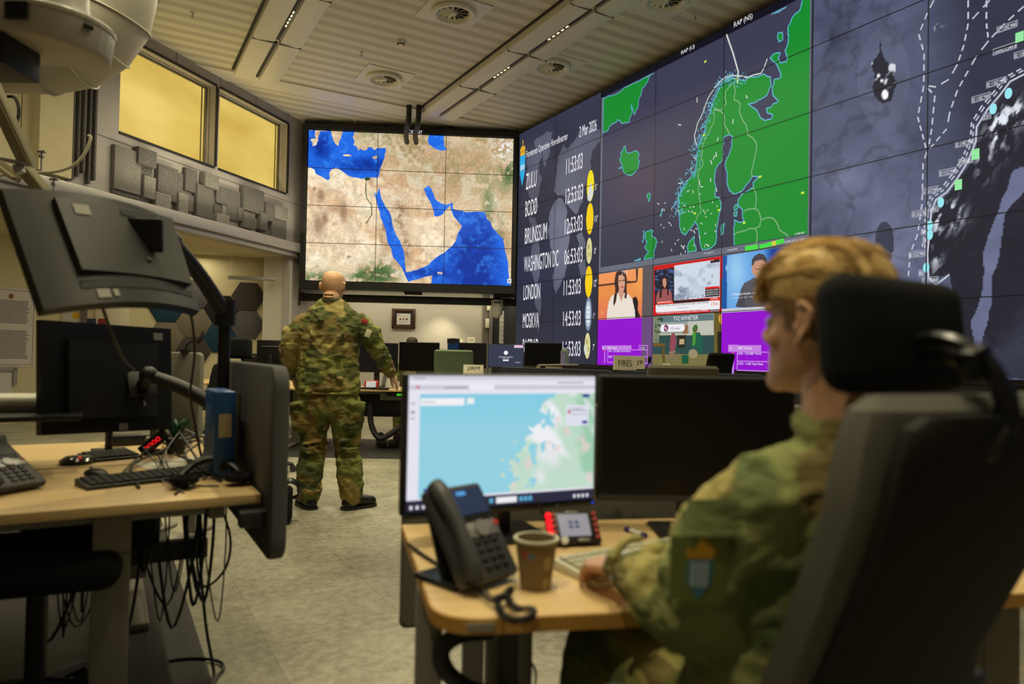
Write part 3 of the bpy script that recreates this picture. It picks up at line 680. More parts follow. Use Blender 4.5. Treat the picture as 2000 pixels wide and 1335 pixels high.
def incident(PX, PY, LX, LZ):
    X = (PX - 560) * 3.608; Y = (PY - 230) * 3.608
    n1 = fbm(X / 90, Y / 90, 6); n2 = fbm(X / 30 + 9, Y / 30, 5); n3 = fbm(X / 160 + fbm(X / 120, Y / 120) * 3, Y / 160 + 4, 5)
    b = np.empty(X.shape + (3,)); b[:] = (226, 204, 170)
    b = blend(b, (200, 160, 122), np.clip((n3 - .42) * 4, 0, .8)); b = blend(b, (238, 224, 196), np.clip((n1 - .5) * 4, 0, .8))
    mt = np.clip(blob(X, Y, 780, 130, 330, 110) + blob(X, Y, 1150, 330, 330, 170) * .9 + blob(X, Y, 1350, 500, 260, 150) * .5 + blob(X, Y, 850, 260, 110, 120) * .5 + blob(X, Y, 1480, 120, 170, 120), 0, 1)
    b = blend(b, (146, 132, 92), mt * np.clip(.35 + (n2 - .4) * 3, 0, 1) * .95); b = blend(b, (206, 194, 168), mt * np.clip((n1 - .52) * 5, 0, .8))
    rg = np.clip(blob(X, Y, 800, 680, 60, 120) + blob(X, Y, 840, 920, 40, 110) + blob(X, Y, 690, 780, 35, 180), 0, 1); b = blend(b, (140, 112, 84), rg * np.clip(.4 + (n2 - .45) * 4, 0, 1))
    for cx, cy, rx, ry in ((240, 545, 26, 40), (225, 760, 35, 70), (270, 700, 20, 40), (400, 660, 26, 70), (195, 500, 10, 12), (437, 980, 14, 10)): b = blend(b, (140, 110, 84), np.clip(blob(X, Y, cx, cy, rx, ry) * (n2 * 2), 0, .75))
    gr = np.clip(blob(X, Y, 240, 1140, 170, 60) + blob(X, Y, 660, 1100, 120, 90) * 1.2 + blob(X, Y, 520, 1130, 60, 50) + blob(X, Y, 1500, 900, 60, 250) * .6 + blob(X, Y, 1420, 620, 40, 180) * .6 + blob(X, Y, 1560, 380, 60, 120) + blob(X, Y, 560, 60, 120, 60) * .6, 0, 1)
    b = blend(b, (66, 94, 52), gr * np.clip((n2 - .36) * 5, 0, .95))
    sn = np.clip(blob(X, Y, 1540, 220, 90, 90) + blob(X, Y, 630, 140, 20, 40) * .7, 0, 1); b = blend(b, (244, 246, 250), sn * np.clip((fbm(X / 14, Y / 14, 4) - .48) * 9, 0, 1))
    b = blend(b, (48, 70, 44), np.clip((blob(X, Y, 568, 428, 28, 18) - .5) * 6, 0, 1))                      # delta
    nile = np.array([(560, 440), (556, 520), (565, 570), (598, 612), (600, 680), (560, 745)])
    for (xa, ya), (xb, yb) in zip(nile, nile[1:]):
        t = np.clip(((X - xa) * (xb - xa) + (Y - ya) * (yb - ya)) / ((xb - xa) ** 2 + (yb - ya) ** 2), 0, 1); dd = np.hypot(X - xa - t * (xb - xa), Y - ya - t * (yb - ya)); b = blend(b, (52, 66, 44), (dd < 3.2) * .9)
    b = b * (.86 + .34 * n2)[..., None]
    sea = np.zeros(X.shape, bool)
    for p in SEAS: sea |= inside(PX, PY, p)
    for p in ISLES: sea &= ~inside(PX, PY, p)
    s = np.empty_like(b); s[:] = (30, 104, 226)
    deep = np.clip(blob(X, Y, 1320, 1050, 170, 330) * 1.3 + blob(X, Y, 560, 330, 160, 60) + blob(X, Y, 250, 200, 60, 90) * .9 + blob(X, Y, 730, 760, 14, 160) * .5 + blob(X, Y, 1000, 1090, 160, 40) * .7, 0, 1)
    s = blend(s, (8, 48, 150), np.clip(deep * (.5 + n2) + (n1 - .55), 0, .95)); s = blend(s, (60, 140, 240), np.clip((fbm(X / 45 + 30, Y / 45, 5) - .56) * 4, 0, .5))
    b = np.where(sea[..., None], s, b)
    return b * 1.02
IP.raster('satellite_map', 0, IWd, IZ0, IZ1, 620, 460, incident, attr_glow('satellite_picture', 1.0, .16, 22), 1)
sm = MB()
for k in (1, 2): sm.span((k * PW - .005, -.004, IZ0), (k * PW + .005, -.0016, IZ1))
for r in (1, 2, 3): sm.span((0, -.004, IZ1 - r * IPH - .005), (IWd, -.0016, IZ1 - r * IPH + .005))
sm.build('panel_seams', M_seam, inc, False)
tx = MB(); IP.text(tx, 'INCIDENT', (790, 262), (825, 262), (790, 255.5), 45); tx.build('heading', G_white, inc, False)
q = MB(); a = IP.px(991, 548); q.span((a[0], -.004, a[1] - .04), (a[0] + .07, -.002, a[1] + .035)); q.build('corner_icon', G_white, inc, False)
q = MB(); q.span((a[0] + .02, -.0055, a[1] - .02), (a[0] + .05, -.004, a[1] + .015)); q.build('corner_mark', G_grey, inc, False)
# clamps on top, mounting rail and pads under the screen
for px, z, w_ in ((608, IZ1 + .13, .2), (742, IZ1 + .13, .18), (873, IZ1 + .13, .18), (1000, IZ1 + .13, .16)):
    X = IP.px(px, 250)[0]; t = iw(thing('rigging_clamp', 'black rigging clamp on the top edge of the incident screen', 'clamp', group='rigging clamps on the incident screen'))
    MB().span((X - w_ / 2, -.02, IZ1 + .10), (X + w_ / 2, .16, IZ1 + .125)).build('plate', M_black, t, False); MB().ball((X - w_ / 2, .05, IZ1 + .15), .035).ball((X + w_ / 2, .05, IZ1 + .15), .035).build('knob', M_black, t)
rail = iw(thing('mounting_rail', 'long dark grey square bar running under the incident screen', 'rail'))
Zr = IP.px(700, 581)[1]; MB().span((-.14, .28, Zr - .06), (IWd + .35, .40, Zr + .075), .004).build('bar', M_dark, rail)
MB().span((-.26, .2, Zr - .15), (-.13, .44, Zr + .16), .01).span((-.16, .26, Zr - .03), (-.08, .42, Zr + .1), .01).build('end_plate', M_blackp, rail)
for px in (806, 982):
    X = IP.px(px, 570)[0]; MB().span((X - .16, .1, Zr + .10), (X + .16, .34, Zr + .2), .01).span((X - .1, .02, Zr + .15), (X + .1, .2, Zr + .24), .005).build('bracket', M_blackp, rail)
t = iw(thing('wall_box', 'small black box on the wall left of the incident screen top', 'box')); X, Z = IP.px(589, 276)
MB().span((X - .1, .55, Z - .12), (X + .06, .93, Z + .1), .01).build('body', M_blackp, t)

# ---- the long video wall
VA = Vector((math.sin(ROT), -math.cos(ROT), 0)); VP0 = Vector((.0666, 12.575, 0)); NV = 11
vw = thing('video_wall', 'long wall of display panels with world clocks, a green Nordic map, TV news windows and a sea chart', 'video wall', VP0, math.atan2(VA.y, VA.x))
VW = Plane(vw, VP0, VA); VZ1 = 3.986 + EYE; VZ0 = VZ1 - 6 * PH; VL = NV * PW
MB().span((-.015, .012, VZ0 - .05), (VL, .2, VZ1 + .02)).build('cabinet', M_blackp, vw, False)
MB().span((-.03, .2, 0), (VL, .28, CEIL)).build('cabinet_back', M_dkwall, vw, False)
MB().span((0, .03, 0), (VL, .2, VZ0 - .05)).build('plinth', mat('plinth_charcoal', (30, 30, 34), .7), vw, False)
for k in range(NV):
    for r in range(6): MB().span((k * PW + .002, .001, VZ1 - (r + 1) * PH + .002), ((k + 1) * PW - .002, .011, VZ1 - r * PH - .002)).build('display_panel', M_pan, vw, False)
K = lambda i: i * PW
def c1(pts, seed=1, amp=.1, it=3): return frac([(1000 + x / 4.45, 180 + y / 4.45) for x, y in pts], amp, it, seed)
WM = [c1([(240,390),(300,340),(350,340),(345,380),(325,440),(330,520),(290,650),(275,640),(270,560),(250,480),(240,430)], 2), c1([(130,590),(170,500),(215,500),(190,430),(240,380),(235,470),(262,560),(230,650),(262,760),(240,860),(215,930),(235,1000),(205,1010),(170,930),(135,860),(128,700)], 4),
 c1([(150,1080),(205,1090),(235,1300),(262,1500),(250,1900),(215,2100),(225,1900),(195,1650),(160,1250)], 5), c1([(390,650),(400,560),(440,450),(480,500),(560,400),(620,300),(775,320),(775,420),(700,500),(680,600),(690,650),(640,800),(620,950),(560,1060),(480,980),(460,900),(400,900),(365,850),(385,720)], 6),
 c1([(345,1000),(400,915),(440,930),(475,1000),(470,1100),(520,1180),(470,1400),(430,1650),(385,1750),(370,1500),(330,1300),(330,1150)], 7), c1([(575,1500),(640,1450),(660,1560),(600,1620)], 8), c1([(560,1250),(610,1200),(640,1350),(590,1380)], 9)]
def clockbg(PX, PY, LX, LZ):
    n = fbm(LX * 1.5, LZ * 1.5, 4); b = np.empty(PX.shape + (3,)); b[:] = (46, 48, 66); b = blend(b, (64, 66, 88), np.clip((LZ - 3.4) / 2.5, 0, .6)); g = blob(LX, LZ, 1.5, 3.2, .9, 1.1)
    land = np.zeros(PX.shape, bool)
    for p in WM: land |= inside(PX, PY, p)
    b = np.where(land[..., None], b + 30 + 30 * g[..., None], b - 4)
    return b * (.82 + .36 * n)[..., None]
VW.raster('clock_background', 0, K(2) - .02, VZ0, VZ1, 220, 360, clockbg, attr_glow('chart_picture', 1.0), 1)
def c1p(x, y): return (1000 + x / 4.45, 180 + y / 4.45)
def c2p(x, y): return (1000 + x / 4.45, 440 + y / 4.45)
tm = MB()
for f, s, l, b, t, r in ((c1p, 'ZULU', 122, 850, 712, 212), (c1p, 'BODØ', 117, 1085, 948, 218), (c1p, 'BRUNSSUM', 113, 1322, 1184, 303), (c2p, 'WASHINGTON DC', 105, 408, 274, 403), (c2p, 'LONDON', 101, 650, 520, 245), (c2p, 'MOSKVA', 95, 893, 765, 235), (c2p, 'BAGDAD', 93, 1108, 986, 228),
    (c1p, '11:53:03', 472, 715, 580, 613), (c1p, '12:53:03', 467, 975, 842, 617), (c1p, '12:53:03', 460, 1237, 1102, 613), (c2p, '06:53:03', 455, 345, 215, 613), (c2p, '11:53:03', 450, 610, 480, 597), (c2p, '14:53:03', 445, 876, 748, 597), (c2p, '14:53:03', 440, 1134, 1006, 595),
    (c1p, 'Forsvarets Operative Hovedkvarter', 125, 588, 512, 483), (c1p, '2 Mar 2026', 587, 395, 300, 735),
    (c1p, '5°', 722, 850, 795, 742), (c1p, '15°', 720, 1128, 1073, 748), (c2p, '0°', 715, 250, 195, 733), (c2p, '12°', 712, 533, 470, 738), (c2p, '1°', 707, 815, 760, 720), (c2p, '7°', 703, 1083, 1029, 718)):
    VW.text(tm, s, f(l, b), f(r, b), f(l, t), 3)
tm.build('clock_text', G_white, vw, False)
def ell(mb, cx, cz, rx, rz, lay, n=28, wob=0.0):
    P = [(cx + rx * math.cos(2 * math.pi * i / n) * (1 + (wob if i % 2 else 0)), cz + rz * math.sin(2 * math.pi * i / n) * (1 + (wob if i % 2 else 0))) for i in range(n)]
    f = mb.bm.faces.new([mb.bm.verts.new((a, -.0012 * lay, b)) for a, b in P]); bmesh.ops.triangulate(mb.bm, faces=[f])
G_moon = glow('moon_cream', (214, 210, 150)); G_moonspot = glow('moon_spot', (160, 150, 96)); G_cloud = glow('cloud_grey', (214, 216, 208)); G_haze = glow('haze_blue', (120, 138, 166)); G_hz2 = glow('haze_white', (200, 212, 220)); G_gold = glow('sun_gold', (244, 206, 10))
for f, cx, cy, kind in ((c1p, 683, 815, 'sc'), (c1p, 678, 1100, 's'), (c2p, 672, 220, 'm'), (c2p, 668, 490, 's'), (c2p, 665, 770, 'h'), (c2p, 657, 1045, 'mc')):
    x, z = VW.px(*f(cx, cy)); m = MB()
    if kind[0] == 's':
        ell(m, x, z, .088, .232, 3, 48, .06); o = m.build('sun_icon', G_yel if kind == 'sc' else G_gold, vw, False)
        if kind == 'sc':
            c = MB(); ell(c, x, z - .08, .055, .07, 4); ell(c, x + .03, z - .11, .05, .06, 4.2); ell(c, x - .01, z - .16, .06, .07, 4.4); ell(c, x + .01, z - .02, .035, .06, 4.6); c.build('cloud', G_cloud, o, False)
    elif kind[0] == 'm':
        ell(m, x, z, .072, .20, 3, 40); o = m.build('moon_icon', G_moon, vw, False)
        c = MB(); ell(c, x - .01, z + .06, .018, .05, 4, 9); ell(c, x + .025, z - .05, .014, .04, 4, 7); ell(c, x - .03, z - .06, .01, .04, 4, 8); c.build('crater', G_moonspot, o, False)
        if kind == 'mc': c = MB(); ell(c, x - .055, z - .04, .03, .06, 5, 14, .1); ell(c, x - .04, z - .09, .03, .05, 5.2, 14); c.build('cloud', G_cloud, o, False)
    else:
        ell(m, x, z, .088, .26, 3); o = m.build('haze_icon', G_haze, vw, False); c = MB(); ell(c, x, z, .055, .2, 4); c.build('cloud', G_hz2, o, False)
        c = MB(); 
        for q in range(4): c.span((x - .045, -.008, z - .12 + q * .07), (x + .045, -.007, z - .10 + q * .07))
        c.build('mist_bar', G_white, o, False)
# crest (crown over a pale blue shield with white bars)
cr = MB(); xa, za = VW.px(*c1p(72, 560)); xb, _ = VW.px(*c1p(116, 560)); zb = VW.px(*c1p(92, 815))[1]; xm = (xa + xb) / 2
G_sh = glow('shield_blue', (40, 170, 226)); G_crown = glow('crown_gold', (224, 172, 40)); G_cr = glow('crown_red', (150, 40, 40))
sh = VW.poly('crest', [(xa, za), (xb, za), (xb, za + (zb - za) * .55), (xm, zb), (xa, za + (zb - za) * .55)], G_sh, 3, raw=True)
for q in (-.27, 0, .27):
    m = MB(); X = xm + q * (xb - xa); m.span((X - .012, -.0052, za - .1 + (zb - za) * .12), (X + .012, -.0048, za + (zb - za) * .5)); m.build('white_bar', G_white, sh, False)
zc = VW.px(*c1p(92, 470))[1]; zt = VW.px(*c1p(92, 412))[1]
m = MB(); VW.poly('c', [(xa + .01, za), (xb - .01, za), (xb + .0, zc - .05), (xm + .05, zc), (xm - .05, zc), (xa, zc - .05)], None, 3, mb=m, raw=True); m.span((xm - .006, -.004, zc), (xm + .006, -.003, zt)); m.span((xm - .02, -.004, (zc + zt) / 2), (xm + .02, -.003, (zc + zt) / 2 + .02)); m.build('crown', G_crown, sh, False)
m = MB()
for q in (-.3, 0, .3): X = xm + q * (xb - xa); m.span((X - .014, -.0052, za + .06), (X + .014, -.0048, zc - .09))
m.build('crown_lining', G_cr, sh, False)

# ---- green Nordic map window
def c3(pts, seed=1, amp=.12, it=3, closed=True): return frac([(1160 + x / 2.568, y / 2.568) for x, y in pts], amp, it, seed, closed)
mx0 = VW.px(1175, 300)[0]; mx1 = VW.px(1584.5, 300)[0]; mz1 = VW.px(1178, 190)[1]; mz0 = VW.px(1174.6, 522)[1]; bz0 = VW.px(1172, 535)[1]
def slate(PX, PY, LX, LZ):
    b = np.empty(PX.shape + (3,)); b[:] = (60, 60, 84); b = blend(b, (88, 72, 84), blob(LX, LZ, mx0 + .9, 3.6, .9, .6) * .6); b = blend(b, (52, 54, 68), np.clip((3.4 - LZ) / 1.2, 0, 1)); return b
MAINL = c3([(430,1080),(425,1040),(425,980),(445,940),(480,895),(510,850),(520,780),(530,720),(550,680),(565,610),(590,540),(620,470),(650,410),(690,390),(720,395),(760,405),(790,385),(850,372),(885,385),(890,430),(870,475),(830,500),(775,522),(800,540),(822,560),(835,590),(860,605),(890,598),(898,575),(870,565),(865,545),(890,535),(900,520),(920,515),(925,505),(900,480),(895,440),(905,400),(940,385),(930,350),(915,320),(885,290),(905,270),(935,265),(925,290),(935,315),(965,310),(970,290),(960,250),(975,210),(975,160),(990,100),(1010,70),(1035,50),(1045,5)], 11, .09, 3, False)
SOUTHL = c3([(705,1235),(703,1160),(705,1102),(735,1115),(755,1110),(745,1050),(725,1030),(725,1000),(740,975),(800,940),(800,915),(830,885),(795,885),(775,915),(740,960),(700,972),(680,955),(670,900),(660,830),(670,790),(690,740),(697,685),(680,675),(650,690),(645,740),(645,805),(610,850),(605,900),(610,985),(630,990),(640,1020),(630,1075),(615,1150),(610,1225),(565,1256),(548,1258),(530,1190),(520,1130),(510,1110),(490,1140),(460,1178),(440,1165),(430,1130),(430,1085)], 12, .08, 3, False)
edge_r = mx1 - .03; top_r = mz1 - .02
mpts = [VW.px(*p) for p in MAINL]; spts = [VW.px(*p) for p in SOUTHL]
clampz = lambda P: [(min(max(a, mx0 + .03), edge_r), min(max(b, mz0 + .015), top_r)) for a, b in P]
mpts = clampz(mpts); spts = clampz(spts)
big = mpts + [(mpts[-1][0], top_r), (edge_r, top_r), (edge_r, mz0 + .01), (spts[0][0], mz0 + .01)] + spts
LANDS = [big]
coast = MB(); VW.line(coast, mpts, .013, 3, raw=True); VW.line(coast, spts, .013, 3, raw=True)
ISL = [([(47,492),(150,438),(300,362),(285,375),(270,410),(245,440),(235,480),(222,540),(205,575),(190,520),(180,610),(140,618),(118,600),(115,612),(95,620),(70,655),(47,665)], .12), ([(150,735),(160,732),(163,760),(175,770),(215,755),(228,775),(222,800),(230,810),(220,850),(190,880),(155,870),(145,840),(125,845),(145,830),(130,795),(140,780),(135,765),(150,750)], .1),
 ([(470,1270),(468,1235),(490,1200),(505,1185),(510,1230),(515,1262)], .1), ([(265,1160),(285,1152),(300,1155),(290,1185),(312,1195),(318,1215),(305,1250),(300,1300),(250,1315),(262,1280),(275,1260),(255,1240),(270,1215),(258,1190)], .15), ([(205,1305),(235,1295),(235,1314)], .1), ([(893,55),(965,25),(960,40),(930,60),(895,65)], .1), ([(925,165),(945,162),(948,200),(930,210),(922,190)], .05), ([(640,1130),(655,1120),(650,1170),(640,1180)], .05), ([(708,1030),(722,1025),(718,1050),(706,1055)], .1), ([(705,1065),(720,1060),(716,1085),(704,1082)], .1), ([(248,1160),(252,1158),(246,1215),(242,1210)], .2), ([(268,975),(282,970),(275,1010)], .15), ([(340,1050),(345,1050),(336,1085),(332,1080)], .1)]
for i, (p, am) in enumerate(ISL):
    P = clampz([VW.px(*q) for q in c3(p, 20 + i, am, 3)]); LANDS.append(P); VW.line(coast, P, .012, 3, True, raw=True)
R_ = random.Random(5)
for i in range(0, 330):                        # skerries along the Norwegian coast
    p = mpts[R_.randrange(0, 8 * 15)]; a = p[0] - R_.gauss(0.02, .05); z = p[1] + R_.gauss(0, .04); l = R_.uniform(.015, .05); an = R_.uniform(0, 3.1)
    VW.line(coast, [(a, z), (a + l * math.cos(an), z + l * math.sin(an))], .009, 3.2, raw=True)
def nordic(PX, PY, LX, LZ):
    b = slate(PX, PY, LX, LZ); m = np.zeros(LX.shape, bool)
    for p in LANDS: m |= inside(LX, LZ, p)
    b[m] = (22, 138, 48); return b
VW.raster('map_picture', mx0, mx1, mz0, mz1, 640, 420, nordic, attr_glow('chart_picture'), 1)
coast.build('coast_line', G_cyan, vw, False)
bd = MB()
for p in ([(512,1110),(540,1060),(535,1010),(525,960),(525,860),(548,830),(545,760),(560,690),(605,590),(605,545),(640,550),(665,520),(660,460),(690,425)], [(605,550),(650,570),(655,620),(680,675)], [(700,420),(705,500),(735,520),(730,560),(760,620),(770,670),(815,715),(805,800),(795,885)], [(755,1060),(800,1045),(825,1055),(840,1100),(835,1130),(810,1145),(780,1145),(720,1165),(705,1180)], [(800,940),(810,1050)], [(840,1100),(900,1095),(930,1150),(975,1185)], [(812,1150),(820,1200),(810,1220)]):
    VW.line(bd, c3(p, 31, .1, 2, False), .015, 3.4)
bd.build('border_line', G_border, vw, False)
tk = MB(); VW.line(tk, c3([(515,725),(505,680),(520,620),(550,560),(575,490),(610,435),(650,395),(690,378),(720,380),(770,388),(840,368),(870,297)], 1, .04, 1, False), .014, 3.6); VW.line(tk, c3([(667,175),(700,270),(725,360),(722,415)], 1, .0, 0, False), .02, 3.6)
for (x, y, x2, y2) in [(518,490,519,512),(424,624,438,628),(425,919,438,919),(503,790,512,795),(487,848,492,842),(700,600,697,620),(625,690,620,705),(613,765,617,785),(608,780,600,798),(587,805,592,822),(585,895,588,910),(765,480,770,492),(530,905,532,925),(470,960,478,955),(535,935,547,937),(497,955,499,968),(615,945,617,960),(438,1230,452,1245),(455,1230,450,1248),(500,1155,507,1165)]: VW.line(tk, [(1160 + x / 2.568, y / 2.568), (1160 + x2 / 2.568, y2 / 2.568)], .013, 3.6)
for i in range(48):
    x = R_.uniform(318, 620); y = R_.uniform(975, 1275); a = R_.choice((.5, 1.3, -.6, 1.6)); l = R_.uniform(5, 11); VW.line(tk, [(1160 + x / 2.568, y / 2.568), (1160 + (x + l * math.cos(a)) / 2.568, (y + l * math.sin(a)) / 2.568)], .011, 3.6)
tk.build('track_mark', glow('track_white', (206, 214, 206)), vw, False)
ys = MB()
for x, y in ((835, 886), (1048, 967), (755, 1117), (628, 1053), (508, 1070), (715, 398), (553, 678), (560, 309)): a, z = VW.px(1160 + x / 2.568, y / 2.568); ys.span((a - .02, -.0045, z - .012), (a + .02, -.0043, z + .012))
ys.build('yellow_mark', glow('mark_yellow', (190, 230, 60)), vw, False)
hd_ = MB().span((mx0 - .02, -.003, mz1), (mx1 + .03, -.0012, VZ1)).build('header_band', G_head, vw, False)
tx = MB(); VW.text(tx, 'RAP (U)', (1331, 109), (1357, 99), (1331, 99.5), 4); VW.text(tx, 'RAP (NS)', (1434, 57), (1470, 45), (1434, 44), 4); tx.build('heading', G_white, vw, False)
fm = MB(); fm.span((mx0 - .02, -.003, bz0), (mx0 + .022, -.0014, mz1)).span((mx1 - .03, -.0052, mz0), (mx1, -.0048, mz1 + .0)).span((mx0, -.003, bz0), (mx1, -.0014, mz0)); fm.build('window_frame', G_bar, vw, False)
tx = MB(); zb_ = mz0 - .09
VW.text(tx, '<NorAppl(U)>', (1375, 497), (1394, 497), (1375, 494), 4); VW.text(tx, '<NorAppl(NS)>', (1421, 491), (1441, 491), (1421, 487), 4); VW.text(tx, '11:53:05 02 Mar 2026', (1531, 475), (1571, 475), (1531, 470.5), 4)
VW.text(tx, '1:5 000 000', (1553, 459), (1571, 459), (1553, 455), 4); tx.build('status_text', G_white, vw, False)
gb = MB()
a, z = VW.px(1456, 488); b_, _ = VW.px(1481, 488); gb.span((a, -.006, z - .015), (b_, -.0055, z + .045))
for i in range(6):
    if i != 3: a, z = VW.px(1484 + i * 8, 486 - i * 2.1); gb.span((a, -.006, z - .0), (a + .055, -.0055, z + .05))
gb.build('status_button', G_lime, vw, False)
a, z = VW.px(1508, 480); MB().span((a, -.006, z), (a + .055, -.0055, z + .05)).build('status_button', glow('amber', (214, 206, 60)), vw, False)

# ---- television windows
def C4(x, y): return (1160 + x / 5.133, 480 + y / 5.133)
def win(x0, y0, y1, x1):                       # extents from crop pixels at the left edge
    a = VW.px(*C4(x0, y0)); b = VW.px(*C4(x0, y1)); c = VW.px(*C4(x1, y0)); return a[0], c[0], b[1], a[1]
def tvr(name, ext, fn, n=(170, 150)):
    def g(PX, PY, LX, LZ): return fn((PX - 1160) * 5.133, (PY - 480) * 5.133, LX, LZ)
    return VW.raster(name, *ext, n[0], n[1], g, attr_glow('tv_picture', 1.0), 2)
def ins(X, Y, p): return inside(X, Y, p)
def setc(b, m, c): b[m] = c; return b
ZT4 = VZ1 - 5 * PH + .02
def woman(X, Y, LX, LZ):
    b = np.empty(X.shape + (3,)); b[:] = (232, 142, 70); b = blend(b, (222, 112, 92), np.clip((Y - 480) / 250, 0, .8)); b = blend(b, (240, 160, 84), np.clip(blob(X, Y, 460, 300, 90, 200), 0, 1))
    setc(b, ins(X, Y, [(420, 215), (445, 210), (440, 350), (425, 365), (50, 405), (50, 388), (425, 345)]), (72, 48, 44)); setc(b, ins(X, Y, [(55, 285), (418, 225), (420, 340), (52, 385)]), (240, 150, 90))
    setc(b, ins(X, Y, [(390, 520), (425, 505), (445, 560), (440, 640), (470, 720), (400, 722)]), (30, 26, 28))
    hair = ins(X, Y, frac([(225, 265), (270, 240), (315, 262), (332, 330), (330, 450), (325, 530), (295, 530), (280, 470), (245, 470), (225, 560), (205, 600), (198, 570), (215, 470), (205, 380), (215, 300)], .06, 2, 3)); setc(b, hair, (64, 40, 34))
    setc(b, ins(X, Y, [(248, 300), (280, 285), (308, 310), (312, 390), (300, 450), (285, 460), (255, 440), (246, 380)]), (214, 158, 132)); setc(b, ins(X, Y, [(250, 440), (300, 440), (300, 480), (275, 560), (245, 480)]), (206, 150, 126))
    sh = ins(X, Y, [(210, 480), (245, 468), (275, 560), (305, 470), (345, 480), (385, 530), (412, 650), (415, 722), (130, 735), (135, 650), (150, 560), (180, 500)]); n = fbm(X / 22, Y / 22, 3); setc(b, sh, (232, 222, 210)); b[sh & (fbm(X / 16 + 5, Y / 30, 2) > .70)] = (84, 80, 92)
    setc(b, ins(X, Y, [(205, 480), (235, 470), (222, 560), (200, 605), (195, 570)]), (64, 40, 34)); setc(b, ins(X, Y, [(315, 460), (335, 470), (325, 530), (305, 520)]), (64, 40, 34))
    for ex, ey in ((265, 350), (296, 345)): b = blend(b, (60, 36, 30), np.clip(blob(X, Y, ex, ey, 9, 5) * 1.6, 0, 1))
    b = blend(b, (170, 60, 60), np.clip(blob(X, Y, 288, 412, 15, 6) * 1.6, 0, 1)); return b
e1 = win(50, 275, 738, 490); o = tvr('news_window', (VW.px(*C4(50, 275))[0], e1[1], ZT4 - .0 - PH, bz0), woman)
def label(par, items, m, lay=4):
    t = MB()
    for s, l, b, r, h in items: VW.text(t, s, C4(l, b), C4(r, b), C4(l, b - h), lay)
    return t.build('caption', m, par, False)
label(o, [('TV 2', 282, 284, 342, 32)], G_white); label(o, [('G', 72, 690, 96, 42)], glow('caption_gold', (240, 190, 60)))
x_a = e1[1]; x_b = VW.px(*C4(603, 193))[0]; x_c = VW.px(*C4(1292, 93))[0]; x_d = mx1
MB().span((x_a, -.003, ZT4 - PH), (x_b, -.0014, bz0)).build('side_bar', glow('bar_brown', (92, 84, 88)), vw, False)
M4 = 4.7                                      # CNN window
def news(X, Y, LX, LZ):
    b = np.empty(X.shape + (3,)); b[:] = (204, 18, 22)
    S = ins(X, Y, [(608, 245), (805, 215), (808, 580), (612, 595)]); setc(b, S, (26, 30, 46)); n = fbm(X / 20, Y / 20, 3); b[S & (n > .56) & (Y < 480)] = (70, 90, 150)
    setc(b, ins(X, Y, [(680, 320), (705, 300), (735, 312), (745, 360), (752, 450), (750, 510), (730, 500), (720, 440), (690, 440), (680, 520), (660, 520), (670, 440), (672, 360)]), (40, 24, 24)); setc(b, ins(X, Y, [(690, 330), (722, 325), (730, 380), (712, 425), (692, 395)]), (200, 140, 118))
    B = ins(X, Y, [(650, 450), (690, 432), (730, 432), (775, 455), (788, 550), (620, 560), (630, 490)]); setc(b, B, (156, 84, 84)); setc(b, ins(X, Y, [(735, 420), (752, 450), (748, 505), (736, 490)]), (40, 24, 24)); setc(b, ins(X, Y, [(662, 440), (684, 432), (678, 520), (658, 520)]), (40, 24, 24))
    P = ins(X, Y, [(806, 198), (1265, 132), (1262, 510), (806, 548)]); sky = np.empty_like(b); sky[:] = (206, 216, 230); sm_ = np.clip((fbm(X / 90, Y / 90, 6) - .44) * 6, 0, 1) * np.clip(blob(X, Y, 870, 420, 90, 200) + blob(X, Y, 1180, 300, 130, 130), 0, 1); sky = blend(sky, (122, 136, 158), sm_)
    sky = blend(sky, (120, 130, 150), np.clip((Y - 470) / 30, 0, .8) * (fbm(X / 9, Y / 9, 3) > .48)); b = np.where(P[..., None], sky, b)
    setc(b, ins(X, Y, [(1118, 432), (1260, 425), (1258, 502), (1118, 514)]), (20, 20, 24)); setc(b, ins(X, Y, [(1118, 412), (1260, 402), (1260, 425), (1118, 432)]), (214, 30, 30))
    setc(b, ins(X, Y, [(622, 592), (1265, 545), (1262, 630), (622, 668)]), (236, 236, 240)); setc(b, ins(X, Y, [(640, 556), (798, 552), (798, 578), (622, 588)]), (224, 60, 36)); setc(b, ins(X, Y, [(1160, 522), (1265, 516), (1265, 542), (1160, 550)]), (220, 56, 34)); setc(b, ins(X, Y, [(808, 548), (1160, 528), (1160, 550), (808, 574)]), (40, 20, 26))
    setc(b, ins(X, Y, [(1165, 638), (1255, 632), (1255, 655), (1165, 660)]), (120, 120, 126)); setc(b, ins(X, Y, [(1280, 320), (1300, 318), (1300, 620), (1275, 622)]), (70, 72, 80)); setc(b, ins(X, Y, [(1170, 148), (1262, 132), (1262, 160), (1170, 172)]), (30, 20, 24)); return b
o = tvr('news_window', (x_b, x_c, VW.px(*C4(603, 700))[1], VW.px(*C4(603, 193))[1]), news, (260, 190))
label(o, [('WAR WITH IRAN: LARGE EXPLOSIONS NOW SEEN OVER TEHRAN', 638, 612, 1150, 22), ('Correspondent', 835, 630, 948, 14), ('FRM PENTAGON HOLDS', 1128, 455, 1250, 14), ('CONFERENCE ON US', 1128, 478, 1250, 14), ('OPERATION IN IRAN', 1128, 500, 1250, 14)], G_black)
label(o, [('BREAKING NEWS', 640, 576, 780, 14), ('LIVE', 1182, 536, 1240, 15), ('HIT TARGETS INSIDE IRAN BY AIR ACROSS A NUMBER OF STRIKES THIS MORNING', 640, 684, 1150, 12), ('PENTAGON HOLDS', 1128, 455, 1250, 14), ('CONFERENCE ON US', 1128, 478, 1250, 14), ('OPERATION IN IRAN', 1128, 500, 1250, 14)], G_white, 5)
label(o, [('CNN', 1178, 600, 1246, 34)], G_red, 5)
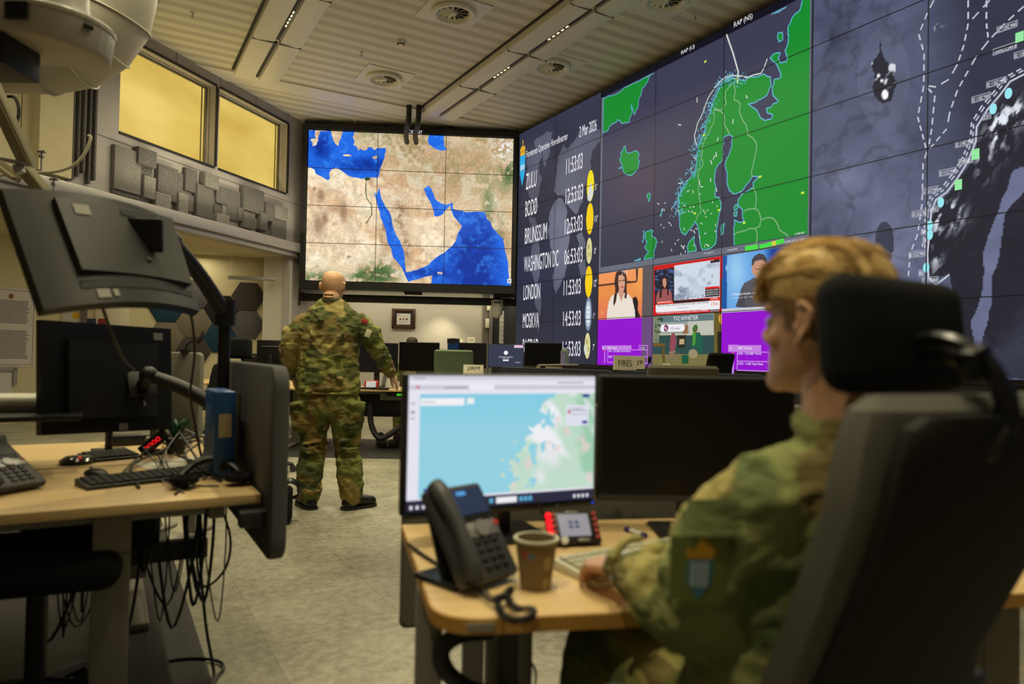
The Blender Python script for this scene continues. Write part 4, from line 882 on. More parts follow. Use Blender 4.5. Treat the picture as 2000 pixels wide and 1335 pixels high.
def man(X, Y, LX, LZ):
    b = np.empty(X.shape + (3,)); b[:] = (96, 160, 222); b = blend(b, (150, 200, 240), blob(X, Y, 1430, 260, 110, 260)); b = blend(b, (14, 60, 150), np.clip((X - 1700) / 90, 0, 1)); setc(b, X < 1335, (20, 84, 160)); b = blend(b, (130, 190, 230), np.clip(blob(X, Y, 1330, 220, 7, 26) * 2, 0, 1))
    setc(b, ins(X, Y, frac([(1480, 420), (1510, 370), (1600, 320), (1680, 330), (1780, 300), (1850, 360), (1880, 640), (1420, 612), (1450, 530), (1475, 500)], .03, 2, 2)), (84, 84, 92)); setc(b, ins(X, Y, [(1588, 190), (1600, 140), (1660, 110), (1720, 130), (1745, 200), (1740, 270), (1700, 330), (1640, 330), (1600, 290), (1582, 240)]), (196, 146, 122))
    setc(b, ins(X, Y, frac([(1585, 200), (1582, 140), (1610, 100), (1660, 75), (1710, 90), (1735, 130), (1740, 210), (1725, 170), (1690, 140), (1620, 150), (1600, 190)], .05, 2, 2)), (70, 66, 72)); setc(b, ins(X, Y, [(1480, 420), (1500, 500), (1530, 612), (1430, 612), (1450, 530)]), (70, 70, 78)); b = blend(b, (90, 54, 44), np.clip(blob(X, Y, 1650, 232, 30, 4) * 1.2, 0, 1)); return b
zb1 = VW.px(*C4(1292, 632))[1]; zt1 = VW.px(*C4(1298, 93))[1]
o = tvr('news_window', (x_c, x_d, zb1, min(zt1, bz0)), man, (200, 150)); label(o, [('Oljeprisen stiger', 1390, 505, 1700, 30), ('Priset per fat i dag', 1392, 530, 1600, 12)], G_white, 5)
zz = VW.px(*C4(1292, 670))[1]; t_ = MB().span((x_c, -.003, zz), (x_d, -.002, zb1)).build('ticker', glow('ticker_white', (206, 206, 214)), vw, False); label(t_, [('Et av landets storste selskap melder om nye tall', 1310, 652, 1600, 10)], G_bar, 5)
zmid0 = VW.px(*C4(42, 742))[1]
def purple(x0, x1, z1, rows):
    p = MB().span((x0, -.003, VZ0), (x1, -.0018, z1)).build('programme_window', G_purple, vw, False); m = MB(); (hx0, hy0, hx1, hy1), (b0, c0, b1, c1_), (r0, s0, r1, s1), cap = rows
    A = VW.px(*C4(hx0, hy0)); B = VW.px(*C4(hx0, hy1)); C = VW.px(*C4(hx1, hy0))[0]; m.span((A[0], -.005, B[1]), (C, -.004, A[1])).build('header_bar', G_lilac, p, False)
    m = MB(); P = [VW.px(*C4(r0, s0)), VW.px(*C4(r0, s1))]; X1 = VW.px(*C4(r1, s0))[0]; VW.line(m, [(P[0][0], P[0][1]), (X1, P[0][1]), (X1, P[1][1]), (P[0][0], P[1][1]), (P[0][0], P[0][1])], .012, 3, raw=True); zm_ = (P[0][1] + P[1][1]) / 2; VW.line(m, [(P[0][0], zm_), (X1, zm_)], .012, 3, raw=True)
    A = VW.px(*C4(b0, c0)); B = VW.px(*C4(b0, c1_)); C = VW.px(*C4(b1, c0))[0]; VW.line(m, [(A[0], A[1]), (C, A[1]), (C, B[1]), (A[0], B[1]), (A[0], A[1])], .012, 3, raw=True); m.build('table_line', G_lilac, p, False); label(p, cap, G_white, 5); return p
p = purple(VW.px(*C4(42, 742))[0] - .0, x_b, zmid0, ((85, 998, 378, 1040), (455, 998, 538, 1040), (140, 1040, 538, 1165), [('B', 92, 1028, 104, 14), ('BBC News', 145, 1030, 230, 20), ('12:45 - 12:55 BBC World News', 146, 1062, 368, 16), ('12:55', 146, 1122, 180, 16), ('12:50', 468, 1030, 512, 16)]))
VW.poly('pointer', [VW.px(*C4(98, 1045)), VW.px(*C4(124, 1045)), VW.px(*C4(111, 1065))], glow('pink', (230, 90, 140)), 5, p, raw=True); a, z = VW.px(*C4(111, 1065)); MB().span((a - .012, -.0055, z - .16), (a + .012, -.005, z)).build('slider', G_lilac, p, False)
p = purple(x_c, x_d, zz, ((1352, 995, 1680, 1055), (1352, 995, 1445, 1055), (1440, 1062, 1760, 1245), [('B', 1368, 1034, 1386, 20), ('BBC News', 1450, 1036, 1585, 28), ('12:45 - 12:55 BBC World', 1450, 1088, 1680, 22), ('12:55 - 13:00 Tech Now', 1450, 1188, 1700, 22)]))
VW.poly('pointer', [VW.px(*C4(1382, 1066)), VW.px(*C4(1416, 1066)), VW.px(*C4(1399, 1088))], glow('pink', (230, 90, 140)), 5, p, raw=True); a, z = VW.px(*C4(1399, 1088)); MB().span((a - .014, -.0055, z - .27), (a + .014, -.005, z)).build('slider', G_lilac, p, False)
def advert(X, Y, LX, LZ):
    b = np.empty(X.shape + (3,)); b[:] = (40, 72, 72); setc(b, Y < 885, (150, 158, 148)); setc(b, ins(X, Y, [(940, 740), (1200, 735), (1200, 880), (960, 880)]), (190, 190, 178)); setc(b, ins(X, Y, [(600, 705), (1200, 680), (1200, 745), (600, 770)]), (92, 116, 122)); setc(b, (Y > 882) & (Y < 894) & (X > 655), (196, 190, 170)); setc(b, (X < 655) & (Y < 970), (120, 128, 104)); setc(b, ins(X, Y, [(890, 795), (945, 795), (940, 880), (890, 880)]), (150, 100, 70))
    lf = (fbm(X / 18, Y / 18, 3) > .52) & (X > 615) & (X < 710) & (Y > 720) & (Y < 960); setc(b, lf, (44, 70, 42)); setc(b, ins(X, Y, [(840, 895), (922, 892), (918, 1020), (840, 1022)]), (40, 38, 36)); setc(b, ins(X, Y, [(858, 935), (908, 932), (906, 985), (858, 988)]), (190, 160, 120))
    setc(b, (Y > 1085), (118, 112, 66)); setc(b, ins(X, Y, [(597, 975), (715, 972), (715, 1000), (597, 1010)]), (110, 84, 40)); setc(b, ins(X, Y, [(685, 1000), (712, 1000), (712, 1190), (690, 1195)]), (96, 72, 34)); setc(b, (X > 1205), (104, 88, 40)); b = blend(b, (232, 176, 60), np.clip((blob(X, Y, 1290, 730, 50, 75) - .45) * 4, 0, 1)); setc(b, (X > 1240) & (Y > 860), (30, 28, 20))
    setc(b, ins(X, Y, frac([(1000, 870), (1060, 862), (1092, 920), (1085, 1080), (1070, 1100), (1040, 1030), (980, 1010), (968, 975), (1000, 985), (990, 920)], .05, 2, 2)), (26, 92, 70)); setc(b, ins(X, Y, [(990, 870), (1025, 868), (1015, 990), (990, 1000)]), (70, 150, 50)); setc(b, ins(X, Y, frac([(988, 830), (1005, 795), (1030, 785), (1045, 815), (1040, 840), (1025, 870), (995, 862)], .08, 2, 3)), (60, 110, 40)); setc(b, ins(X, Y, [(1018, 830), (1040, 835), (1030, 870), (1016, 866)]), (120, 84, 66))
    setc(b, ins(X, Y, frac([(782, 880), (805, 868), (820, 900), (830, 960), (810, 1060), (765, 1060), (762, 960)], .06, 2, 3)), (140, 70, 84)); cr_ = (fbm(X / 20, Y / 20, 3) > .47) & (blob(X, Y, 790, 1100, 75, 60) > .4); setc(b, cr_, (130, 110, 96)); b = blend(b, (150, 140, 104), np.clip((blob(X, Y, 995, 1080, 60, 60) - .45) * 5, 0, 1)); setc(b, ins(X, Y, [(882, 1095), (950, 1092), (948, 1178), (884, 1180)]), (16, 84, 56)); return b
o = tvr('news_window', (x_b, x_c, VZ0, VW.px(*C4(603, 706))[1]), advert, (250, 190)); label(o, [('TV2 NYHETER', 798, 750, 1048, 42)], G_white, 5)
m = MB(); A = VW.px(*C4(690, 790)); B = VW.px(*C4(690, 862)); C = VW.px(*C4(893, 790))[0]; zc_ = (A[1] + B[1]) / 2; h_ = (A[1] - B[1]) / 2
P = [(C - .0 + h_ * .8 * math.cos(t), zc_ + h_ * math.sin(t)) for t in np.linspace(-math.pi / 2, math.pi / 2, 9)] + [(A[0] + h_ * .8 * math.cos(t), zc_ + h_ * math.sin(t)) for t in np.linspace(math.pi / 2, 3 * math.pi / 2, 9)]
VW.poly('countdown_badge', [(a, b) for a, b in P], G_white, 5, o, raw=True); m = MB(); ell(m, A[0] + .07, zc_, h_ * .95, h_ * .95, 6); m.build('badge_disc', glow('plum', (130, 20, 80)), o, False)
label(o, [('På', 702, 846, 738, 36)], G_white, 7); label(o, [('15 min.', 776, 842, 872, 30)], glow('plum_text', (140, 50, 90)), 7)

# ---- sea chart
def c5(pts, seed=1, amp=.08, it=2, closed=True): return frac([(1560 + x / 2.384, y / 2.384) for x, y in pts], amp, it, seed, closed)
NORW = c5([(2000, -300), (1300, 200), (1049,340),(980,400),(900,480),(840,590),(830,680),(780,790),(700,900),(640,950),(615,1030),(600,1130),(600,1230),(620,1310),(700,1275),(730,1400),(700,1700),(3000,1900),(3000,-300)], 3, .05, 3)
BOTH = c5([(1000,790),(1120,770),(960,1000),(940,1150),(900,1290),(880,1500),(820,1700),(800,1500),(860,1335),(860,1200),(880,1100),(930,980),(980,850)], 4, .06, 3)
SVAL = c5([(380,190),(392,260),(415,290),(450,300),(455,400),(435,470),(400,480),(355,450),(345,400),(340,290),(365,260)], 5, .12, 3)
def chart(PX, PY, LX, LZ):
    X = (PX - 1560) * 2.384; Y = PY * 2.384
    n = fbm(LX * 1.6, LZ * 1.6, 6); n2 = fbm(LX * 6, LZ * 6, 5); w_ = fbm(LX * 2.2 + 2 * n, LZ * 2.2 + 3 * n, 6); rdg = 1 - np.abs(fbm(LX * 3 + n * 2, LZ * 3, 6) - .5) * 7
    b = np.empty(X.shape + (3,)); b[:] = (82, 88, 114); b = blend(b, (112, 118, 146), np.clip(blob(X, Y, 230, 870, 130, 140) + blob(X, Y, 450, 1120, 170, 220) + blob(X, Y, 420, 640, 90, 120) * .5 + blob(X, Y, 420, 60, 130, 60) * .5, 0, .85) * np.clip(.5 + (w_ - .42) * 4, 0, 1))
    b = blend(b, (44, 47, 66), np.clip((X - 560) / 250, 0, 1) * np.clip((900 - Y) / 400, 0, 1) * .85); b = blend(b, (50, 54, 74), np.clip(blob(X, Y, 140, 1020, 120, 90) + blob(X, Y, 120, 180, 120, 130) * .7 + blob(X, Y, 560, 600, 60, 90) * .8, 0, 1) * np.clip((w_ - .40) * 4, 0, 1))
    b = blend(b, (98, 104, 130), ((blob(X, Y, 395, 370, 130, 260) > .42) & (X < 560)) * .55); b = b * (1 - .18 * np.clip(rdg - .55, 0, 1) * 2 * np.clip((620 - X) / 200, 0, 1))[..., None]
    sv = ins(PX, PY, SVAL); sn_ = fbm(LX * 14, LZ * 9, 4); b = np.where(sv[..., None], blend(np.zeros_like(b) + (40, 40, 52), (216, 220, 230), np.clip((sn_ - .53) * 10, 0, 1)), b)
    b = blend(b, (246, 246, 250), np.clip((blob(X, Y, 402, 440, 20, 30) + blob(X, Y, 372, 352, 9, 11) + blob(X, Y, 388, 375, 8, 9) - .45) * 5, 0, 1)); b = blend(b, (50, 52, 70), (np.clip(blob(X, Y, 400, 1130, 42, 95) * 1.5, 0, 1) > .5) * (fbm(LX * 9, LZ * 6, 4) > .45) * .85)
    w2_ = np.clip((fbm(X / 14 + 40, Y / 14, 3) - .5) * 8, 0, 1) * blob(X, Y, 640, 118, 26, 26); b = blend(b, (210, 214, 226), w2_)
    ld = ins(PX, PY, NORW); dk = np.zeros_like(b) + np.array((36, 36, 48)); strk = fbm(LX * 9 + LZ * 2, LZ * 3 - LX * 2, 5)
    cl = np.clip(blob(X, Y, 700, 1000, 70, 70) + blob(X, Y, 930, 610, 60, 90) + blob(X, Y, 860, 760, 40, 80) * .7 + blob(X, Y, 1010, 520, 60, 60) + blob(X, Y, 640, 1150, 30, 120) * .8, 0, 1); dk = blend(dk, (226, 232, 242), np.clip(cl * 1.3, 0, 1) * np.clip((fbm((X + Y * .5) / 20, (Y - X * .9) / 60, 5) - .45) * 6, 0, 1)); dk = blend(dk, (60, 62, 80), np.clip((w_ - .55) * 4, 0, .7))
    b = np.where(ld[..., None], dk, b); bo = ins(PX, PY, BOTH); b = np.where(bo[..., None], np.zeros_like(b) + (104, 110, 140), b); return b * (.9 + .2 * n2)[..., None]
VW.raster('sea_chart', mx1 + .01, VL, VZ0, VZ1, 640, 420, chart, attr_glow('chart_picture'), 1)
ch = MB(); C5 = lambda x, y: (1560 + x / 2.384, y / 2.384)
for p in ([(630,2),(600,60),(560,160),(585,250),(583,400),(555,545),(598,705)], [(790,2),(790,110),(770,210),(740,300),(700,370),(640,405),(583,397)], [(890,2),(790,110)], [(875,2),(875,110),(885,190),(830,260),(790,330),(740,420),(705,520),(690,600),(600,705)], [(600,410),(635,445),(620,600),(605,690)], [(598,705),(580,760),(575,950),(555,1090),(520,1180),(510,1300)], [(1049,30),(960,110),(885,190)]): VW.line(ch, [C5(*q) for q in p], .014, 3, dash=.075)
CO = [(1100,320),(985,380),(940,440),(880,510),(830,590),(825,660),(790,750),(740,830),(690,895),(640,930),(618,985),(610,1090),(600,1180),(605,1290),(640,1325),(700,1280)]
VW.line(ch, [C5(*q) for q in CO], .016, 3); VW.line(ch, [C5(x - 14, y - 12) for x, y in CO[:-3]], .012, 3, dash=.05); VW.line(ch, [C5(x - 24, y - 20) for x, y in CO[:-3]], .014, 3, dash=.05); ch.build('route_line', glow('route_grey', (190, 194, 208)), vw, False)
LB = [('02 1159Z MAR',925,155,1018),('TRANSOCEAN B',907,258,1015),('02 1158Z',1005,275,1065),('02 1150Z MAR',877,410,967),('02 1150Z MAR',808,480,893),('SORT',860,560,895),('02 1149Z MAR',732,688,815),('POLARREX',747,770,812),('02 1151Z MAR',656,822,735),('02 1151Z MAR',576,906,650),('NORD',612,990,650),('02 1151Z MAR',529,1012,603),('BRA',572,1092,600),('UPP',580,1135,600),('02 1151Z MAR',514,1200,590),('BSK',560,1285,585),('02 1151Z MAR',575,1320,650),('02 1150Z MAR',300,1185,368)]
tx = MB(); bx = MB()
for s, l, b, r in LB:
    VW.text(tx, s, C5(l + 3, b - 4), C5(r - 3, b - 4), C5(l + 3, b - 22), 4); A = VW.px(*C5(l, b)); X1 = VW.px(*C5(r, b))[0]; Z1 = VW.px(*C5(l, b - 27))[1]; VW.line(bx, [(A[0], A[1]), (X1, A[1]), (X1, Z1), (A[0], Z1), (A[0], A[1])], .008, 4, raw=True)
tx.build('ship_label', G_white, vw, False); bx.build('label_box', glow('box_grey', (150, 154, 170)), vw, False)
m = MB()
for x, y in ((978,435),(907,507),(663,942),(613,1050),(612,1093),(595,1245),(377,1225)): a, z = VW.px(*C5(x, y)); ell(m, a, z, .028, .045, 5)
m.build('ship_marker', glow('marker_cyan', (150, 230, 240)), vw, False); m = MB()
for x, y in ((825,718),(745,860),(1030,175)): a, z = VW.px(*C5(x, y)); m.span((a - .03, -.007, z - .045), (a + .03, -.006, z + .045))
m.build('ship_marker', glow('marker_green', (150, 230, 160)), vw, False)
sm = MB()
for k in range(1, NV): sm.span((K(k) - .0045, -.0105, VZ0), (K(k) + .0045, -.0095, VZ1))
for r in range(1, 6): sm.span((0, -.0105, VZ1 - r * PH - .0045), (VL, -.0095, VZ1 - r * PH + .0045))
sm.build('panel_seams', M_seam, vw, False)
# ================================================================== BACK OF THE ROOM
M_wood = node_mat('birch_worktop', lambda nt, b: None)
def wood_nodes(nt, b):
    tc = nt.nodes.new('ShaderNodeTexCoord'); mp = nt.nodes.new('ShaderNodeMapping'); mp.inputs['Scale'].default_value = (1.5, 22, 22)
    nt.links.new(tc.outputs['Object'], mp.inputs['Vector']); n = nt.nodes.new('ShaderNodeTexNoise'); n.inputs['Scale'].default_value = 2.0; n.inputs['Detail'].default_value = 5
    nt.links.new(mp.outputs[0], n.inputs['Vector']); r = nt.nodes.new('ShaderNodeValToRGB'); e = r.color_ramp.elements
    e[0].position = .3; e[0].color = (*lin((214, 180, 122)), 1); e[1].position = .7; e[1].color = (*lin((232, 202, 148)), 1)
    nt.links.new(n.outputs['Fac'], r.inputs['Fac']); nt.links.new(r.outputs['Color'], b.inputs['Base Color']); b.inputs['Roughness'].default_value = .45
wood_nodes(M_wood.node_tree, M_wood.node_tree.nodes['Principled BSDF'])
M_edge = mat('worktop_edge', (196, 146, 70), .5, var=.08, vscale=20)
M_leg = mat('grey_powder_coat', (132, 128, 120), .5, .2)
M_fab = mat('black_fabric', (26, 26, 28), .95, bump=.3, bscale=500, spec=.2)
M_fgreen = mat('green_fabric', (116, 132, 106), .95, bump=.4, bscale=500, spec=.2)
M_fgrey = mat('grey_fabric', (84, 84, 80), .95, bump=.3, bscale=500, spec=.2)
M_part = mat('grey_partition_fabric', (98, 98, 100), .9, bump=.3, bscale=400, spec=.2)
M_navy = mat('navy_partition', (34, 36, 52), .8, bump=.2, bscale=400)
M_scr = mat('dark_screen_glass', (10, 10, 13), .25, spec=.4)
M_white_p = mat('white_plastic', (206, 204, 196), .45)
M_card = mat('name_card', (226, 220, 196), .8)

def desk(name, label, origin, rz, w, d, h=.74, legs=(.25, .75), group=None, mod=True, foot=.68, th=.026):
    t = thing(name, label, 'desk', origin, rz, group)
    MB().box((w / 2, d / 2, h - th / 2), (w, d, th), .004).build('worktop', M_wood, t)
    for q in legs:
        l = MB().box((w * q, d * .55, .36), (.075, .055, h - .06), .006).build('leg', M_leg, t)
        MB().box((w * q, d * .55, .02), (.07, foot, .03), .01).build('foot', M_leg, l)
    MB().box((w / 2, d * .55, h - .06), (w * .8, .05, .04), .004).build('crossbar', M_leg, t)
    if mod: MB().box((w / 2, d * .72, h - .22), (w * .92, .02, .32), .004).build('cable_tray', M_blackp, t)
    return t
def monitor(label, px0, px1, py0, py1, Y, rz=0.0, back=False, scr=None, group=None, desk_z=.745, name='computer_monitor', img=None):
    A = atY(px0, (py0 + py1) / 2, Y); B = atY(px1, (py0 + py1) / 2, Y); T = atY((px0 + px1) / 2, py0, Y).z; Bz = atY((px0 + px1) / 2, py1, Y).z
    w_ = (B - A).length / max(math.cos(rz), .4); c = (A + B) / 2; h = T - Bz
    t = thing(name, label, 'monitor', (c.x, Y, desk_z), rz + (math.pi if back else 0), group)
    z0 = Bz - desk_z
    MB().box((0, .02, z0 + h / 2), (w_, .035, h), .006).build('housing', M_blackp, t)
    MB().span((-w_ / 2 + .008, .0005, z0 + .014), (w_ / 2 - .008, .0035, z0 + h - .008)).build('screen', scr or M_scr, t, False)
    if back:
        MB().box((0, .045, z0 + h * .78), (w_ * .7, .006, .012), .002).build('vent_slot', M_leg, t)
    MB().span((-.035, .04, .01), (.035, .065, z0 + h * .5), .006).build('stand_neck', M_blackp, t)
    MB().box((0, .05, .006), (.24, .18, .012), .004).build('stand_base', M_blackp, t)
    return t, w_, z0, h
def sign(label, px0, px1, py0, py1, Y, st, rz=0.0, z_base=None):
    A = atY(px0, (py0 + py1) / 2, Y); B = atY(px1, (py0 + py1) / 2, Y); T = atY((px0 + px1) / 2, py0, Y).z; Bz = atY((px0 + px1) / 2, py1, Y).z
    w_ = (B - A).length; t = thing('name_sign', label, 'sign', ((A.x + B.x) / 2, Y, Bz), rz, None); h = T - Bz
    m = MB(); th = math.radians(72); m.prism([(0, 0), (.06, 0), (.031, h), (.029, h)], -w_ / 2, w_ / 2, Matrix.Rotation(math.radians(90), 4, 'Z') @ Matrix.Rotation(math.radians(90), 4, 'X')); 
    m = MB().loft([[Vector((x, -.02, 0)), Vector((x, .03, 0)), Vector((x, .012, h)), Vector((x, -.002 + .008, h))] for x in (-w_ / 2, w_ / 2)]); m.build('card', M_card, t, False)
    if st:
        M = Matrix.Translation((0, -.0205, 0)) @ Matrix.Rotation(math.atan2(-.026, h), 4, 'X'); k = MB(); tw = w_ * .62; add_text(k, st, -tw / 2, h * (.46 if st == 'JIRM' else .28), tw, h * .42, -.001, M); k.build('lettering', mat('sign_ink', (40, 36, 30), .8), t, False)
    return t
def office_chair(label, loc, rz, seat_m, back_m, back_h=(.62, 1.12), bw=.46, head=False, arms=True, group=None, name='office_chair'):
    t = thing(name, label, 'chair', loc, rz, group)            # faces +y
    for k in range(5):
        a = math.radians(72 * k + 18); c, s = math.cos(a), math.sin(a)
        l = MB().tube([(0, 0, .13), (c * .16, s * .16, .10), (c * .31, s * .31, .075)], [.03, .024, .018], 8).build('base_arm', M_blackp, t)
        MB().cyl((c * .31 - s * .012, s * .31 + c * .012, .032), (c * .31 - s * .03, s * .31 + c * .03, .032), .032, n=14).cyl((c * .31 + s * .012, s * .31 - c * .012, .032), (c * .31 + s * .03, s * .31 - c * .03, .032), .032, n=14).cyl((c * .31, s * .31, .03), (c * .31, s * .31, .08), .009, n=8).build('caster', M_dark, l)
    MB().cyl((0, 0, .11), (0, 0, .43), .028).cyl((0, 0, .11), (0, 0, .25), .04).build('column', M_blackp, t)
    MB().box((0, 0, .44), (.2, .24, .05), .015).build('mechanism', M_blackp, t)
    MB().box((0, .02, .495), (.49, .47, .085), .035, seg=4).build('seat', seat_m, t)
    R = []; z0, z1 = back_h; n = 22
    for j in range(9):
        f = (0, .14, .3, .45, .6, .75, .9, .97, 1)[j]; z = z0 + (z1 - z0) * f; wv = bw / 2 * (.84 + .16 * min(1, f * 1.6)) * (1, .985, .90)[max(0, j - 6)]; yb = -.22 - .06 * f + .03 * math.sin(f * math.pi); tk = .035 if 0 < f < 1 else .012
        ring = []
        for i in range(n):
            a = 2 * math.pi * i / n; cx = math.copysign(abs(math.cos(a)) ** .5, math.cos(a)); sy = math.copysign(abs(math.sin(a)) ** .7, math.sin(a))
            ring.append((cx * wv, yb + sy * tk + .05 * cx * cx, z))
        R.append(ring)
    MB().loft(R).build('backrest', back_m, t)
    MB().tube([(0, -.02, .44), (0, -.2, .44), (0, -.29, .52), (0, -.285, z0 + .2)], [.03, .03, .028, .02], 8).build('back_support', M_blackp, t)
    if head: MB().box((0, -.24, z1 + .13), (.27, .07, .17), .033, seg=4).build('headrest', back_m, t); MB().tube([(0, -.29, z1 - .1), (0, -.31, z1 + .02), (0, -.26, z1 + .1)], .016, 8).build('headrest_post', M_blackp, t)
    if arms:
        for s in (-1, 1):
            a = MB().tube([(s * .2, 0, .46), (s * .28, 0, .47), (s * .29, 0, .55), (s * .29, .0, .66)], .018, 8).build('armrest', M_blackp, t)
            MB().box((s * .29, .02, .675), (.085, .25, .028), .012).build('arm_pad', M_dark, a)
    return t
# the desk in front of the standing man
D1 = desk('desk', 'long birch-topped desk behind the standing soldier, with grey column legs', (-2.95, 8.45, .006), math.radians(2), 2.9, .8, .74, (.08, .2, .62, .9), foot=.62)
MB().box((1.95, .3, .64), (1.25, .12, .09), .006).build('power_rail', M_leg, D1)
for k in range(6): MB().cyl((1.62 + k * .075 + (.09 if k > 3 else 0), .2405, .64), (1.62 + k * .075 + (.09 if k > 3 else 0), .236, .64), .023, n=14).build('socket', M_blackp, D1)
dv = thing('equipment_box', 'black rack unit with a green lit display under the birch desk', 'equipment', (-1.42, 8.66, .651), math.radians(2)); MB().box((.2, .0, .033), (.62, .2, .05), .003).build('body', M_blackp, dv); MB().span((.02, -.105, .02), (.13, -.1, .045)).build('display', glow('lcd_green', (60, 190, 40)), dv, False); MB().cyl((.49, -.106, .03), (.49, -.1, .03), .008).build('status_light', glow('led_green', (40, 230, 120)), dv)
for p0, lb in (((-2.85, 8.95, .752), 'a'),):
    pass
monitor('back of a black monitor with a pale vent slot, left of the standing soldier', 503, 556, 664, 720, 9.6, back=True, desk_z=.746)
monitor('small black monitor seen from behind at the far left, lower than its neighbour', 476, 503, 690, 714, 10.6, back=True, desk_z=.746)
monitor('blank dark blue monitor just right of the standing soldier', 693, 777, 669, 727, 9.0, scr=mat('dim_blue_screen', (24, 26, 40), .3), desk_z=.746)
monitor('blank black monitor right of the bluish one, with a head showing above it', 779, 858, 668, 725, 9.02, desk_z=.746)
desk('desk', 'birch desk at the far left beyond the grey partitions', (-4.6, 9.4, 0), math.radians(3), 1.9, 1.6, .74, (.2, .8))
monitor('black monitor behind the green chair, with two white name cards above it', 886, 950, 669, 719, 10.0, scr=mat('dim_violet_screen', (16, 14, 26), .3), desk_z=.746)
lk, w_, z0, h = monitor('monitor with a dark blue lock screen and a white round badge', 953, 1023, 672, 718, 10.0, scr=glow('lock_screen', (52, 58, 78)), desk_z=.746)
m = MB(); ee = lambda mb, x, z, r, rz_: mb.cyl((x, -.002, z), (x, -.0005, z), r, n=20)
ee(m, 0, z0 + h * .64, .03, 0); m.build('badge', G_white, lk)
k = MB(); add_text(k, 'FORSVARETS OPERATIVE', -.10, z0 + h * .44, .2, .014, -.001); add_text(k, 'HOVEDKVARTER', -.05, z0 + h * .38, .1, .012, -.001); k.span((-.04, -.0015, z0 + h * .29), (.04, -.0005, z0 + h * .35)); add_text(k, 'Filkes', .14, z0 + h * .22, .07, .014, -.001); k.build('screen_text', G_white, lk, False)
m = MB().span((w_ / 2 - .14, -.002, z0 + h * .86), (w_ / 2 - .012, -.0005, z0 + h * .975)).build('corner_label', glow('label_pink', (226, 190, 214)), lk, False)
monitor('blank black monitor left of the water bottle, right of the lock screen', 1024, 1098, 669, 715, 9.6, desk_z=.746)
desk('desk', 'birch desk in the far middle carrying three monitors and a bottle', (-1.0, 9.75, .006), math.radians(-2), 1.95, .8, .74, (.15, .85))
office_chair('office chair with a pale green fabric back in front of the far monitors', (atY(882, 700, 7.6).x, 7.9, .0), math.radians(4), M_fgreen, M_fgreen, (.72, 1.24), .43, arms=False)
office_chair('beige chair back just right of the blank monitor beside the water bottle', (.55, 10.62, 0), math.radians(5), mat('beige_fabric', (150, 142, 112), .95), mat('beige_fabric', (150, 142, 112), .95), (.7, 1.27), .40, arms=False)
office_chair('grey-backed office chair half hidden between two far monitors', (atY(868, 700, 10.6).x, 10.9, 0), math.radians(2), M_fgrey, mat('pale_grey_fabric', (140, 138, 128), .9), (.7, 1.26), .5, arms=False)
tb = thing('tumbler', 'dark blue drinks tumbler standing by the green chair', 'cup', (atY(886, 680, 9.4).x, 9.4, 1.14)); 
tb.location = (atY(886, 690, 9.9).x, 9.82, .746)
MB().lathe([(0, 0), (.06, 0), (.075, .30), (.085, .62), (0, .62)]).build('body', mat('tumbler_blue', (30, 70, 130), .3, .3), tb); MB().lathe([(.087, .60), (.09, .66), (.0, .67)]).build('lid', M_blackp, tb)
bt = thing('water_bottle', 'clear plastic water bottle with a blue cap on the dark partition', 'bottle', atY(1103, 712.5, 5.3)); 
M_pet = mat('clear_plastic', (190, 205, 205), .15, trans=.6, alpha=.75)
MB().lathe([(0, .001), (.032, .001), (.034, .03), (.031, .07), (.034, .09), (.03, .11), (.012, .13), (.012, .14), (0, .14)], n=20).build('body', M_pet, bt); MB().lathe([(.014, .136), (.014, .155), (0, .156)], n=16).build('cap', mat('blue_cap', (40, 60, 150), .4), bt)
# navy partition in front of the video wall
NP = [Vector((-.15, 5.25, 0)), Vector((1.05, 4.95, 0)), Vector((1.62, 3.95, 0)), Vector((2.3, 3.0, 0))]
def partition(label, A, B, z0, z1, m, th=.045, r=.06, name='desk_partition', cap=None, feet=True):
    d = B - A; L = d.length; t = thing(name, label, 'partition', (A.x, A.y, 0), math.atan2(d.y, d.x))
    pts = []
    for cx, cz, a0 in ((L - r, z1 - r, 0), (r, z1 - r, 90), (r, z0 + r, 180), (L - r, z0 + r, 270)):
        for q in range(5): a = math.radians(a0 + q * 22.5); pts.append((cx + r * math.cos(a), cz + r * math.sin(a)))
    MB().prism(pts, -th / 2, th / 2, Matrix.Rotation(math.radians(90), 4, 'X'), .012).build('panel', m, t)
    if feet:
        for q in (.12, .88): MB().span((L * q - .03, -.02, 0), (L * q + .03, .02, z0 + .05)).box((L * q, 0, .012), (.06, .4, .02), .004).build('foot', M_leg, t)
    return t
partition('navy fabric partition in the middle distance, under the FIRES sign end', atY(975, 720, 6.1), atY(1200, 720, 5.4), .35, EYE - .106, M_navy)
partition('navy fabric partition running right behind the foreground black monitor', atY(1203, 725, 5.3), atY(1500, 730, 4.55), .35, 1.10, M_navy)
sign('cream name sign reading JIRM left of the foreground map monitor', 905, 944, 712, 735, 5.9, 'JIRM')
sb = thing('sign_rail', 'thin dark ledge on the desk row carrying the JIRM sign', 'shelf', (-.45, 5.93, 0), 0); MB().box((.12, .03, EYE - .192 - .011), (.9, .09, .02), .003).build('ledge', M_blackp, sb); MB().span((-.2, .02, 0), (-.15, .06, 1.0)).span((.4, .02, 0), (.45, .06, 1.0)).build('post', M_blackp, sb)
sign('cream name sign reading FIRES on the navy partition', 1199, 1242, 694, 722, 5.32, 'FIRES', .1); sign('cream name sign reading J9 half hidden behind the FIRES sign', 1238, 1259, 695, 720, 5.5, 'J9', .1)
sign('white name sign reading OPS, partly hidden behind the standing soldier arm', 728, 750, 660, 672, 9.1, 'OPS')
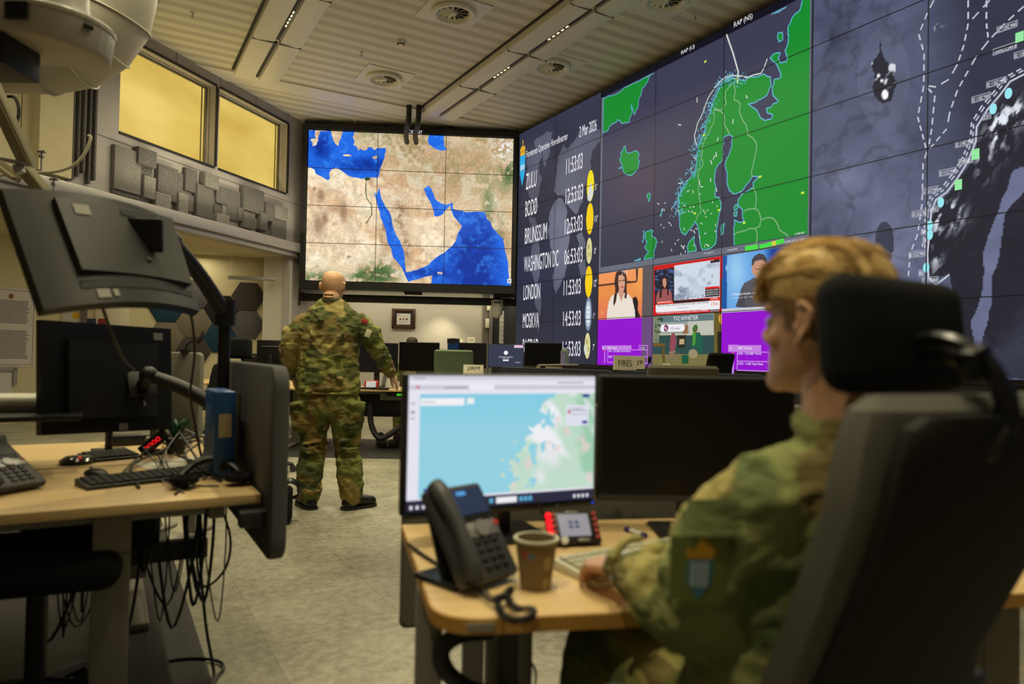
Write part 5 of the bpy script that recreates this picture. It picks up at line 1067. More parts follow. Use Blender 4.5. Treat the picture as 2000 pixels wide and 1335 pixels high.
sign('white name card reading OPS above the far black monitor', 913, 927, 658, 669, 9.9, 'OPS'); sign('blank white name card next to the OPS card', 888, 904, 662, 668, 9.9, '')
sign('blank white card standing on the navy partition before the television wall', 1294, 1309, 709, 720, 5.2, '')
g = atY(1263, 718, 5.3); mc = thing('desk_microphone', 'black gooseneck microphone right of the FIRES sign', 'microphone', (g.x, 5.3, 1.07)); MB().cyl((0, 0, 0), (0, 0, .02), .03).build('base', M_black, mc); MB().tube([(0, 0, .01), (.0, 0, .05), (.015, 0, .09)], .004, 6).build('neck', M_black, mc); MB().ball((.02, 0, .112), (.014, .014, .03)).build('head', M_black, mc)
office_chair('grey office chair with its back top showing over the foreground black monitor', (atY(1338, 720, 4.2).x, 4.35, 0), math.radians(-8), M_fgrey, mat('olive_grey_fabric', (110, 108, 92), .95), (.62, 1.155), .42, arms=False)
office_chair('black office chair with armrests in front of the television windows', (atY(1388, 700, 6.2).x, 6.5, 0), math.radians(35), M_fab, M_fab, (.7, 1.25), .34, arms=True)
tag(MB().tube([atY(*p, 5.2) for p in ((1050, 713), (1100, 712), (1130, 712))], .006, 6).build('rod', M_ledge), 'thin pale rod lying along the top of the navy partition', 'rod')
# wall items at the back
fp = iw(thing('framed_certificate', 'framed certificate with dark mat on the pale back wall', 'picture'), .945)
A = BW.px(766, 602); B = BW.px(811, 642)
m = MB(); w5 = .055
m.span((A[0], -.04, B[1]), (B[0], 0, B[1] + w5), .008).span((A[0], -.04, A[1] - w5), (B[0], 0, A[1]), .008).span((A[0], -.04, B[1]), (A[0] + w5, 0, A[1]), .008).span((B[0] - w5, -.04, B[1]), (B[0], 0, A[1]), .008).build('frame', mat('walnut_frame', (66, 40, 20), .4), fp)
MB().span((A[0] + w5, -.02, B[1] + w5), (B[0] - w5, -.015, A[1] - w5)).build('mat_board', mat('mat_charcoal', (34, 36, 38), .9), fp, False); C_ = (A[0] + B[0]) / 2; Cz = (A[1] + B[1]) / 2 - .01
MB().span((C_ - .13, -.024, Cz - .105), (C_ + .13, -.02, Cz + .105)).build('certificate', M_paper, fp, False)
for dx, c in ((-.06, (120, 60, 50)), (.06, (70, 70, 70)), (0, (150, 110, 70))): MB().cyl((C_ + dx, -.026, Cz), (C_ + dx, -.0245, Cz), .022, n=6 if dx else 12).build('emblem', mat('emb%d' % (dx * 100), c, .8), fp)
MB().span((C_ - .11, -.026, Cz + .07), (C_ - .08, -.0245, Cz + .085)).span((C_ - .07, -.026, Cz + .055), (C_ + .07, -.0245, Cz + .06)).span((C_ - .06, -.026, Cz - .06), (C_ + .06, -.0245, Cz - .055)).build('print', M_ink, fp, False)
cm = iw(thing('dome_camera', 'white dome camera hanging under the dark rail beside the calendar', 'camera')); X, Z = IP.px(973, 594)
MB().lathe([(.0, .1), (.12, .1), (.125, .0), (.11, -.02), (.11, -.06), (.1, -.16), (.06, -.22), (0, -.24)], Matrix.Translation((X, .33, Z))).build('housing', M_white_p, cm); MB().cyl((X, .33, Z + .1), (X, .33, Z + .2), .05).build('mount', M_blackp, cm); MB().span((X - .06, .205, Z + .035), (X + .06, .215, Z + .06)).build('sensor_slot', M_black, cm, False)
cal = iw(thing('wall_calendar', 'tall white planner sheets with three columns of months on the dark back wall', 'calendar'), .875); PL = Plane(None, IW_P + IN * .875, IW_AX); A = PL.px(976, 607); B = PL.px(998, 670)
MB().span((A[0], -.008, B[1]), (B[0], 0, A[1])).build('sheet', M_paper, cal, False); A2 = PL.px(975, 648); B2 = PL.px(1004, 671); MB().span((A2[0], -.012, B2[1]), (B2[0], -.0085, A2[1])).build('sheet', M_paper, cal, False)
m = MB(); 
for c in (.36, .72): m.span((A[0] + c * (B[0] - A[0]) - .004, -.0135, B[1]), (A[0] + c * (B[0] - A[0]) + .008, -.0085, A[1] - .02))
for q in range(8): 
    z = A[1] - .05 - q * .085; m.span((A[0] + .01, -.0135, z), (B[0] - .01, -.0125, z + .006))
m.build('print', M_ink, cal, False)
so = iw(thing('socket_strip', 'pale socket column and cable on the dark strip beside the calendar', 'socket'), .875)
A = PL.px(951, 594); B = PL.px(956, 606); MB().span((A[0], -.05, B[1]), (B[0], 0, A[1]), .005).build('junction_box', M_card, so); A = PL.px(950, 622); B = PL.px(955, 640); MB().span((A[0] - .02, -.05, B[1]), (B[0], 0, A[1]), .005).build('socket_box', M_card, so)
for px in (957.5, 961): a = PL.px(px, 600)[0]; MB().span((a - .012, -.03, .0), (a + .012, -.001, 2.4)).build('profile', M_ledge, so, False)
# things on the back desk
p = atZ(745, 755, .746); fo = thing('intercom_panel', 'small intercom with red sides and a lit screen on the birch desk behind the soldier', 'intercom', (p.x - .01, 8.65, .746))
MB().box((-.02, 0, .055), (.17, .05, .09), .01, Matrix.Rotation(-.3, 3, 'X')).build('body', mat('red_plastic', (190, 40, 36), .5), fo); MB().box((-.02, -.026, .058), (.12, .012, .075), .002, Matrix.Rotation(-.3, 3, 'X')).build('screen', glow('pale_lcd', (190, 186, 176)), fo)
ph = thing('desk_phone', 'grey desk phone on the far birch desk beside the man\'s outstretched hand', 'phone', (atZ(788, 752, .746).x - .02, 8.75, .746)); MB().box((0, 0, .07), (.16, .2, .03), .01, Matrix.Rotation(.8, 3, 'X')).build('body', M_leg, ph); MB().tube([(-.07, -.08, .04), (-.075, -.02, .12), (-.07, .04, .17)], [.02, .014, .02], 8).build('handset', M_dark, ph)
for (px, lb) in ((727, 'left of the intercom'), (762, 'right of the intercom')):
    p = atZ(px, 755, .746); t = thing('keyboard', 'flat dark keyboard on the far birch desk, ' + lb, 'keyboard', (p.x, 8.55, .746)); MB().box((0, 0, .01), (.3 if px < 730 else .2, .12, .018), .004).build('body', M_blackp, t)
p = atZ(533, 748, .746); st = thing('lamp_stand', 'small chrome microphone stand on the birch desk left of the soldier', 'microphone', (-2.84, 8.7, .746)); MB().lathe([(0, .0), (.06, 0), (.06, .012), (.01, .02), (0, .02)]).build('base', mat('chrome', (210, 210, 210), .15, 1), st); MB().cyl((0, 0, .015), (0, 0, .28), .004, n=8).build('rod', M_black, st); MB().ball((0, 0, .29), (.014, .014, .03)).build('head', M_black, st)
# seen through under the desk
tag(MB().tube([(-1.75, 8.7, .55), (-1.72, 8.66, .3), (-1.6, 8.62, .14), (-1.4, 8.65, .25), (-1.2, 8.72, .4), (-.95, 8.75, .48), (-.8, 8.75, .45)], .035, 10).build('cable_sleeve', M_dark), 'thick dark corrugated cable sleeve sagging under the birch desk', 'cable')
for i, (px, lb) in enumerate(((745, 'left'), (772, 'right'))):
    P = atZ(px, 872, .0); t = thing('boot', 'dark brown boot standing under the birch desk, the %s one of a pair' % lb, 'boot', (P.x, P.y, .0065), math.radians(20 - 30 * i)); MB().box((0, 0, .05), (.11, .3, .09), .04, seg=4).ball((0, .08, .1), (.055, .07, .07)).build('upper', mat('worn_brown_leather', (54, 42, 26), .7), t); MB().box((0, 0, .012), (.115, .31, .022), .01).build('sole', M_black, t)
t = office_chair('dark office chair tucked under the far side of the birch desk', (-1.15, 9.5, .0), math.radians(170), M_fab, M_fab, (.6, .98), .44)
office_chair('dark office chair seen under the left end of the birch desk', (-3.45, 8.6, .0), math.radians(150), M_fab, M_fab, (.6, .98), .44)
for i, dx in enumerate((-1.95, -1.83, -.9)):
    tag(MB().tube([(dx, 8.75, .62), (dx + .05, 8.7, .5), (dx - .04, 8.7, .42), (dx + .1, 8.75, .55), (dx + .2, 8.75, .62)], .005, 6).build('cable', M_black), 'thin black cable dangling under the far birch desk', 'cable', 'thin cables under the far birch desk')
# ================================================================== FOREGROUND, LEFT WORKSTATION
LD = RF(.45, 2.39)                              # front right corner of the left desk
def left_desk(label, y0, w, d):
    t = thing('desk', label, 'desk', RF(.45, 2.39 + y0), ROT)
    MB().box((-w / 2, d / 2, .7145), (w, d, .031), .004).build('worktop', M_wood, t)
    return t
DA = left_desk('birch-topped desk in the left foreground, crowded with phones, keyboards and cables', 0, 2.2, .8)
for q in (-.42, -1.75):
    l = MB().box((q, .14, .42), (.105, .07, .56), .006).build('leg', M_leg, DA); MB().box((q, .3, .02), (.09, .72, .035), .01).build('foot', M_leg, l); MB().box((q, .14, .56), (.112, .076, .002)).build('joint_line', M_dark, l, False)
MB().box((-1.1, .16, .675), (1.9, .07, .045), .006).build('crossbar', M_leg, DA); MB().box((-.12, .4, .66), (.05, .6, .04), .005).build('side_rail', M_leg, DA)
MB().box((-.55, .62, .42), (.9, .28, .012), .004).box((-.55, .48, .45), (.9, .01, .07)).box((-.12, .62, .54), (.01, .03, .26)).box((-.98, .62, .54), (.01, .03, .26)).build('cable_tray', M_blackp, DA)
DB = left_desk('second birch desk standing back to back with the left foreground desk', .83, 2.2, .8)
for q in (-.3, -1.75): l = MB().box((q, .6, .4), (.09, .07, .6), .006).build('leg', M_leg, DB); MB().box((q, .45, .02), (.08, .66, .035), .01).build('foot', M_leg, l)
A = RF(.482, 2.26); B = RF(.482, 3.36)
pg = partition('grey fabric partition with rounded corners at the end of the left foreground desk', A, B, .53, 1.15, M_part, .05, .07, feet=False)
MB().span((.62, .026, .8), (.68, .03, 1.03)).build('tape_strip', mat('olive_tape', (96, 90, 50), .8), pg, False)
for q in (.1, .9): MB().box((q, .06, .66), (.05, .09, .05), .006).build('clamp', M_dark, pg)
# ring binder
P = atZ(467, 932, .73); bn = thing('ring_binder', 'blue ring binder standing upright against the grey partition, blank spine label', 'binder', RF(.40, 2.72, .73), ROT)
MB().box((-.02, .14, .158), (.072, .28, .314), .004).build('cover', mat('blue_binder', (30, 84, 150), .4), bn)
MB().span((-.042, -.0015, .15), (.002, .0, .235)).build('spine_label', mat('aged_paper', (196, 184, 150), .9), bn, False); MB().cyl((-.02, -.002, .045), (-.02, .0, .045), .017).build('finger_hole', M_black, bn)
# pole with two monitor arms
PT = atY(440, 596, 2.89); PB = Vector((PT.x, PT.y, .73))
def corner_slab(name_, c, thick, bulge, m, parent, inset=0.0, off=0.0, nu=14, nv=8, rim=0.0):
    TL, TR, BR, BL = c; n = (TR - TL).cross(BL - TL).normalized()
    if n.y > 0: n = -n                          # towards the photographer
    n = -n if False else n
    def P(u, v, k):
        u = inset + u * (1 - 2 * inset); v = inset + v * (1 - 2 * inset)
        p = (TL.lerp(TR, u)).lerp(BL.lerp(BR, u), v); return p + n * (bulge * (1 - (2 * u - 1) ** 2) + off + k)
    bm = MB(); t = bm.bm; F = [[t.verts.new(P(i / nu, j / nv, rim * 0 + (0 if 0 < i < nu and 0 < j < nv else -rim))) for i in range(nu + 1)] for j in range(nv + 1)]; K_ = [[t.verts.new(P(i / nu, j / nv, -thick)) for i in range(nu + 1)] for j in range(nv + 1)]
    for j in range(nv):
        for i in range(nu): t.faces.new((F[j][i], F[j][i + 1], F[j + 1][i + 1], F[j + 1][i])); t.faces.new((K_[j][i], K_[j + 1][i], K_[j + 1][i + 1], K_[j][i + 1]))
    for j in range(nv): t.faces.new((F[j][0], F[j + 1][0], K_[j + 1][0], K_[j][0])); t.faces.new((F[j][nu], K_[j][nu], K_[j + 1][nu], F[j + 1][nu]))
    for i in range(nu): t.faces.new((F[0][i], K_[0][i], K_[0][i + 1], F[0][i + 1])); t.faces.new((F[nv][i], F[nv][i + 1], K_[nv][i + 1], K_[nv][i]))
    return bm.build(name_, m, parent, angle=40), P
def world_thing(name, label, cat, group=None): return thing(name, label, cat, (0, 0, 0), 0, group)
UM = world_thing('curved_monitor', 'big curved monitor seen from behind, raised and tilted on an arm', 'monitor')
cc = (atY(3, 368, 2.02), atY(338, 432, 2.5), atY(390, 607, 2.42), atY(86, 605, 1.92))
M_mback = mat('monitor_back_grey', (58, 58, 56), .45); M_mrim = mat('monitor_rim', (40, 40, 40), .4)
_, P0_ = corner_slab('housing', cc, .035, .05, M_mrim, UM)
c2_ = [P0_(u, v, 0) for u, v in ((.20, .10), (.95, .04), (.955, .76), (.21, .74))]
_, P1_ = corner_slab('back_panel', c2_, .02, .012, M_mback, UM, off=.022)
def patch(P, u0, v0, u1, v1, name, m, parent, lift=.003, n=5):
    b = MB(); G = [[b.bm.verts.new(P(u0 + (u1 - u0) * i / n, v0 + (v1 - v0) * j / n, lift)) for i in range(n + 1)] for j in range(n + 1)]
    for j in range(n):
        for i in range(n): b.bm.faces.new((G[j][i], G[j][i + 1], G[j + 1][i + 1], G[j + 1][i]))
    return b.build(name, m, parent, False)
patch(P1_, .10, .08, .22, .22, 'sticker', mat('white_sticker', (190, 188, 176), .6), UM); patch(P1_, .48, .05, .80, .14, 'vent', M_black, UM); patch(P0_, .20, .80, .97, .87, 'port_recess', M_black, UM)
patch(P0_, .27, .885, .34, .96, 'sticker', mat('white_sticker', (190, 188, 176), .6), UM); patch(P0_, .36, .89, .39, .95, 'sticker', mat('white_sticker', (190, 188, 176), .6), UM)
LM_ = world_thing('computer_monitor', 'black monitor seen from behind on the lower arm, white tag in its corner', 'monitor')
c3_ = (atY(80, 624, 2.6), atY(334, 642, 3.1), atY(336, 838, 3.1), atY(80, 850, 2.6))
_, P2_ = corner_slab('housing', c3_, .03, .0, M_blackp, LM_); c4_ = [P2_(u, v, 0) for u, v in ((.16, .16), (.84, .16), (.84, .86), (.16, .86))]
corner_slab('back_cover', c4_, .02, .01, M_black, LM_, off=.025); patch(P2_, .84, .05, .92, .12, 'sticker', mat('grey_tag', (140, 136, 140), .6), LM_); patch(P2_, .55, .92, .62, .985, 'sticker', mat('grey_tag', (140, 136, 140), .6), LM_)
AR = world_thing('monitor_arm_stand', 'black pole clamped to the left desk with two jointed arms holding monitors', 'monitor arm')
MB().cyl(PB, PT + Vector((0, 0, .02)), .024).build('pole', M_blackp, AR); MB().box((PB.x, PB.y, .737), (.12, .12, .014), .004).build('clamp_base', M_blackp, AR)
def arm(z_, px, py, Y, hub, mid=None):
    J = Vector((PT.x, PT.y, z_)); E_ = atY(px, py, Y); a = MB(); a.tube([J + Vector((0, -.01, 0)), J.lerp(E_, .5) + Vector((0, 0, .012)), E_], [.032, .03, .026], 12, smooth=True, squash=.8)
    o = a.build('arm', M_blackp, AR); MB().cyl(J + Vector((0, 0, -.055)), J + Vector((0, 0, .05)), .042).build('collar', M_blackp, o); MB().ball(E_, .036).build('joint', M_blackp, o)
    MB().tube([E_, E_.lerp(hub, .5) + Vector((0, 0, -.012)), hub], [.024, .028, .022], 10).build('wrist', M_blackp, o); R = (hub - E_).to_track_quat('X', 'Z').to_matrix()
    MB().box(hub, (.02, .11, .11), .006, R).build('mount_plate', M_blackp, o); MB().tube([hub + Vector((0, 0, -.05)), hub + Vector((.03, -.03, -.09))], .008, 6).build('lever', M_blackp, o); return o
h1 = P1_(.62, .42, .01); arm(PT.z - .03, 335, 470, 2.52, h1)
h2 = P2_(.66, .55, .06); arm(1.2 - (800 - 682) / F_PX * 2.89, 290, 732, 2.85, h2)
# black riser with a pale device, phone, keyboards, headset ...
rs = thing('shelf_riser', 'long black shelf riser on the left desk under the lower monitor', 'shelf', RF(-.62, 3.16, .73), ROT); MB().box((0, 0, .205), (1.1, .24, .02), .004).build('top', M_blackp, rs)
for q in (-.52, .1): MB().box((q, .05, .0975), (.02, .12, .195), .003).build('side', M_blackp, rs)
P = atY(20, 792, 2.45); dk = thing('docking_device', 'pale rounded plastic device at the left edge, on the black riser', 'device', (atY(0, 800, 2.72).x, 2.72, .945), math.radians(20)); MB().box((0, 0, .04), (.5, .2, .045), .02, seg=4).build('shell', mat('pale_plastic', (222, 220, 204), .4), dk); MB().box((.02, 0, .012), (.42, .17, .022), .004).build('base', M_leg, dk)
M_key = mat('key_black', (30, 30, 32), .5)
def keyboard(label, loc, rz, w_, d_, m, km, rows=5, cols=15):
    t = thing('keyboard', label, 'keyboard', loc, rz); MB().prism([(-d_ / 2, 0), (d_ / 2, 0), (d_ / 2, .024), (-d_ / 2, .012)], -w_ / 2, w_ / 2, Matrix.Rotation(math.radians(90), 4, 'Z') @ Matrix.Rotation(math.radians(90), 4, 'X'), .002).build('case', m, t)
    k = MB(); cw = (w_ - .02) / cols; ch_ = (d_ - .02) / rows
    for r in range(rows):
        for c in range(cols):
            x = -w_ / 2 + .01 + cw * (c + .5); y = -d_ / 2 + .01 + ch_ * (r + .5); k.box((x, y, .016 + .012 * (y + d_ / 2) / d_), (cw * .86, ch_ * .84, .007), .0012, seg=1)
    o = k.build('keys', km, t); return t
def on_desk(px, py, z=.73): return atZ(px, py, z)
def desk_phone(label, loc, rz, w_=.17, L=.21, tilt=54, lit=True):
    t = thing('desk_phone', label, 'phone', loc, rz); R = Matrix.Rotation(math.radians(tilt), 4, 'X')   # face runs up from the front edge, leaning back
    M = Matrix.Translation((0, 0, .012)) @ R
    f = MB(); f._merge(_box(w_, L, .028, .01), M @ Matrix.Translation((0, L / 2, 0))); f.build('body', mat('phone_charcoal', (66, 66, 68), .45), t)
    MB()._merge(_box(w_ * .86, .012, L * .78, .004), Matrix.Translation((0, math.cos(math.radians(tilt)) * L * .75, L * .36)) @ Matrix.Rotation(math.radians(-22), 4, 'X')).build('foot_stand', M_blackp, t)
    MB()._merge(_box(w_ * .95, L * .62, .012, .004), Matrix.Translation((0, L * .42, .006))).build('base_plate', M_blackp, t)
    sc = MB()._merge(_box(w_ * .60, L * .36, .006, .003), M @ Matrix.Translation((w_ * .14, L * .77, .0155))).build('screen_bezel', M_black, t)
    MB()._merge(_box(w_ * .5, L * .27, .002, .0), M @ Matrix.Translation((w_ * .14, L * .79, .0195))).build('screen', glow('phone_screen', (36, 48, 74)) if lit else M_scr, sc, False)
    if lit: MB()._merge(_box(w_ * .16, L * .04, .001, .0), M @ Matrix.Translation((w_ * .02, L * .88, .021))).build('screen_mark', glow('phone_blue', (90, 160, 220)), sc, False)
    MB()._merge(_box(w_ * .58, L * .16, .004, .002), M @ Matrix.Translation((w_ * .14, L * .50, .0155))).build('control_strip', mat('silver_plastic', (150, 150, 150), .35, .5), t)
    MB()._merge(_disc(.020, .006), M @ Matrix.Translation((w_ * .14, L * .50, .019))).build('navigation_ring', mat('silver_plastic', (150, 150, 150), .35, .5), t)
    k = MB()
    for r in range(4):
        for c in range(3): k._merge(_box(w_ * .10, L * .055, .005, .002), M @ Matrix.Translation((w_ * (-.02 + c * .15), L * (.12 + r * .085), .016)))
    k.build('keypad', M_key, t); k = MB()
    for r in range(5): k._merge(_disc(.005, .006), M @ Matrix.Translation((-w_ * .09 + r * .022, L * .595, .016)))
    k.build('soft_keys', M_key, t)
    MB()._merge(_disc(.007, .007), M @ Matrix.Translation((w_ * .42, L * .53, .016))).build('red_button', mat('red_button', (190, 60, 50), .5), t)
    h = MB(); hx = -w_ * .38; pts = [Vector((hx, L * .04, .024)), Vector((hx, L * .16, .034)), Vector((hx, L * .5, .042)), Vector((hx, L * .86, .034)), Vector((hx, L * 1.0, .024))]
    h.tube([M @ p for p in pts], [.018, .019, .0135, .019, .017], 14, squash=1.1); h.build('handset', mat('phone_charcoal', (66, 66, 68), .45), t); return t
def _box(x, y, z, b):
    t = bmesh.new(); bmesh.ops.create_cube(t, size=1.0); bmesh.ops.scale(t, vec=(x, y, z), verts=t.verts)
    if b: bmesh.ops.bevel(t, geom=t.edges[:], offset=min(b, min(x, y, z) * .45), segments=2, profile=.5, affect='EDGES')
    return t
def _disc(r, h):
    t = bmesh.new(); bmesh.ops.create_cone(t, cap_ends=True, segments=18, radius1=r, radius2=r * .9, depth=h); return t
P = on_desk(55, 962); desk_phone('black desk phone seen from the side at the left edge of the left desk', P + Vector((-.03, .0, 0)), math.radians(72), .19, .23, 32, False)
keyboard('dark flat keyboard lying at an angle near the front of the left desk', on_desk(288, 938), math.radians(48), .42, .13, M_dark, M_key)
keyboard('black keyboard further back on the left desk, beside the mouse', on_desk(215, 895), math.radians(50), .20, .15, M_dark, M_key, 5, 8)
P = on_desk(187, 935); ms = thing('computer_mouse', 'black computer mouse between the phone and the angled keyboard', 'mouse', P, math.radians(60)); MB().ball((0, 0, .018), (.032, .055, .02)).build('body', M_blackp, ms); MB().cyl((-.003, .03, .036), (.003, .03, .036), .006).build('wheel', M_leg, ms)
P = on_desk(150, 905); nb = thing('telephone_base', 'glossy black puck with a small red light behind the mouse', 'device', P, 0); MB().lathe([(0, .001), (.06, .001), (.062, .015), (.04, .03), (0, .032)]).build('body', mat('gloss_black', (14, 14, 14), .15), nb); MB().ball((.03, -.03, .028), .006).build('light', glow('led_red', (200, 40, 30)), nb)
P = on_desk(412, 945); hs = thing('headset', 'black headset with padded ear cups lying near the end of the left desk', 'headphones', P, math.radians(25))
pts = [(.105 * math.cos(a), .02 + .10 * math.sin(a), .016 + .055 * math.sin(a) ** 2) for a in np.linspace(-.35, math.pi + .35, 12)]
MB().tube(pts, .013, 8, squash=1.4).build('headband', M_blackp, hs)
for s in (-1, 1): e = MB().tube([(s * .085 + .034 * math.cos(a), -.045 + .034 * math.sin(a), .028) for a in np.linspace(0, 2 * math.pi, 14)], .014, 8).build('ear_cushion', M_fab, hs); MB().cyl((s * .085, -.045, .014), (s * .085, -.045, .03), .034).build('ear_cup', M_dark, e)
MB().tube([(-.1, -.05, .03), (-.05, -.12, .02), (.02, -.13, .015)], .004, 6).build('microphone_boom', M_blackp, hs)
P = on_desk(348, 903); ns = thing('paper_sheet', 'white sheet of paper under the cables in the middle of the left desk', 'paper', P + Vector((0, 0, .0005)), math.radians(45)); MB().box((0, 0, .001), (.30, .21, .0016)).build('sheet', mat('white_paper', (226, 222, 206), .9), ns, False); MB().span((-.12, -.07, .0018), (.1, -.06, .0021)).build('print', M_ink, ns, False)
P = on_desk(300, 888); lc = thing('led_clock', 'small black box with red lit digits on the left desk', 'clock', P + Vector((0, 0, .0)), math.radians(12)); Rk = Matrix.Rotation(-.5, 4, 'X') @ Matrix.Rotation(.55, 4, 'Y')
MB()._merge(_box(.13, .03, .05, .005), Matrix.Translation((0, 0, .055)) @ Matrix.Rotation(math.radians(-42), 4, 'Y')).build('body', M_blackp, lc); MB().box((0, .01, .012), (.08, .05, .024), .004).build('foot', M_blackp, lc)
k = MB(); M = Matrix.Translation((0, 0, .055)) @ Matrix.Rotation(math.radians(-42), 4, 'Y'); add_text(k, '0000', -.045, -.011, .08, .02, -.0155, M); k.build('digits', glow('digit_red', (240, 20, 30), 1.4), lc, False)
def cup(name, label, cat, loc, r0, r1, h, m, rim=True):
    t = thing(name, label, cat, loc); MB().lathe([(0, .001), (r0, .001), (r1, h), (r1 - .003, h), (r0 - .003, .006), (0, .006)]).build('body', m, t)
    if rim: MB().lathe([(r1 - .003, h - .003), (r1 + .003, h - .002), (r1 + .003, h + .003), (r1 - .003, h + .003), (r1 - .003, h - .003)]).build('rim', mat('cup_rim', (206, 200, 172), .6), t)
    return t
cup('paper_cup', 'beige paper cup beside the black pole on the left desk', 'cup', on_desk(412, 890), .028, .036, .09, mat('beige_paper', (200, 180, 140), .7)); cup('paper_cup', 'white cup in the clutter behind the led clock', 'cup', on_desk(318, 850), .03, .038, .09, mat('white_cup', (190, 184, 164), .6))
P = on_desk(412, 915); t = thing('plant_pot', 'dark green leafy sprig in a small pot behind the black pole', 'plant', RF(.28, 3.45, .73)); MB().lathe([(0, 0), (.035, 0), (.045, .07), (0, .065)]).build('pot', M_dark, t)
m = MB()
for q in range(9): a = q * .7; m.tube([(0, 0, .06), (.03 * math.cos(a), .03 * math.sin(a), .12), (.06 * math.cos(a), .06 * math.sin(a), .15)], [.003, .012, .002], 6, squash=.3)
m.build('leaves', mat('leaf_green', (24, 84, 60), .5), t)
for i, (px, py, w_, d_, h_, lb) in enumerate(((246, 868, .16, .1, .05, 'black power supply lying behind the angled keyboard'), (345, 872, .12, .09, .03, 'small chrome-topped box in the cables left of the cup'), (285, 838, .2, .12, .07, 'dark equipment box at the back of the left desk'))):
    t = thing('power_supply' if i == 0 else 'junction_box', lb, 'device', on_desk(px, py), math.radians(40)); MB().box((0, 0, h_ / 2), (w_, d_, h_), .008).build('body', (M_blackp, mat('chrome', (210, 210, 210), .15, 1), M_dark)[i], t); MB().box((0, -d_ / 2 - .002, h_ / 2), (w_ * .4, .004, h_ * .3), .001).build('port', M_black, t)
R_ = random.Random(11)
for i in range(15):                            # cables across the desk
    x0, y0 = R_.uniform(285, 400), R_.uniform(830, 870); x1, y1 = R_.uniform(230, 450), R_.uniform(915, 965); P0c, P3c = on_desk(x0, y0, .738), on_desk(x1, y1, .735)
    mid = [P0c.lerp(P3c, f) + Vector((R_.uniform(-.09, .09), R_.uniform(-.06, .06), abs(R_.gauss(0, .05)) * (1 - abs(2 * f - 1)))) for f in (.25, .5, .75)]
    tag(MB().tube([P0c] + mid + [P3c], R_.choice((.0028, .0035, .0045)), 6).build('cable', (M_blackp, M_dark, M_blackp, mat('grey_cable', (120, 116, 104), .5))[i % 4]), 'thin cable looping across the cluttered left desk', 'cable', 'loose cables on top of the left desk')
for pts, lb in (((atY(180, 548, 2.1), atY(200, 600, 2.1), atY(218, 650, 2.2), atY(240, 700, 2.45), atY(262, 722, 2.7)), 'thin cable hanging from the raised curved monitor down to the lower monitor'), ((atY(352, 565, 2.4), atY(372, 610, 2.45), atY(380, 690, 2.55), atY(372, 770, 2.7), atY(385, 850, 2.8), on_desk(396, 905, .74)), 'cable dropping from the right end of the raised curved monitor to the desk')):
    tag(MB().tube(pts, .005, 6).build('cable', M_dark), lb, 'cable')
# under the left desk
cb = [mat('cable_black', (20, 20, 22), .5), mat('cable_grey', (96, 92, 84), .5), mat('cable_green', (24, 70, 60), .5)]
for i in range(22):
    x0 = R_.uniform(-.75, -.08); y0 = R_.uniform(.45, .62); dz = R_.uniform(.18, .5); w_ = R_.uniform(-.22, .22)
    pts = [RF(.45 + x0, 2.39 + y0, .69), RF(.45 + x0 + w_ * .3, 2.39 + y0 - .1, .69 - dz * .6), RF(.45 + x0 + w_ * .7, 2.39 + y0 - .12, .69 - dz), RF(.45 + x0 + w_, 2.39 + y0 - .05, .69 - dz * .5), RF(.45 + x0 + w_ * 1.1, 2.39 + y0 + .05, .66)]
    tag(MB().tube(pts, R_.choice((.003, .0045, .006)), 6).build('cable', cb[i % 3 if i % 4 == 0 else 0]), 'cable drooping in the tangle under the left desk', 'cable', 'tangled cables under the left desk')
tag(MB().tube([atY(430, 985, 2.8), atY(450, 1050, 2.75), atY(440, 1110, 2.7), atY(400, 1145, 2.7), atY(385, 1100, 2.75), atY(388, 1000, 2.8)], .005, 6).build('cable', cb[0]), 'black cable making a wide loop below the right end of the left desk', 'cable')
tag(MB().tube([atY(392, 985, 2.75), atY(392, 1100, 2.65), atY(398, 1180, 2.6), atY(405, 1240, 2.6), atZ(418, 1318, .01), atZ(405, 1345, .008)], .006, 6).build('cable', cb[0]), 'long black cable hanging from the left desk down to the floor', 'cable')
tag(MB().tube([atZ(330, 1290, .01), atZ(380, 1285, .01), atZ(425, 1290, .01), atZ(437, 1302, .01), atZ(425, 1318, .01), atZ(412, 1345, .01)], .006, 6).build('cable', cb[0]), 'black cable bent in a loop on the floor at the foot of the left desk', 'cable')
pc = thing('computer_case', 'dark blue-grey computer case on the tray under the left desk', 'computer', RF(-.02, 3.01, .427), ROT); MB().box((0, 0, .09), (.42, .2, .18), .006).build('case', mat('dark_blue_metal', (32, 36, 46), .5), pc); MB().span((-.18, -.1015, .05), (.18, -.1, .056)).build('seam', M_ledge, pc, False)
for i in range(5): P = RF(-.4 + .09 * i, 2.93 + .03 * (i % 2), .427); t = thing('power_plug', 'pale power plug lying in the cable tray under the left desk', 'plug', P, i * .6, 'pale plugs under the left desk'); MB().box((0, 0, .022), (.05, .035, .04), .012).build('body', mat('ivory_plug', (150, 144, 120), .5), t); MB().tube([(.02, 0, .02), (.06, .01, .03), (.08, .03, .012)], .004, 6).build('cord', cb[1], t)
sl = thing('office_stool', 'black padded seat pushed under the left foreground desk', 'stool', (atY(70, 1000, 2.2).x, 2.22, 0), .4); MB().box((0, 0, .52), (.5, .46, .11), .05, seg=4).build('seat', M_fab, sl); MB().cyl((0, 0, .1), (0, 0, .47), .03).build('column', M_blackp, sl)
for k_ in range(5):
    a = math.radians(72 * k_); l = MB().tube([(0, 0, .13), (math.cos(a) * .28, math.sin(a) * .28, .07)], [.03, .02], 8).build('base_arm', M_blackp, sl); MB().cyl((math.cos(a) * .28 - .02, math.sin(a) * .28, .031), (math.cos(a) * .28 + .02, math.sin(a) * .28, .031), .03).build('caster', M_blackp, l)
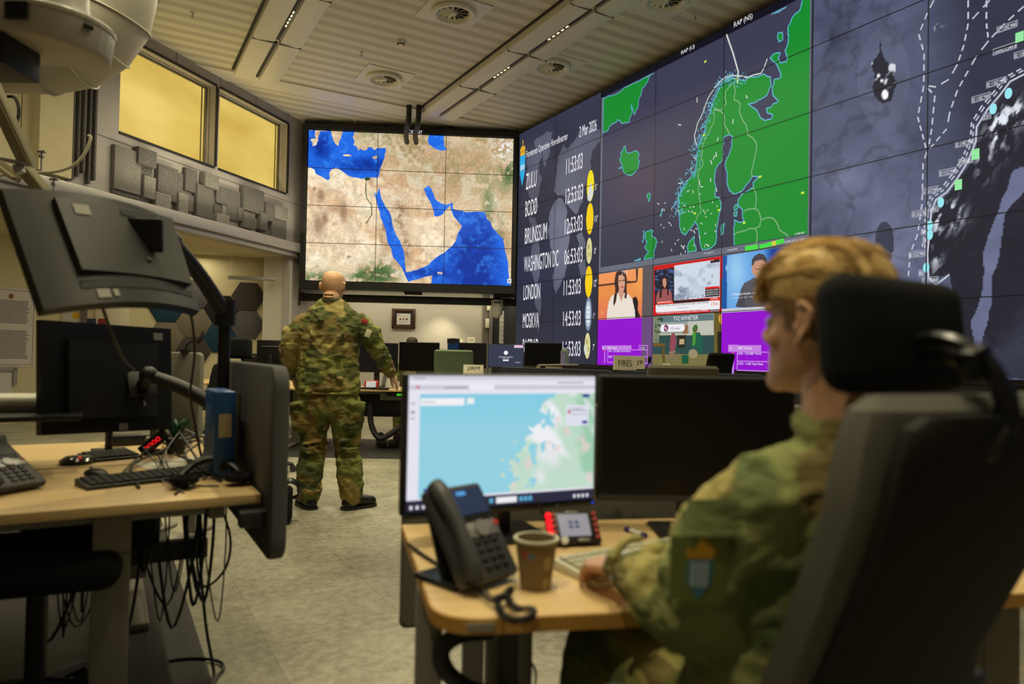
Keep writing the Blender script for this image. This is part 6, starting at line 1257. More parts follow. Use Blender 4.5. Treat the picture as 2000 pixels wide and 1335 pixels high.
# behind the left workstation
partition('grey partition top edge behind the lower left monitor', atY(300, 700, 4.55), atY(396, 700, 4.5), .6, 1.175, mat('light_partition', (128, 126, 114), .8), .05, .03)
office_chair('black office chair with headrest behind the black pole', (atY(432, 700, 5.6).x, 5.5, 0), math.radians(160), M_fab, M_fab, (.62, 1.08), .46, head=True)
office_chair('grey office chair rolled up beside the grey partition, two castors showing', (atZ(492, 930, 0).x, atZ(492, 930, 0).y + .2, 0), math.radians(-70), M_fgrey, M_fgrey, (.6, 1.0), .46)
t = thing('desk_microphone', 'small black gooseneck microphone over the rear grey partition', 'microphone', atY(362, 688, 4.5)); MB().cyl((0, 0, .0), (0, 0, .02), .03).build('base', M_black, t); MB().tube([(0, 0, .01), (.01, 0, .05), (.05, 0, .08), (.08, 0, .085)], .006, 8).build('neck', M_black, t); MB().tube([(.08, 0, .06), (.105, 0, .1), (.11, 0, .14)], [.012, .016, .008], 8).build('head', M_dark, t)
t = thing('tilted_screen', 'slim pale tilted screen on a stand between the black pole and the lower monitor', 'screen', RF(.02, 3.62, .73), ROT); MB()._merge(_box(.05, .03, .34, .006), Matrix.Translation((0, 0, .3)) @ Matrix.Rotation(math.radians(-32), 4, 'Y')).build('housing', M_blackp, t); MB()._merge(_box(.035, .004, .3, .001), Matrix.Translation((0, -.018, .3)) @ Matrix.Rotation(math.radians(-32), 4, 'Y')).build('face', mat('pale_plate', (130, 126, 104), .5), t); MB().cyl((0, .0, .0), (0, 0, .25), .015).box((0, 0, .006), (.14, .12, .012), .004).build('stand', M_blackp, t)
# bag
P = atZ(552, 1027, 0); bg = thing('bag', 'black briefcase bag with a grey-pink flap standing on the floor by the soldier', 'bag', (P.x - .10, P.y + .08, 0), math.radians(12)); MB().box((0, 0, .125), (.26, .16, .25), .03, seg=3).build('body', M_fab, bg); MB().box((-.03, -.01, .245), (.21, .15, .045), .02, Matrix.Rotation(math.radians(4), 3, 'Y'), seg=3).build('flap', mat('faded_flap', (120, 106, 100), .8), bg); MB().tube([(.06, -.04, .24), (.11, -.05, .30), (.17, -.03, .27), (.18, 0, .2), (.14, .02, .17)], .012, 8, squash=2).build('strap', mat('gloss_strap', (22, 22, 24), .3), bg)

# ================================================================== FOREGROUND, RIGHT WORKSTATION
RD = Vector((-.13, 1.24, 0)); RDZ = math.radians(10); H_ = .73
rd = thing('desk', 'birch-topped desk in the right foreground with a rounded front corner and grey legs', 'desk', RD, RDZ)
r = .09; out = [(r - r * math.cos(a), r - r * math.sin(a)) for a in np.linspace(0, math.pi / 2, 8)] + [(1.7, 0), (1.7, .70), (-.04 + .0, .70)]
MB().prism(out, H_ - .032, H_, None, .003).build('worktop', M_wood, rd); out2 = [(x - .002 if x < .5 else x, y - .002 if y < .5 else y) for x, y in out]; MB().prism(out2, H_ - .030, H_ - .003).build('edge_band', M_edge, rd)
MB().box((.085, -.0035, H_ - .016), (.05, .003, .014)).build('edge_label', mat('grey_label', (150, 146, 132), .7), rd, False)
l = MB().box((.012, .30, .35), (.056, .07, .69), .004).build('leg', M_leg, rd); MB().box((.012, .35, .02), (.05, .66, .035), .008).build('foot', M_leg, l)
l = MB().box((.20, .36, .36), (.105, .06, .62), .006).build('leg', mat('column_grey', (86, 84, 78), .45, .3), rd); MB().box((.16, .325, .36), (.022, .014, .62), .003).box((.23, .325, .36), (.03, .012, .62), .003).build('column_rib', M_leg, l); MB().box((.20, .36, .018), (.09, .66, .032), .008).build('foot', M_leg, l)
l = MB().box((1.5, .36, .36), (.105, .06, .62), .006).build('leg', M_leg, rd); MB().box((1.5, .36, .018), (.09, .66, .032), .008).build('foot', M_leg, l)
MB().box((.8, .34, .675), (1.5, .06, .04), .004).box((.6, .2, .67), (.9, .2, .02), .004).build('crossbar', M_blackp, rd)
partition('grey-brown fabric partition behind the two foreground monitors', Vector((-.31, 2.03, 0)), Vector((1.45, 2.34, 0)), .41, 1.055, mat('taupe_partition', (104, 100, 90), .9, bump=.2, bscale=400), .05, .02)
tag(MB().tube([atY(955, 1232, 1.55), atY(895, 1240, 1.5), atY(862, 1270, 1.48), atY(872, 1310, 1.48), atY(915, 1345, 1.5), atY(990, 1380, 1.55), atZ(1020, 1500, .03)], .019, 12).build('cable_hose', M_dark), 'thick dark cable hose curving below the right foreground desk', 'hose')
tag(MB().tube([on_desk(797, 1062, .74), on_desk(815, 1075, .737), on_desk(840, 1092, .736), on_desk(862, 1105, .735), on_desk(878, 1108, .735)], .004, 6).build('cable', M_black), 'thin black cable leading over the left edge of the desk to the desk phone', 'cable')
tag(MB().tube([atY(1035, 1240, 1.7), atY(1030, 1275, 1.68), atY(1046, 1310, 1.66), atY(1044, 1345, 1.7)], .003, 6).build('cable', mat('cable_teal', (120, 170, 150), .5)), 'thin pale green cable hanging below the right foreground desk', 'cable')
# map monitor
MA = Vector((.466, .207, 0)).normalized(); MP = Vector((-.243, 1.66, 0)); mw_ = .510
mm = thing('computer_monitor', 'lit monitor showing a browser map of blue sea and green coast', 'monitor', MP, math.atan2(MA.y, MA.x)); MPL = Plane(mm, MP, MA)
mz0_, mz1_ = .822, 1.146
MB().box((mw_ / 2, .028, (mz0_ + mz1_) / 2 - .006), (mw_ + .014, .042, mz1_ - mz0_ + .020), .006).build('housing', M_blackp, mm)
MB().box((mw_ / 2, .004, mz0_ - .011), (mw_ + .014, .006, .012), .002).build('lower_bezel', M_dark, mm); MB().box((mw_ / 2, .07, .86), (.08, .05, .25), .01).build('stand_neck', M_blackp, mm); MB().box((mw_ / 2, .06, .737), (.24, .19, .013), .005).build('stand_base', M_blackp, mm)
MB().cyl((mw_ * .79, .0, mz0_ - .011), (mw_ * .79, .001, mz0_ - .011), .004).build('logo', mat('logo_grey', (110, 120, 126), .4), mm); MB().cyl((mw_ - .0, .0, mz0_ - .011), (mw_ - .0, .001, mz0_ - .011), .003).build('power_light', glow('led_blue', (40, 80, 240)), mm)
def CD(x, y): return (780 + x / 3.571, 700 + y / 3.571)
COA = frac([CD(*p) for p in ((1120,215),(1080,262),(1005,300),(960,370),(1010,420),(890,470),(935,520),(870,560),(885,600),(850,640),(800,680),(850,720),(780,790),(840,830),(780,870),(770,930),(760,1100),(1600,1100),(1600,200))], .16, 4, 9)
def mapscr(PX, PY, LX, LZ):
    X = (PX - 780) * 3.571; Y = (PY - 700) * 3.571; b = np.empty(X.shape + (3,)); b[:] = (150, 214, 232); b = blend(b, (132, 208, 234), np.clip((500 - Y) / 300, 0, .8))
    n = fbm(LX * 14, LZ * 14, 5); n2 = fbm(LX * 40 + 3, LZ * 26, 4); w_ = fbm(LX * 9 + LZ * 7, LZ * 5, 4); ld = inside(PX, PY, COA) & ~((fbm(LX * 30, LZ * 30, 3) > .60) & (X < 1080)); L = np.empty_like(b); L[:] = (196, 226, 206); L = blend(L, (160, 208, 178), np.clip((X - 1100) / 150, 0, 1) * np.clip((n - .38) * 5, 0, 1)); L = blend(L, (246, 246, 250), np.clip((w_ - .54) * 9, 0, 1)); L = blend(L, (236, 214, 212), np.clip((n2 - .6) * 8, 0, .8)); L = blend(L, (236, 238, 244), np.clip(blob(X, Y, 1000, 670, 55, 70) + blob(X, Y, 1080, 690, 40, 60) + blob(X, Y, 980, 820, 40, 50), 0, 1) * .9)
    b = np.where(ld[..., None], L, b); u = LX / mw_; v = (LZ - mz0_) / (mz1_ - mz0_); isl = (inside(PX, PY, frac([CD(*p) for p in ((680, 690), (840, 560), (820, 860), (760, 900))], .2, 3, 4)) & (fbm(LX * 60, LZ * 60, 3) > .58)); b[isl] = (206, 224, 206)
    b[(v > .86) | (u < .055)] = (236, 234, 246); b[(v > .965)] = (214, 212, 224); b[(v > .895) & (v < .925)] = (206, 204, 216); b[(v > .895) & (v < .93) & (u > .30) & (u < .43)] = (244, 244, 250)
    b[(v < .085)] = (44, 44, 66); b[(v > .082) & (v < .10) & (u > 0)] = (236, 234, 246)
    b[(v > .775) & (v < .83) & (u > .06) & (u < .275)] = (248, 248, 252); b[(v > .785) & (v < .83) & (u > .29) & (u < .325)] = (244, 246, 250)
    b[(v > .60) & (v < .765) & (u > .83) & (u < .965)] = (228, 230, 244); return b * .97
MPL.raster('screen', 0, mw_, mz0_, mz1_, 300, 200, mapscr, attr_glow('tv_picture', 1.0), 1)
def sp(mb, u0, v0, u1, v1, y=-.003): mb.span((u0 * mw_, y - .0006, mz0_ + v0 * (mz1_ - mz0_)), (u1 * mw_, y, mz0_ + v1 * (mz1_ - mz0_)))
for a in ((.86, .72, .95, .727), (.86, .735, .93, .742), (.86, .69, .95, .695), (.02, .975, .08, .985), (.17, .905, .29, .915), (.78, .945, .93, .955), (.065, .80, .13, .806), (.01, .79, .03, .80), (.01, .72, .03, .74), (.01, .68, .03, .69)):
    m = MB(); sp(m, *a); m.build('interface_text', glow('ui_grey', (150, 150, 164)), mm, False)
for a in ((.925, .615, .955, .64), (.925, .83, .965, .855), (.08, .105, .115, .165)): m = MB(); sp(m, *a); m.build('blue_button', glow('ui_blue', (24, 52, 150)), mm, False)
m = MB(); sp(m, .45, .02, .56, .065); m.build('search_box', G_white, mm, False); m = MB()
for k_ in (.415, .575, .60, .625): sp(m, k_, .025, k_ + .018, .06)
m.build('taskbar_icon', glow('icon_teal', (90, 170, 210)), mm, False); m = MB()
for k_ in (.015, .045, .075, .10, .88, .905, .93, .955): sp(m, k_, .02, k_ + .012, .045)
m.build('tray_icon', G_white, mm, False); m = MB(); sp(m, .035, .905, .05, .925); sp(m, .84, .70, .855, .73); m.build('tab_mark', glow('ui_red', (190, 80, 90)), mm, False)
# black monitor
bm_ = thing('computer_monitor', 'switched-off black monitor right of the map monitor on the right foreground desk', 'monitor', (.235, 1.87, 0), math.radians(1)); w2 = .53
MB().span((0, .0, .815), (w2, .04, 1.150), .006).build('housing', mat('matte_black', (14, 14, 14), .7), bm_); MB().span((.008, -.002, .835), (w2 - .008, -.0003, 1.143)).build('screen', mat('off_screen', (6, 6, 7), .35, spec=.3), bm_, False); MB().span((.002, -.003, .8165), (w2 - .002, .001, .8335)).build('lower_bezel', M_dark, bm_, False)
MB().box((w2 / 2, .045, .87), (.08, .03, .27), .008).build('stand_neck', M_blackp, bm_); MB().box((w2 / 2, .02, .737), (.22, .15, .013), .005).build('stand_base', M_blackp, bm_)
# desk phone with coiled cord
ph = desk_phone('charcoal desk phone with a small lit screen, tilted beside the paper cup', Vector((-.033, 1.413, H_)), math.radians(46), .155, .215, 52)
co = []; n_ = 420; base = [Vector(p) for p in (on_desk(905, 1128, .75), on_desk(935, 1150, .745), on_desk(965, 1172, .745), on_desk(985, 1162, .75), on_desk(998, 1150, .748), on_desk(992, 1168, .745), on_desk(1010, 1188, .745), on_desk(1040, 1190, .744), on_desk(1035, 1205, .744), on_desk(1000, 1210, .744), on_desk(975, 1190, .744), on_desk(972, 1165, .745))]
cp, _c = catmull(base, [0] * len(base), 40)
for i, p in enumerate(cp[:-1]):
    d = (cp[i + 1] - p).normalized() if (cp[i + 1] - p).length > 1e-7 else Vector((1, 0, 0)); q = d.orthogonal().normalized(); w_ = d.cross(q); a = i * .95; co.append(p + (q * math.cos(a) + w_ * math.sin(a)) * .0055)
MB().tube(co, .0022, 5, smooth=False).build('coiled_cord', M_blackp); o = bpy.data.objects['coiled_cord']; tag(o, 'black coiled handset cord looping in front of the tilted desk phone', 'cord')
pcup = cup('paper_cup', 'brown paper cup with a cream rim between the desk phone and the keyboard', 'cup', on_desk(1046, 1146, H_), .031, .043, .098, mat('brown_paper_cup', (128, 108, 72), .7, var=.06, vscale=30))
def on_cup(name, ang, z, w_, h_, m):
    b = MB(); n = 5; G = []
    for j in range(3):
        zz_ = z + h_ * j / 2; rr2 = .031 + .012 * zz_ / .098 + .0006; G.append([b.bm.verts.new((rr2 * math.cos(ang + w_ * (i / n - .5)), rr2 * math.sin(ang + w_ * (i / n - .5)), zz_)) for i in range(n + 1)])
    for j in range(2):
        for i in range(n): b.bm.faces.new((G[j][i], G[j][i + 1], G[j + 1][i + 1], G[j + 1][i]))
    b.build(name, m, pcup, False)
on_cup('printed_mark', math.radians(-125), .068, .35, .012, mat('cup_red', (170, 70, 60), .7)); on_cup('printed_mark', math.radians(-108), .066, .3, .01, mat('cup_blue', (90, 130, 160), .7)); on_cup('printed_mark', math.radians(-55), .045, .45, .024, mat('cup_pale', (172, 156, 110), .7)); on_cup('printed_mark', math.radians(-55), .004, .42, .022, mat('cup_pale', (172, 156, 110), .7))
# intercom
ic = thing('intercom_panel', 'black intercom panel with red lit buttons and a grey screen on the right desk', 'intercom', on_desk(1125, 1068, H_), math.radians(12)); M = Matrix.Translation((0, .03, .038)) @ Matrix.Rotation(math.radians(50), 4, 'X')
MB()._merge(_box(.135, .085, .022, .006), M).build('body', M_blackp, ic); MB()._merge(_box(.115, .05, .03, .006), Matrix.Translation((0, .045, .015))).build('foot', M_blackp, ic); MB()._merge(_box(.078, .058, .004, .001), M @ Matrix.Translation((.002, .004, .012))).build('screen', glow('intercom_lcd', (150, 146, 150)), ic)
k = MB(); 
for i in range(2):
    for j_ in range(2): k._merge(_box(.011, .008, .001, 0), M @ Matrix.Translation((-.008 + i * .016, -.002 + j_ * .012, .0148)))
k.build('screen_mark', glow('lcd_slate', (80, 90, 110)), ic, False)
GR = glow('button_red_lit', (255, 16, 30), 1.6); GD = mat('button_red', (150, 50, 40), .5, emit=.1)
for i in range(5):
    MB()._merge(_disc(.0075, .009), M @ Matrix.Translation((-.062, .031 - i * .0155, .013))).build('lit_button', GR, ic); MB()._merge(_disc(.006, .008), M @ Matrix.Translation((-.050, .033 - i * .0155, .013))).build('button', GD, ic); MB()._merge(_disc(.006, .008), M @ Matrix.Translation((.057, .033 - i * .0155, .013))).build('button', GD, ic)
MB()._merge(_disc(.010, .010), M @ Matrix.Translation((-.03, -.036, .013))).build('knob', M_white_p, ic); MB()._merge(_box(.03, .008, .005, .002), M @ Matrix.Translation((.02, -.036, .012))).build('bar_button', M_leg, ic); MB()._merge(_box(.035, .007, .005, .002), M @ Matrix.Translation((.0, .038, .012))).build('bar_button', M_leg, ic)
MB().tube([(-.055, .05, .03), (-.07, .06, .07), (-.085, .06, .105)], [.003, .003, .005], 6).build('antenna', M_black, ic)
keyboard('cream keyboard under the seated soldier\'s hand', Vector((.325, 1.60, H_)), math.radians(33), .44, .16, mat('cream_plastic', (206, 200, 172), .5), mat('cream_keys', (190, 184, 156), .5), 6, 20)
P0c = on_desk(1222, 1032, .737); P1c = on_desk(1262, 1046, .737); pn = world_thing('marker_pen', 'purple and white marker pen lying behind the cream keyboard', 'pen'); MB().cyl(P0c, P0c.lerp(P1c, .25), .007).cyl(P0c.lerp(P1c, .8), P1c, .0065).build('cap', mat('purple_cap', (52, 40, 110), .4), pn); MB().cyl(P0c.lerp(P1c, .25), P0c.lerp(P1c, .8), .0065).build('barrel', M_white_p, pn)
tag(MB().tube([on_desk(1262, 1022, .734), on_desk(1285, 1021, .734), on_desk(1310, 1027, .734)], .003, 6).build('pen', M_black), 'thin black pen beyond the marker on the right desk', 'pen')
# ================================================================== PEOPLE
def camo_nodes(base, dark, brown, light):
    def fn(nt, b):
        tc = nt.nodes.new('ShaderNodeTexCoord')
        def nz(scale, off, det=1.5, dist=0.15):
            mp = nt.nodes.new('ShaderNodeMapping'); mp.inputs['Location'].default_value = (off, off * .7, off * 1.3); mp.inputs['Scale'].default_value = (1, 1, 1.25)
            nt.links.new(tc.outputs['Object'], mp.inputs['Vector']); n = nt.nodes.new('ShaderNodeTexNoise'); n.inputs['Scale'].default_value = scale; n.inputs['Detail'].default_value = det; n.inputs['Distortion'].default_value = dist
            nt.links.new(mp.outputs[0], n.inputs['Vector']); return n.outputs['Fac']
        cur = None; prev = (*lin(base), 1)
        for k, (sc, off, th, col) in enumerate(((4.0, 1.3, .53, dark), (3.8, 7.7, .56, brown), (4.6, 13.1, .585, light), (5.2, 22.4, .64, dark))):
            r = nt.nodes.new('ShaderNodeMapRange'); r.inputs['From Min'].default_value = th - .02; r.inputs['From Max'].default_value = th + .02; nt.links.new(nz(sc, off), r.inputs['Value'])
            m = nt.nodes.new('ShaderNodeMix'); m.data_type = 'RGBA'; nt.links.new(r.outputs['Result'], m.inputs['Factor']); m.inputs['B'].default_value = (*lin(col), 1)
            if cur is None: m.inputs['A'].default_value = prev
            else: nt.links.new(cur, m.inputs['A'])
            cur = m.outputs['Result']
        nt.links.new(cur, b.inputs['Base Color']); b.inputs['Roughness'].default_value = .9; b.inputs['Specular IOR Level'].default_value = .15
        n2 = nt.nodes.new('ShaderNodeTexNoise'); n2.inputs['Scale'].default_value = 9; n2.inputs['Detail'].default_value = 3; n2.inputs['Distortion'].default_value = .8
        mp = nt.nodes.new('ShaderNodeMapping'); mp.inputs['Scale'].default_value = (.7, .7, 1.9); nt.links.new(tc.outputs['Object'], mp.inputs['Vector']); nt.links.new(mp.outputs[0], n2.inputs['Vector'])
        bp = nt.nodes.new('ShaderNodeBump'); bp.inputs['Strength'].default_value = .7; bp.inputs['Distance'].default_value = .03; nt.links.new(n2.outputs['Fac'], bp.inputs['Height']); nt.links.new(bp.outputs['Normal'], b.inputs['Normal'])
    return fn
M_camo = node_mat('camouflage_cloth', camo_nodes((126, 128, 70), (84, 90, 54), (120, 104, 64), (158, 144, 90)))
M_camo2 = node_mat('faded_camouflage_cloth', camo_nodes((134, 140, 88), (98, 108, 68), (114, 102, 64), (166, 156, 98)))
M_camo3 = node_mat('darker_camouflage_cloth', camo_nodes((108, 112, 60), (70, 76, 46), (112, 94, 52), (150, 132, 78)))
def skin(name, rgb):
    m = mat(name, rgb, .5, var=.08, vscale=30, bump=.15, bscale=220); b = m.node_tree.nodes['Principled BSDF']
    b.inputs['Subsurface Weight'].default_value = .15; b.inputs['Subsurface Radius'].default_value = (.02, .008, .004); b.inputs['Subsurface Scale'].default_value = .5; return m
M_skin = skin('skin_bald_man', (204, 160, 122)); M_skin2 = skin('skin_young_man', (200, 152, 120))
M_boot = mat('black_leather', (18, 17, 16), .4, bump=.3, bscale=80)
_tex = bpy.data.textures.new('folds', 'CLOUDS'); _tex.noise_scale = .055; _tex.noise_depth = 2
def fuse(mb, name, m, parent, voxel=.01, smooth=5, disp=0.0, texscale=.055, up=(1, 1, 1)):
    me = mb.mesh(name + '_raw'); o = bpy.data.objects.new('raw', me); COL.objects.link(o)
    r = o.modifiers.new('r', 'REMESH'); r.mode = 'VOXEL'; r.voxel_size = voxel; r.adaptivity = 0
    s = o.modifiers.new('s', 'SMOOTH'); s.factor = .5; s.iterations = smooth
    if disp:
        tx = bpy.data.textures.new('folds', 'CLOUDS'); tx.noise_scale = texscale; tx.noise_depth = 2
        d = o.modifiers.new('d', 'DISPLACE'); d.texture = tx; d.strength = disp; d.mid_level = .5
        s = o.modifiers.new('s2', 'SMOOTH'); s.factor = .5; s.iterations = 2
    out = bpy.data.meshes.new_from_object(o.evaluated_get(bpy.context.evaluated_depsgraph_get())); bpy.data.objects.remove(o); bpy.data.meshes.remove(me); out.materials.clear(); out.name = name
    return put(name, out, m, parent, True, 180)
def ering(c, rx, ry, n=24, R=None, ex=1.0):
    P = []
    for i in range(n):
        a = 2 * math.pi * i / n; p = Vector((math.copysign(abs(math.cos(a)) ** ex, math.cos(a)) * rx, math.copysign(abs(math.sin(a)) ** ex, math.sin(a)) * ry, 0)); P.append(Vector(c) + (R @ p if R else p))
    return P
def limb(mb, pts, rr, n=16, k=1.0): mb.tube(pts, rr, n, squash=k); mb.ball(pts[0], rr[0] * .98); mb.ball(pts[-1], rr[-1] * .98)
HEAD = [(-.004, .03, .070, .012), (.004, .01, .086, .028), (.016, -.015, .094, .040), (.032, -.045, .093, .050), (.05, -.062, .091, .057), (.07, -.074, .091, .062), (.09, -.084, .089, .067), (.11, -.091, .086, .070), (.125, -.095, .087, .072), (.14, -.097, .093, .074), (.16, -.097, .094, .0755), (.18, -.093, .090, .074), (.20, -.082, .080, .068), (.215, -.066, .066, .056), (.227, -.044, .046, .038), (.234, -.02, .022, .016)]
def head_geo(mb, M, jaw=1.0):
    mb.loft([[M @ p for p in ering(((b + f) / 2, 0, z), (f - b) / 2, w, 28, None, .92)] for z, b, f, w in HEAD])
    mb.tube([M @ Vector(p) for p in ((.086, 0, .128), (.099, 0, .108), (.109, 0, .090), (.102, 0, .079))], [.007, .009, .0115, .008], 10)
    for s in (-1, 1):
        mb.ball(M @ Vector((.099, s * .010, .083)), .0085); mb.ball(M @ Vector((.054, s * .042, .088)), .0215); mb.tube([M @ Vector(p) for p in ((.094, s * .008, .139), (.088, s * .035, .143), (.07, s * .058, .136))], [.007, .008, .006], 8)
    mb.ball(M @ Vector((.082, 0, .012)), .020)
    mb.tube([M @ Vector(p) for p in ((.080, -.022, .050), (.094, 0, .055), (.080, .022, .050))], [.004, .0065, .004], 8); mb.tube([M @ Vector(p) for p in ((.080, -.018, .043), (.092, 0, .043), (.080, .018, .043))], [.004, .007, .004], 8)
    for s in (-1, 1):
        E_ = [(.004, .145), (-.012, .150), (-.026, .140), (-.028, .12), (-.018, .100), (-.006, .086), (.002, .084)]
        mb.tube([M @ Vector((x, s * (.078 + (.010 if 0 < i < 5 else .002)), z)) for i, (x, z) in enumerate(E_)], [.004, .0052, .0058, .0055, .005, .0065, .005], 8)
        mb.tube([M @ Vector((x, s * (.076 + (.006 if 0 < i < 3 else 0)), z)) for i, (x, z) in enumerate([(.002, .132), (-.012, .136), (-.018, .12), (-.008, .103)])], .0042, 8); mb.ball(M @ Vector((-.012, s * .073, .118)), (.018, .006, .028)); mb.ball(M @ Vector((.004, s * .076, .112)), .006)
def hand_geo(mb, wrist, d, up, s=1.0, curl=.5, thumb_side=1, spread=.1, L=1.0):
    """d: towards the fingers, up: back of the hand, thumb on side*thumb_side"""
    d = Vector(d).normalized(); up = Vector(up); up = (up - d * up.dot(d)).normalized(); sd = d.cross(up) * thumb_side; w = Vector(wrist)
    mb.loft([[w + d * t * L + sd * (a * math.cos(q) + c) + up * b * math.sin(q) for q in np.linspace(0, 2 * math.pi, 16, False)] for t, a, b, c in ((-.03, .026, .019, 0), (0, .027, .018, 0), (.03, .036, .016, .002), (.065, .041, .015, .001), (.09, .039, .012, 0), (.098, .03, .006, 0))])
    for k, (off, ln, r) in enumerate(((.030, .074, .0088), (.010, .083, .0092), (-.010, .077, .0088), (-.029, .060, .0078))):
        base = w + d * (.088 - abs(off) * .15) * L + sd * off; p = base; dr = (d + sd * (off * spread * 4)).normalized(); pts = [base - d * .02, base]; c = curl * (1 + .08 * k)
        for seg, f in enumerate((.45, .30, .25)):
            ax = dr.cross(up).normalized(); dr = (Matrix.Rotation(-c * (.8, .9, .7)[seg], 3, sd * thumb_side) @ dr) if False else (dr * math.cos(c * (.8, .9, .7)[seg]) - up * math.sin(c * (.8, .9, .7)[seg])).normalized(); u2 = (up - dr * up.dot(dr)); up_l = u2
            p = p + dr * ln * f * L; pts.append(p.copy())
        mb.tube(pts, [r * 1.05, r * 1.05, r, r * .95, r * .8], 8, smooth=False); mb.ball(pts[-1], r * .8); mb.ball(pts[1], r * 1.15)
    b0 = w + d * .02 + sd * .022; b1 = w + d * .05 + sd * .047 - up * .008; b2 = w + d * .078 + sd * .056 - up * .016; b3 = w + d * .1 + sd * .054 - up * .022
    mb.tube([b0, b1, b2, b3], [.014, .012, .0105, .008], 8); mb.ball(b3, .008)

# ---- the standing soldier
def Q(px, py, dy=0.0): return atY(px, py, 5.35 + dy)
g0 = Vector((-1.36, 5.35, 0))
sm = thing('person', 'bald man in green camouflage uniform standing with his back turned, one arm held out', 'person', (0, 0, 0))
HB = Q(648, 592); M = Matrix.Translation((HB.x, 5.37, HB.z)) @ Matrix.Rotation(math.radians(86), 4, 'Z') @ Matrix.Rotation(math.radians(4), 4, 'Y') @ Matrix.Diagonal((1.08, 1.12, 1.08, 1))
bd_ = MB(); head_geo(bd_, M); NB = Q(648, 612); limb(bd_, [M @ Vector((-.03, 0, .05)), M @ Vector((-.03, 0, .0)), Vector((NB.x, 5.37, NB.z - .02))], [.062, .062, .058])
for z in (-.012, .012): bd_.tube([M @ Vector((-.085, -.04, .045 + z)), M @ Vector((-.098, 0, .042 + z)), M @ Vector((-.085, .04, .045 + z))], [.004, .007, .004], 8)
SL, EL, WL = Q(593, 630), Q(563, 688, -.03), Q(573, 732, .06); SR, ER, WR = Q(703, 630), Q(738, 682, .02), Q(762, 727, .14)
PV = Q(641, 775)
bd_.loft([ering((x, 5.35, z), a, b) for x, z, a, b in ((PV.x, PV.z - .08, .13, .09), (PV.x, PV.z, .15, .1), ((PV.x + NB.x) / 2, (PV.z + NB.z) / 2, .15, .1), (NB.x, NB.z - .08, .16, .09), (NB.x, NB.z, .07, .06))])
for S, E_, W in ((SL, EL, WL), (SR, ER, WR)): limb(bd_, [S, E_, W], [.05, .04, .028], 12)
hand_geo(bd_, WL, (.10, .25, -1), (-1, -.3, 0), curl=.35, thumb_side=-1); hand_geo(bd_, WR, (.42, .5, -.75), (.8, -.3, .45), curl=.2, thumb_side=1)
HL, KL, AL = Q(616, 800), Q(612, 880, .03), Q(605, 968, 0); HR, KR, AR_ = Q(670, 800), Q(679, 880, .03), Q(686, 970, 0)
for a, b, c in ((HL, KL, AL), (HR, KR, AR_)): limb(bd_, [a, b, c, c - Vector((0, 0, .04))], [.075, .05, .036, .036], 12)
fuse(bd_, 'body', M_skin, sm, .0055, 4)
jk = MB()
def jring(px0, px1, py, dep, dy=0): a, b = Q(px0, py), Q(px1, py); return ering(((a.x + b.x) / 2, 5.35 + dy, (a.z + b.z) / 2), (b.x - a.x) / 2, dep, 28, None, .85)
jk.loft([jring(583, 699, 769, .135), jring(577, 703, 757, .155), jring(580, 701, 735, .15), jring(583, 699, 700, .148), jring(580, 703, 665, .145), jring(578, 710, 640, .14), jring(586, 706, 622, .125), jring(602, 694, 606, .10), jring(618, 680, 594, .075), jring(627, 669, 584, .066)])
for S, E_, W in ((SL, EL, WL), (SR, ER, WR)):
    d = (W - E_).normalized(); limb(jk, [S + Vector((0, 0, -.005)), S.lerp(E_, .5) + Vector((-.012 if S is SL else .012, -.02, 0)), E_, E_.lerp(W, .6), W - d * .0], [.078, .080, .070, .062, .047], 18)
    jk.box(S.lerp(E_, .55) + Vector((-.06 if S is SL else .055, -.02, .02)), (.05, .11, .13), .02)
R_ = random.Random(4)
for i in range(16):                            # folds across the back
    x = R_.uniform(592, 690); y = R_.choice((R_.uniform(600, 660), R_.uniform(690, 765))); l = R_.uniform(18, 45); a = Q(x, y, 0); b = Q(x + l * (1 if x < 640 else -1) * .6, y + (l * .9 if y < 665 else R_.uniform(-4, 5)), 0); t = .5
    a.y = b.y = 5.35 - .143; m_ = a.lerp(b, .5); m_.y -= .008; jk.tube([a, m_, b], [.004, .012, .004], 8)
fuse(jk, 'jacket', M_camo, sm, .0085, 5, .035, .05)
MB().tube(jring(584, 698, 766, .14), .011, 8, closed=True).build('jacket_hem', M_camo, sm)
cl = MB(); c_ = [Vector((NB.x, 5.345, 0)) + Vector((.067 * math.cos(a), .062 * math.sin(a), Q(648, 583).z - .008)) for a in np.linspace(0, 2 * math.pi, 20)]; cl.tube(c_, .012, 8, squash=1.8).build('collar', mat('dark_collar', (70, 72, 44), .9), sm)
for nm, px, py, c, w_, h_ in (('flag_patch', 712, 627, (170, 50, 54), .05, .03), ('sleeve_patch', 719, 651, (206, 196, 160), .042, .06)):
    p = Q(px, py, -.088); MB()._merge(_box(w_, .006, h_, .002), Matrix.Translation(p) @ Matrix.Rotation(math.radians(14), 4, 'Z') @ Matrix.Rotation(math.radians(22), 4, 'Y')).build(nm, mat(nm, c, .8), sm)
tr = MB(); tr.loft([jring(584, 699, 765, .13), jring(583, 701, 780, .135), jring(581, 703, 795, .135), jring(588, 698, 810, .12)])
for s, (a, b, c) in ((-1, (HL, KL, AL)), (1, (HR, KR, AR_))):
    limb(tr, [a, a.lerp(b, .45) + Vector((s * .01, 0, 0)), b, b.lerp(c, .45) + Vector((s * .012, -.03, 0)), c + Vector((0, 0, .02)), c], [.118, .113, .094, .100, .088, .072], 20)
    p = Q(590 if s < 0 else 693, 815, -.03); tr.box(p + Vector((s * .012, -.02, 0)), (.10, .15, .21), .025, Matrix.Rotation(s * .12, 3, 'Y')); tr.box(p + Vector((s * .02, -.03, .10)), (.105, .16, .05), .015, Matrix.Rotation(s * .12, 3, 'Y'))
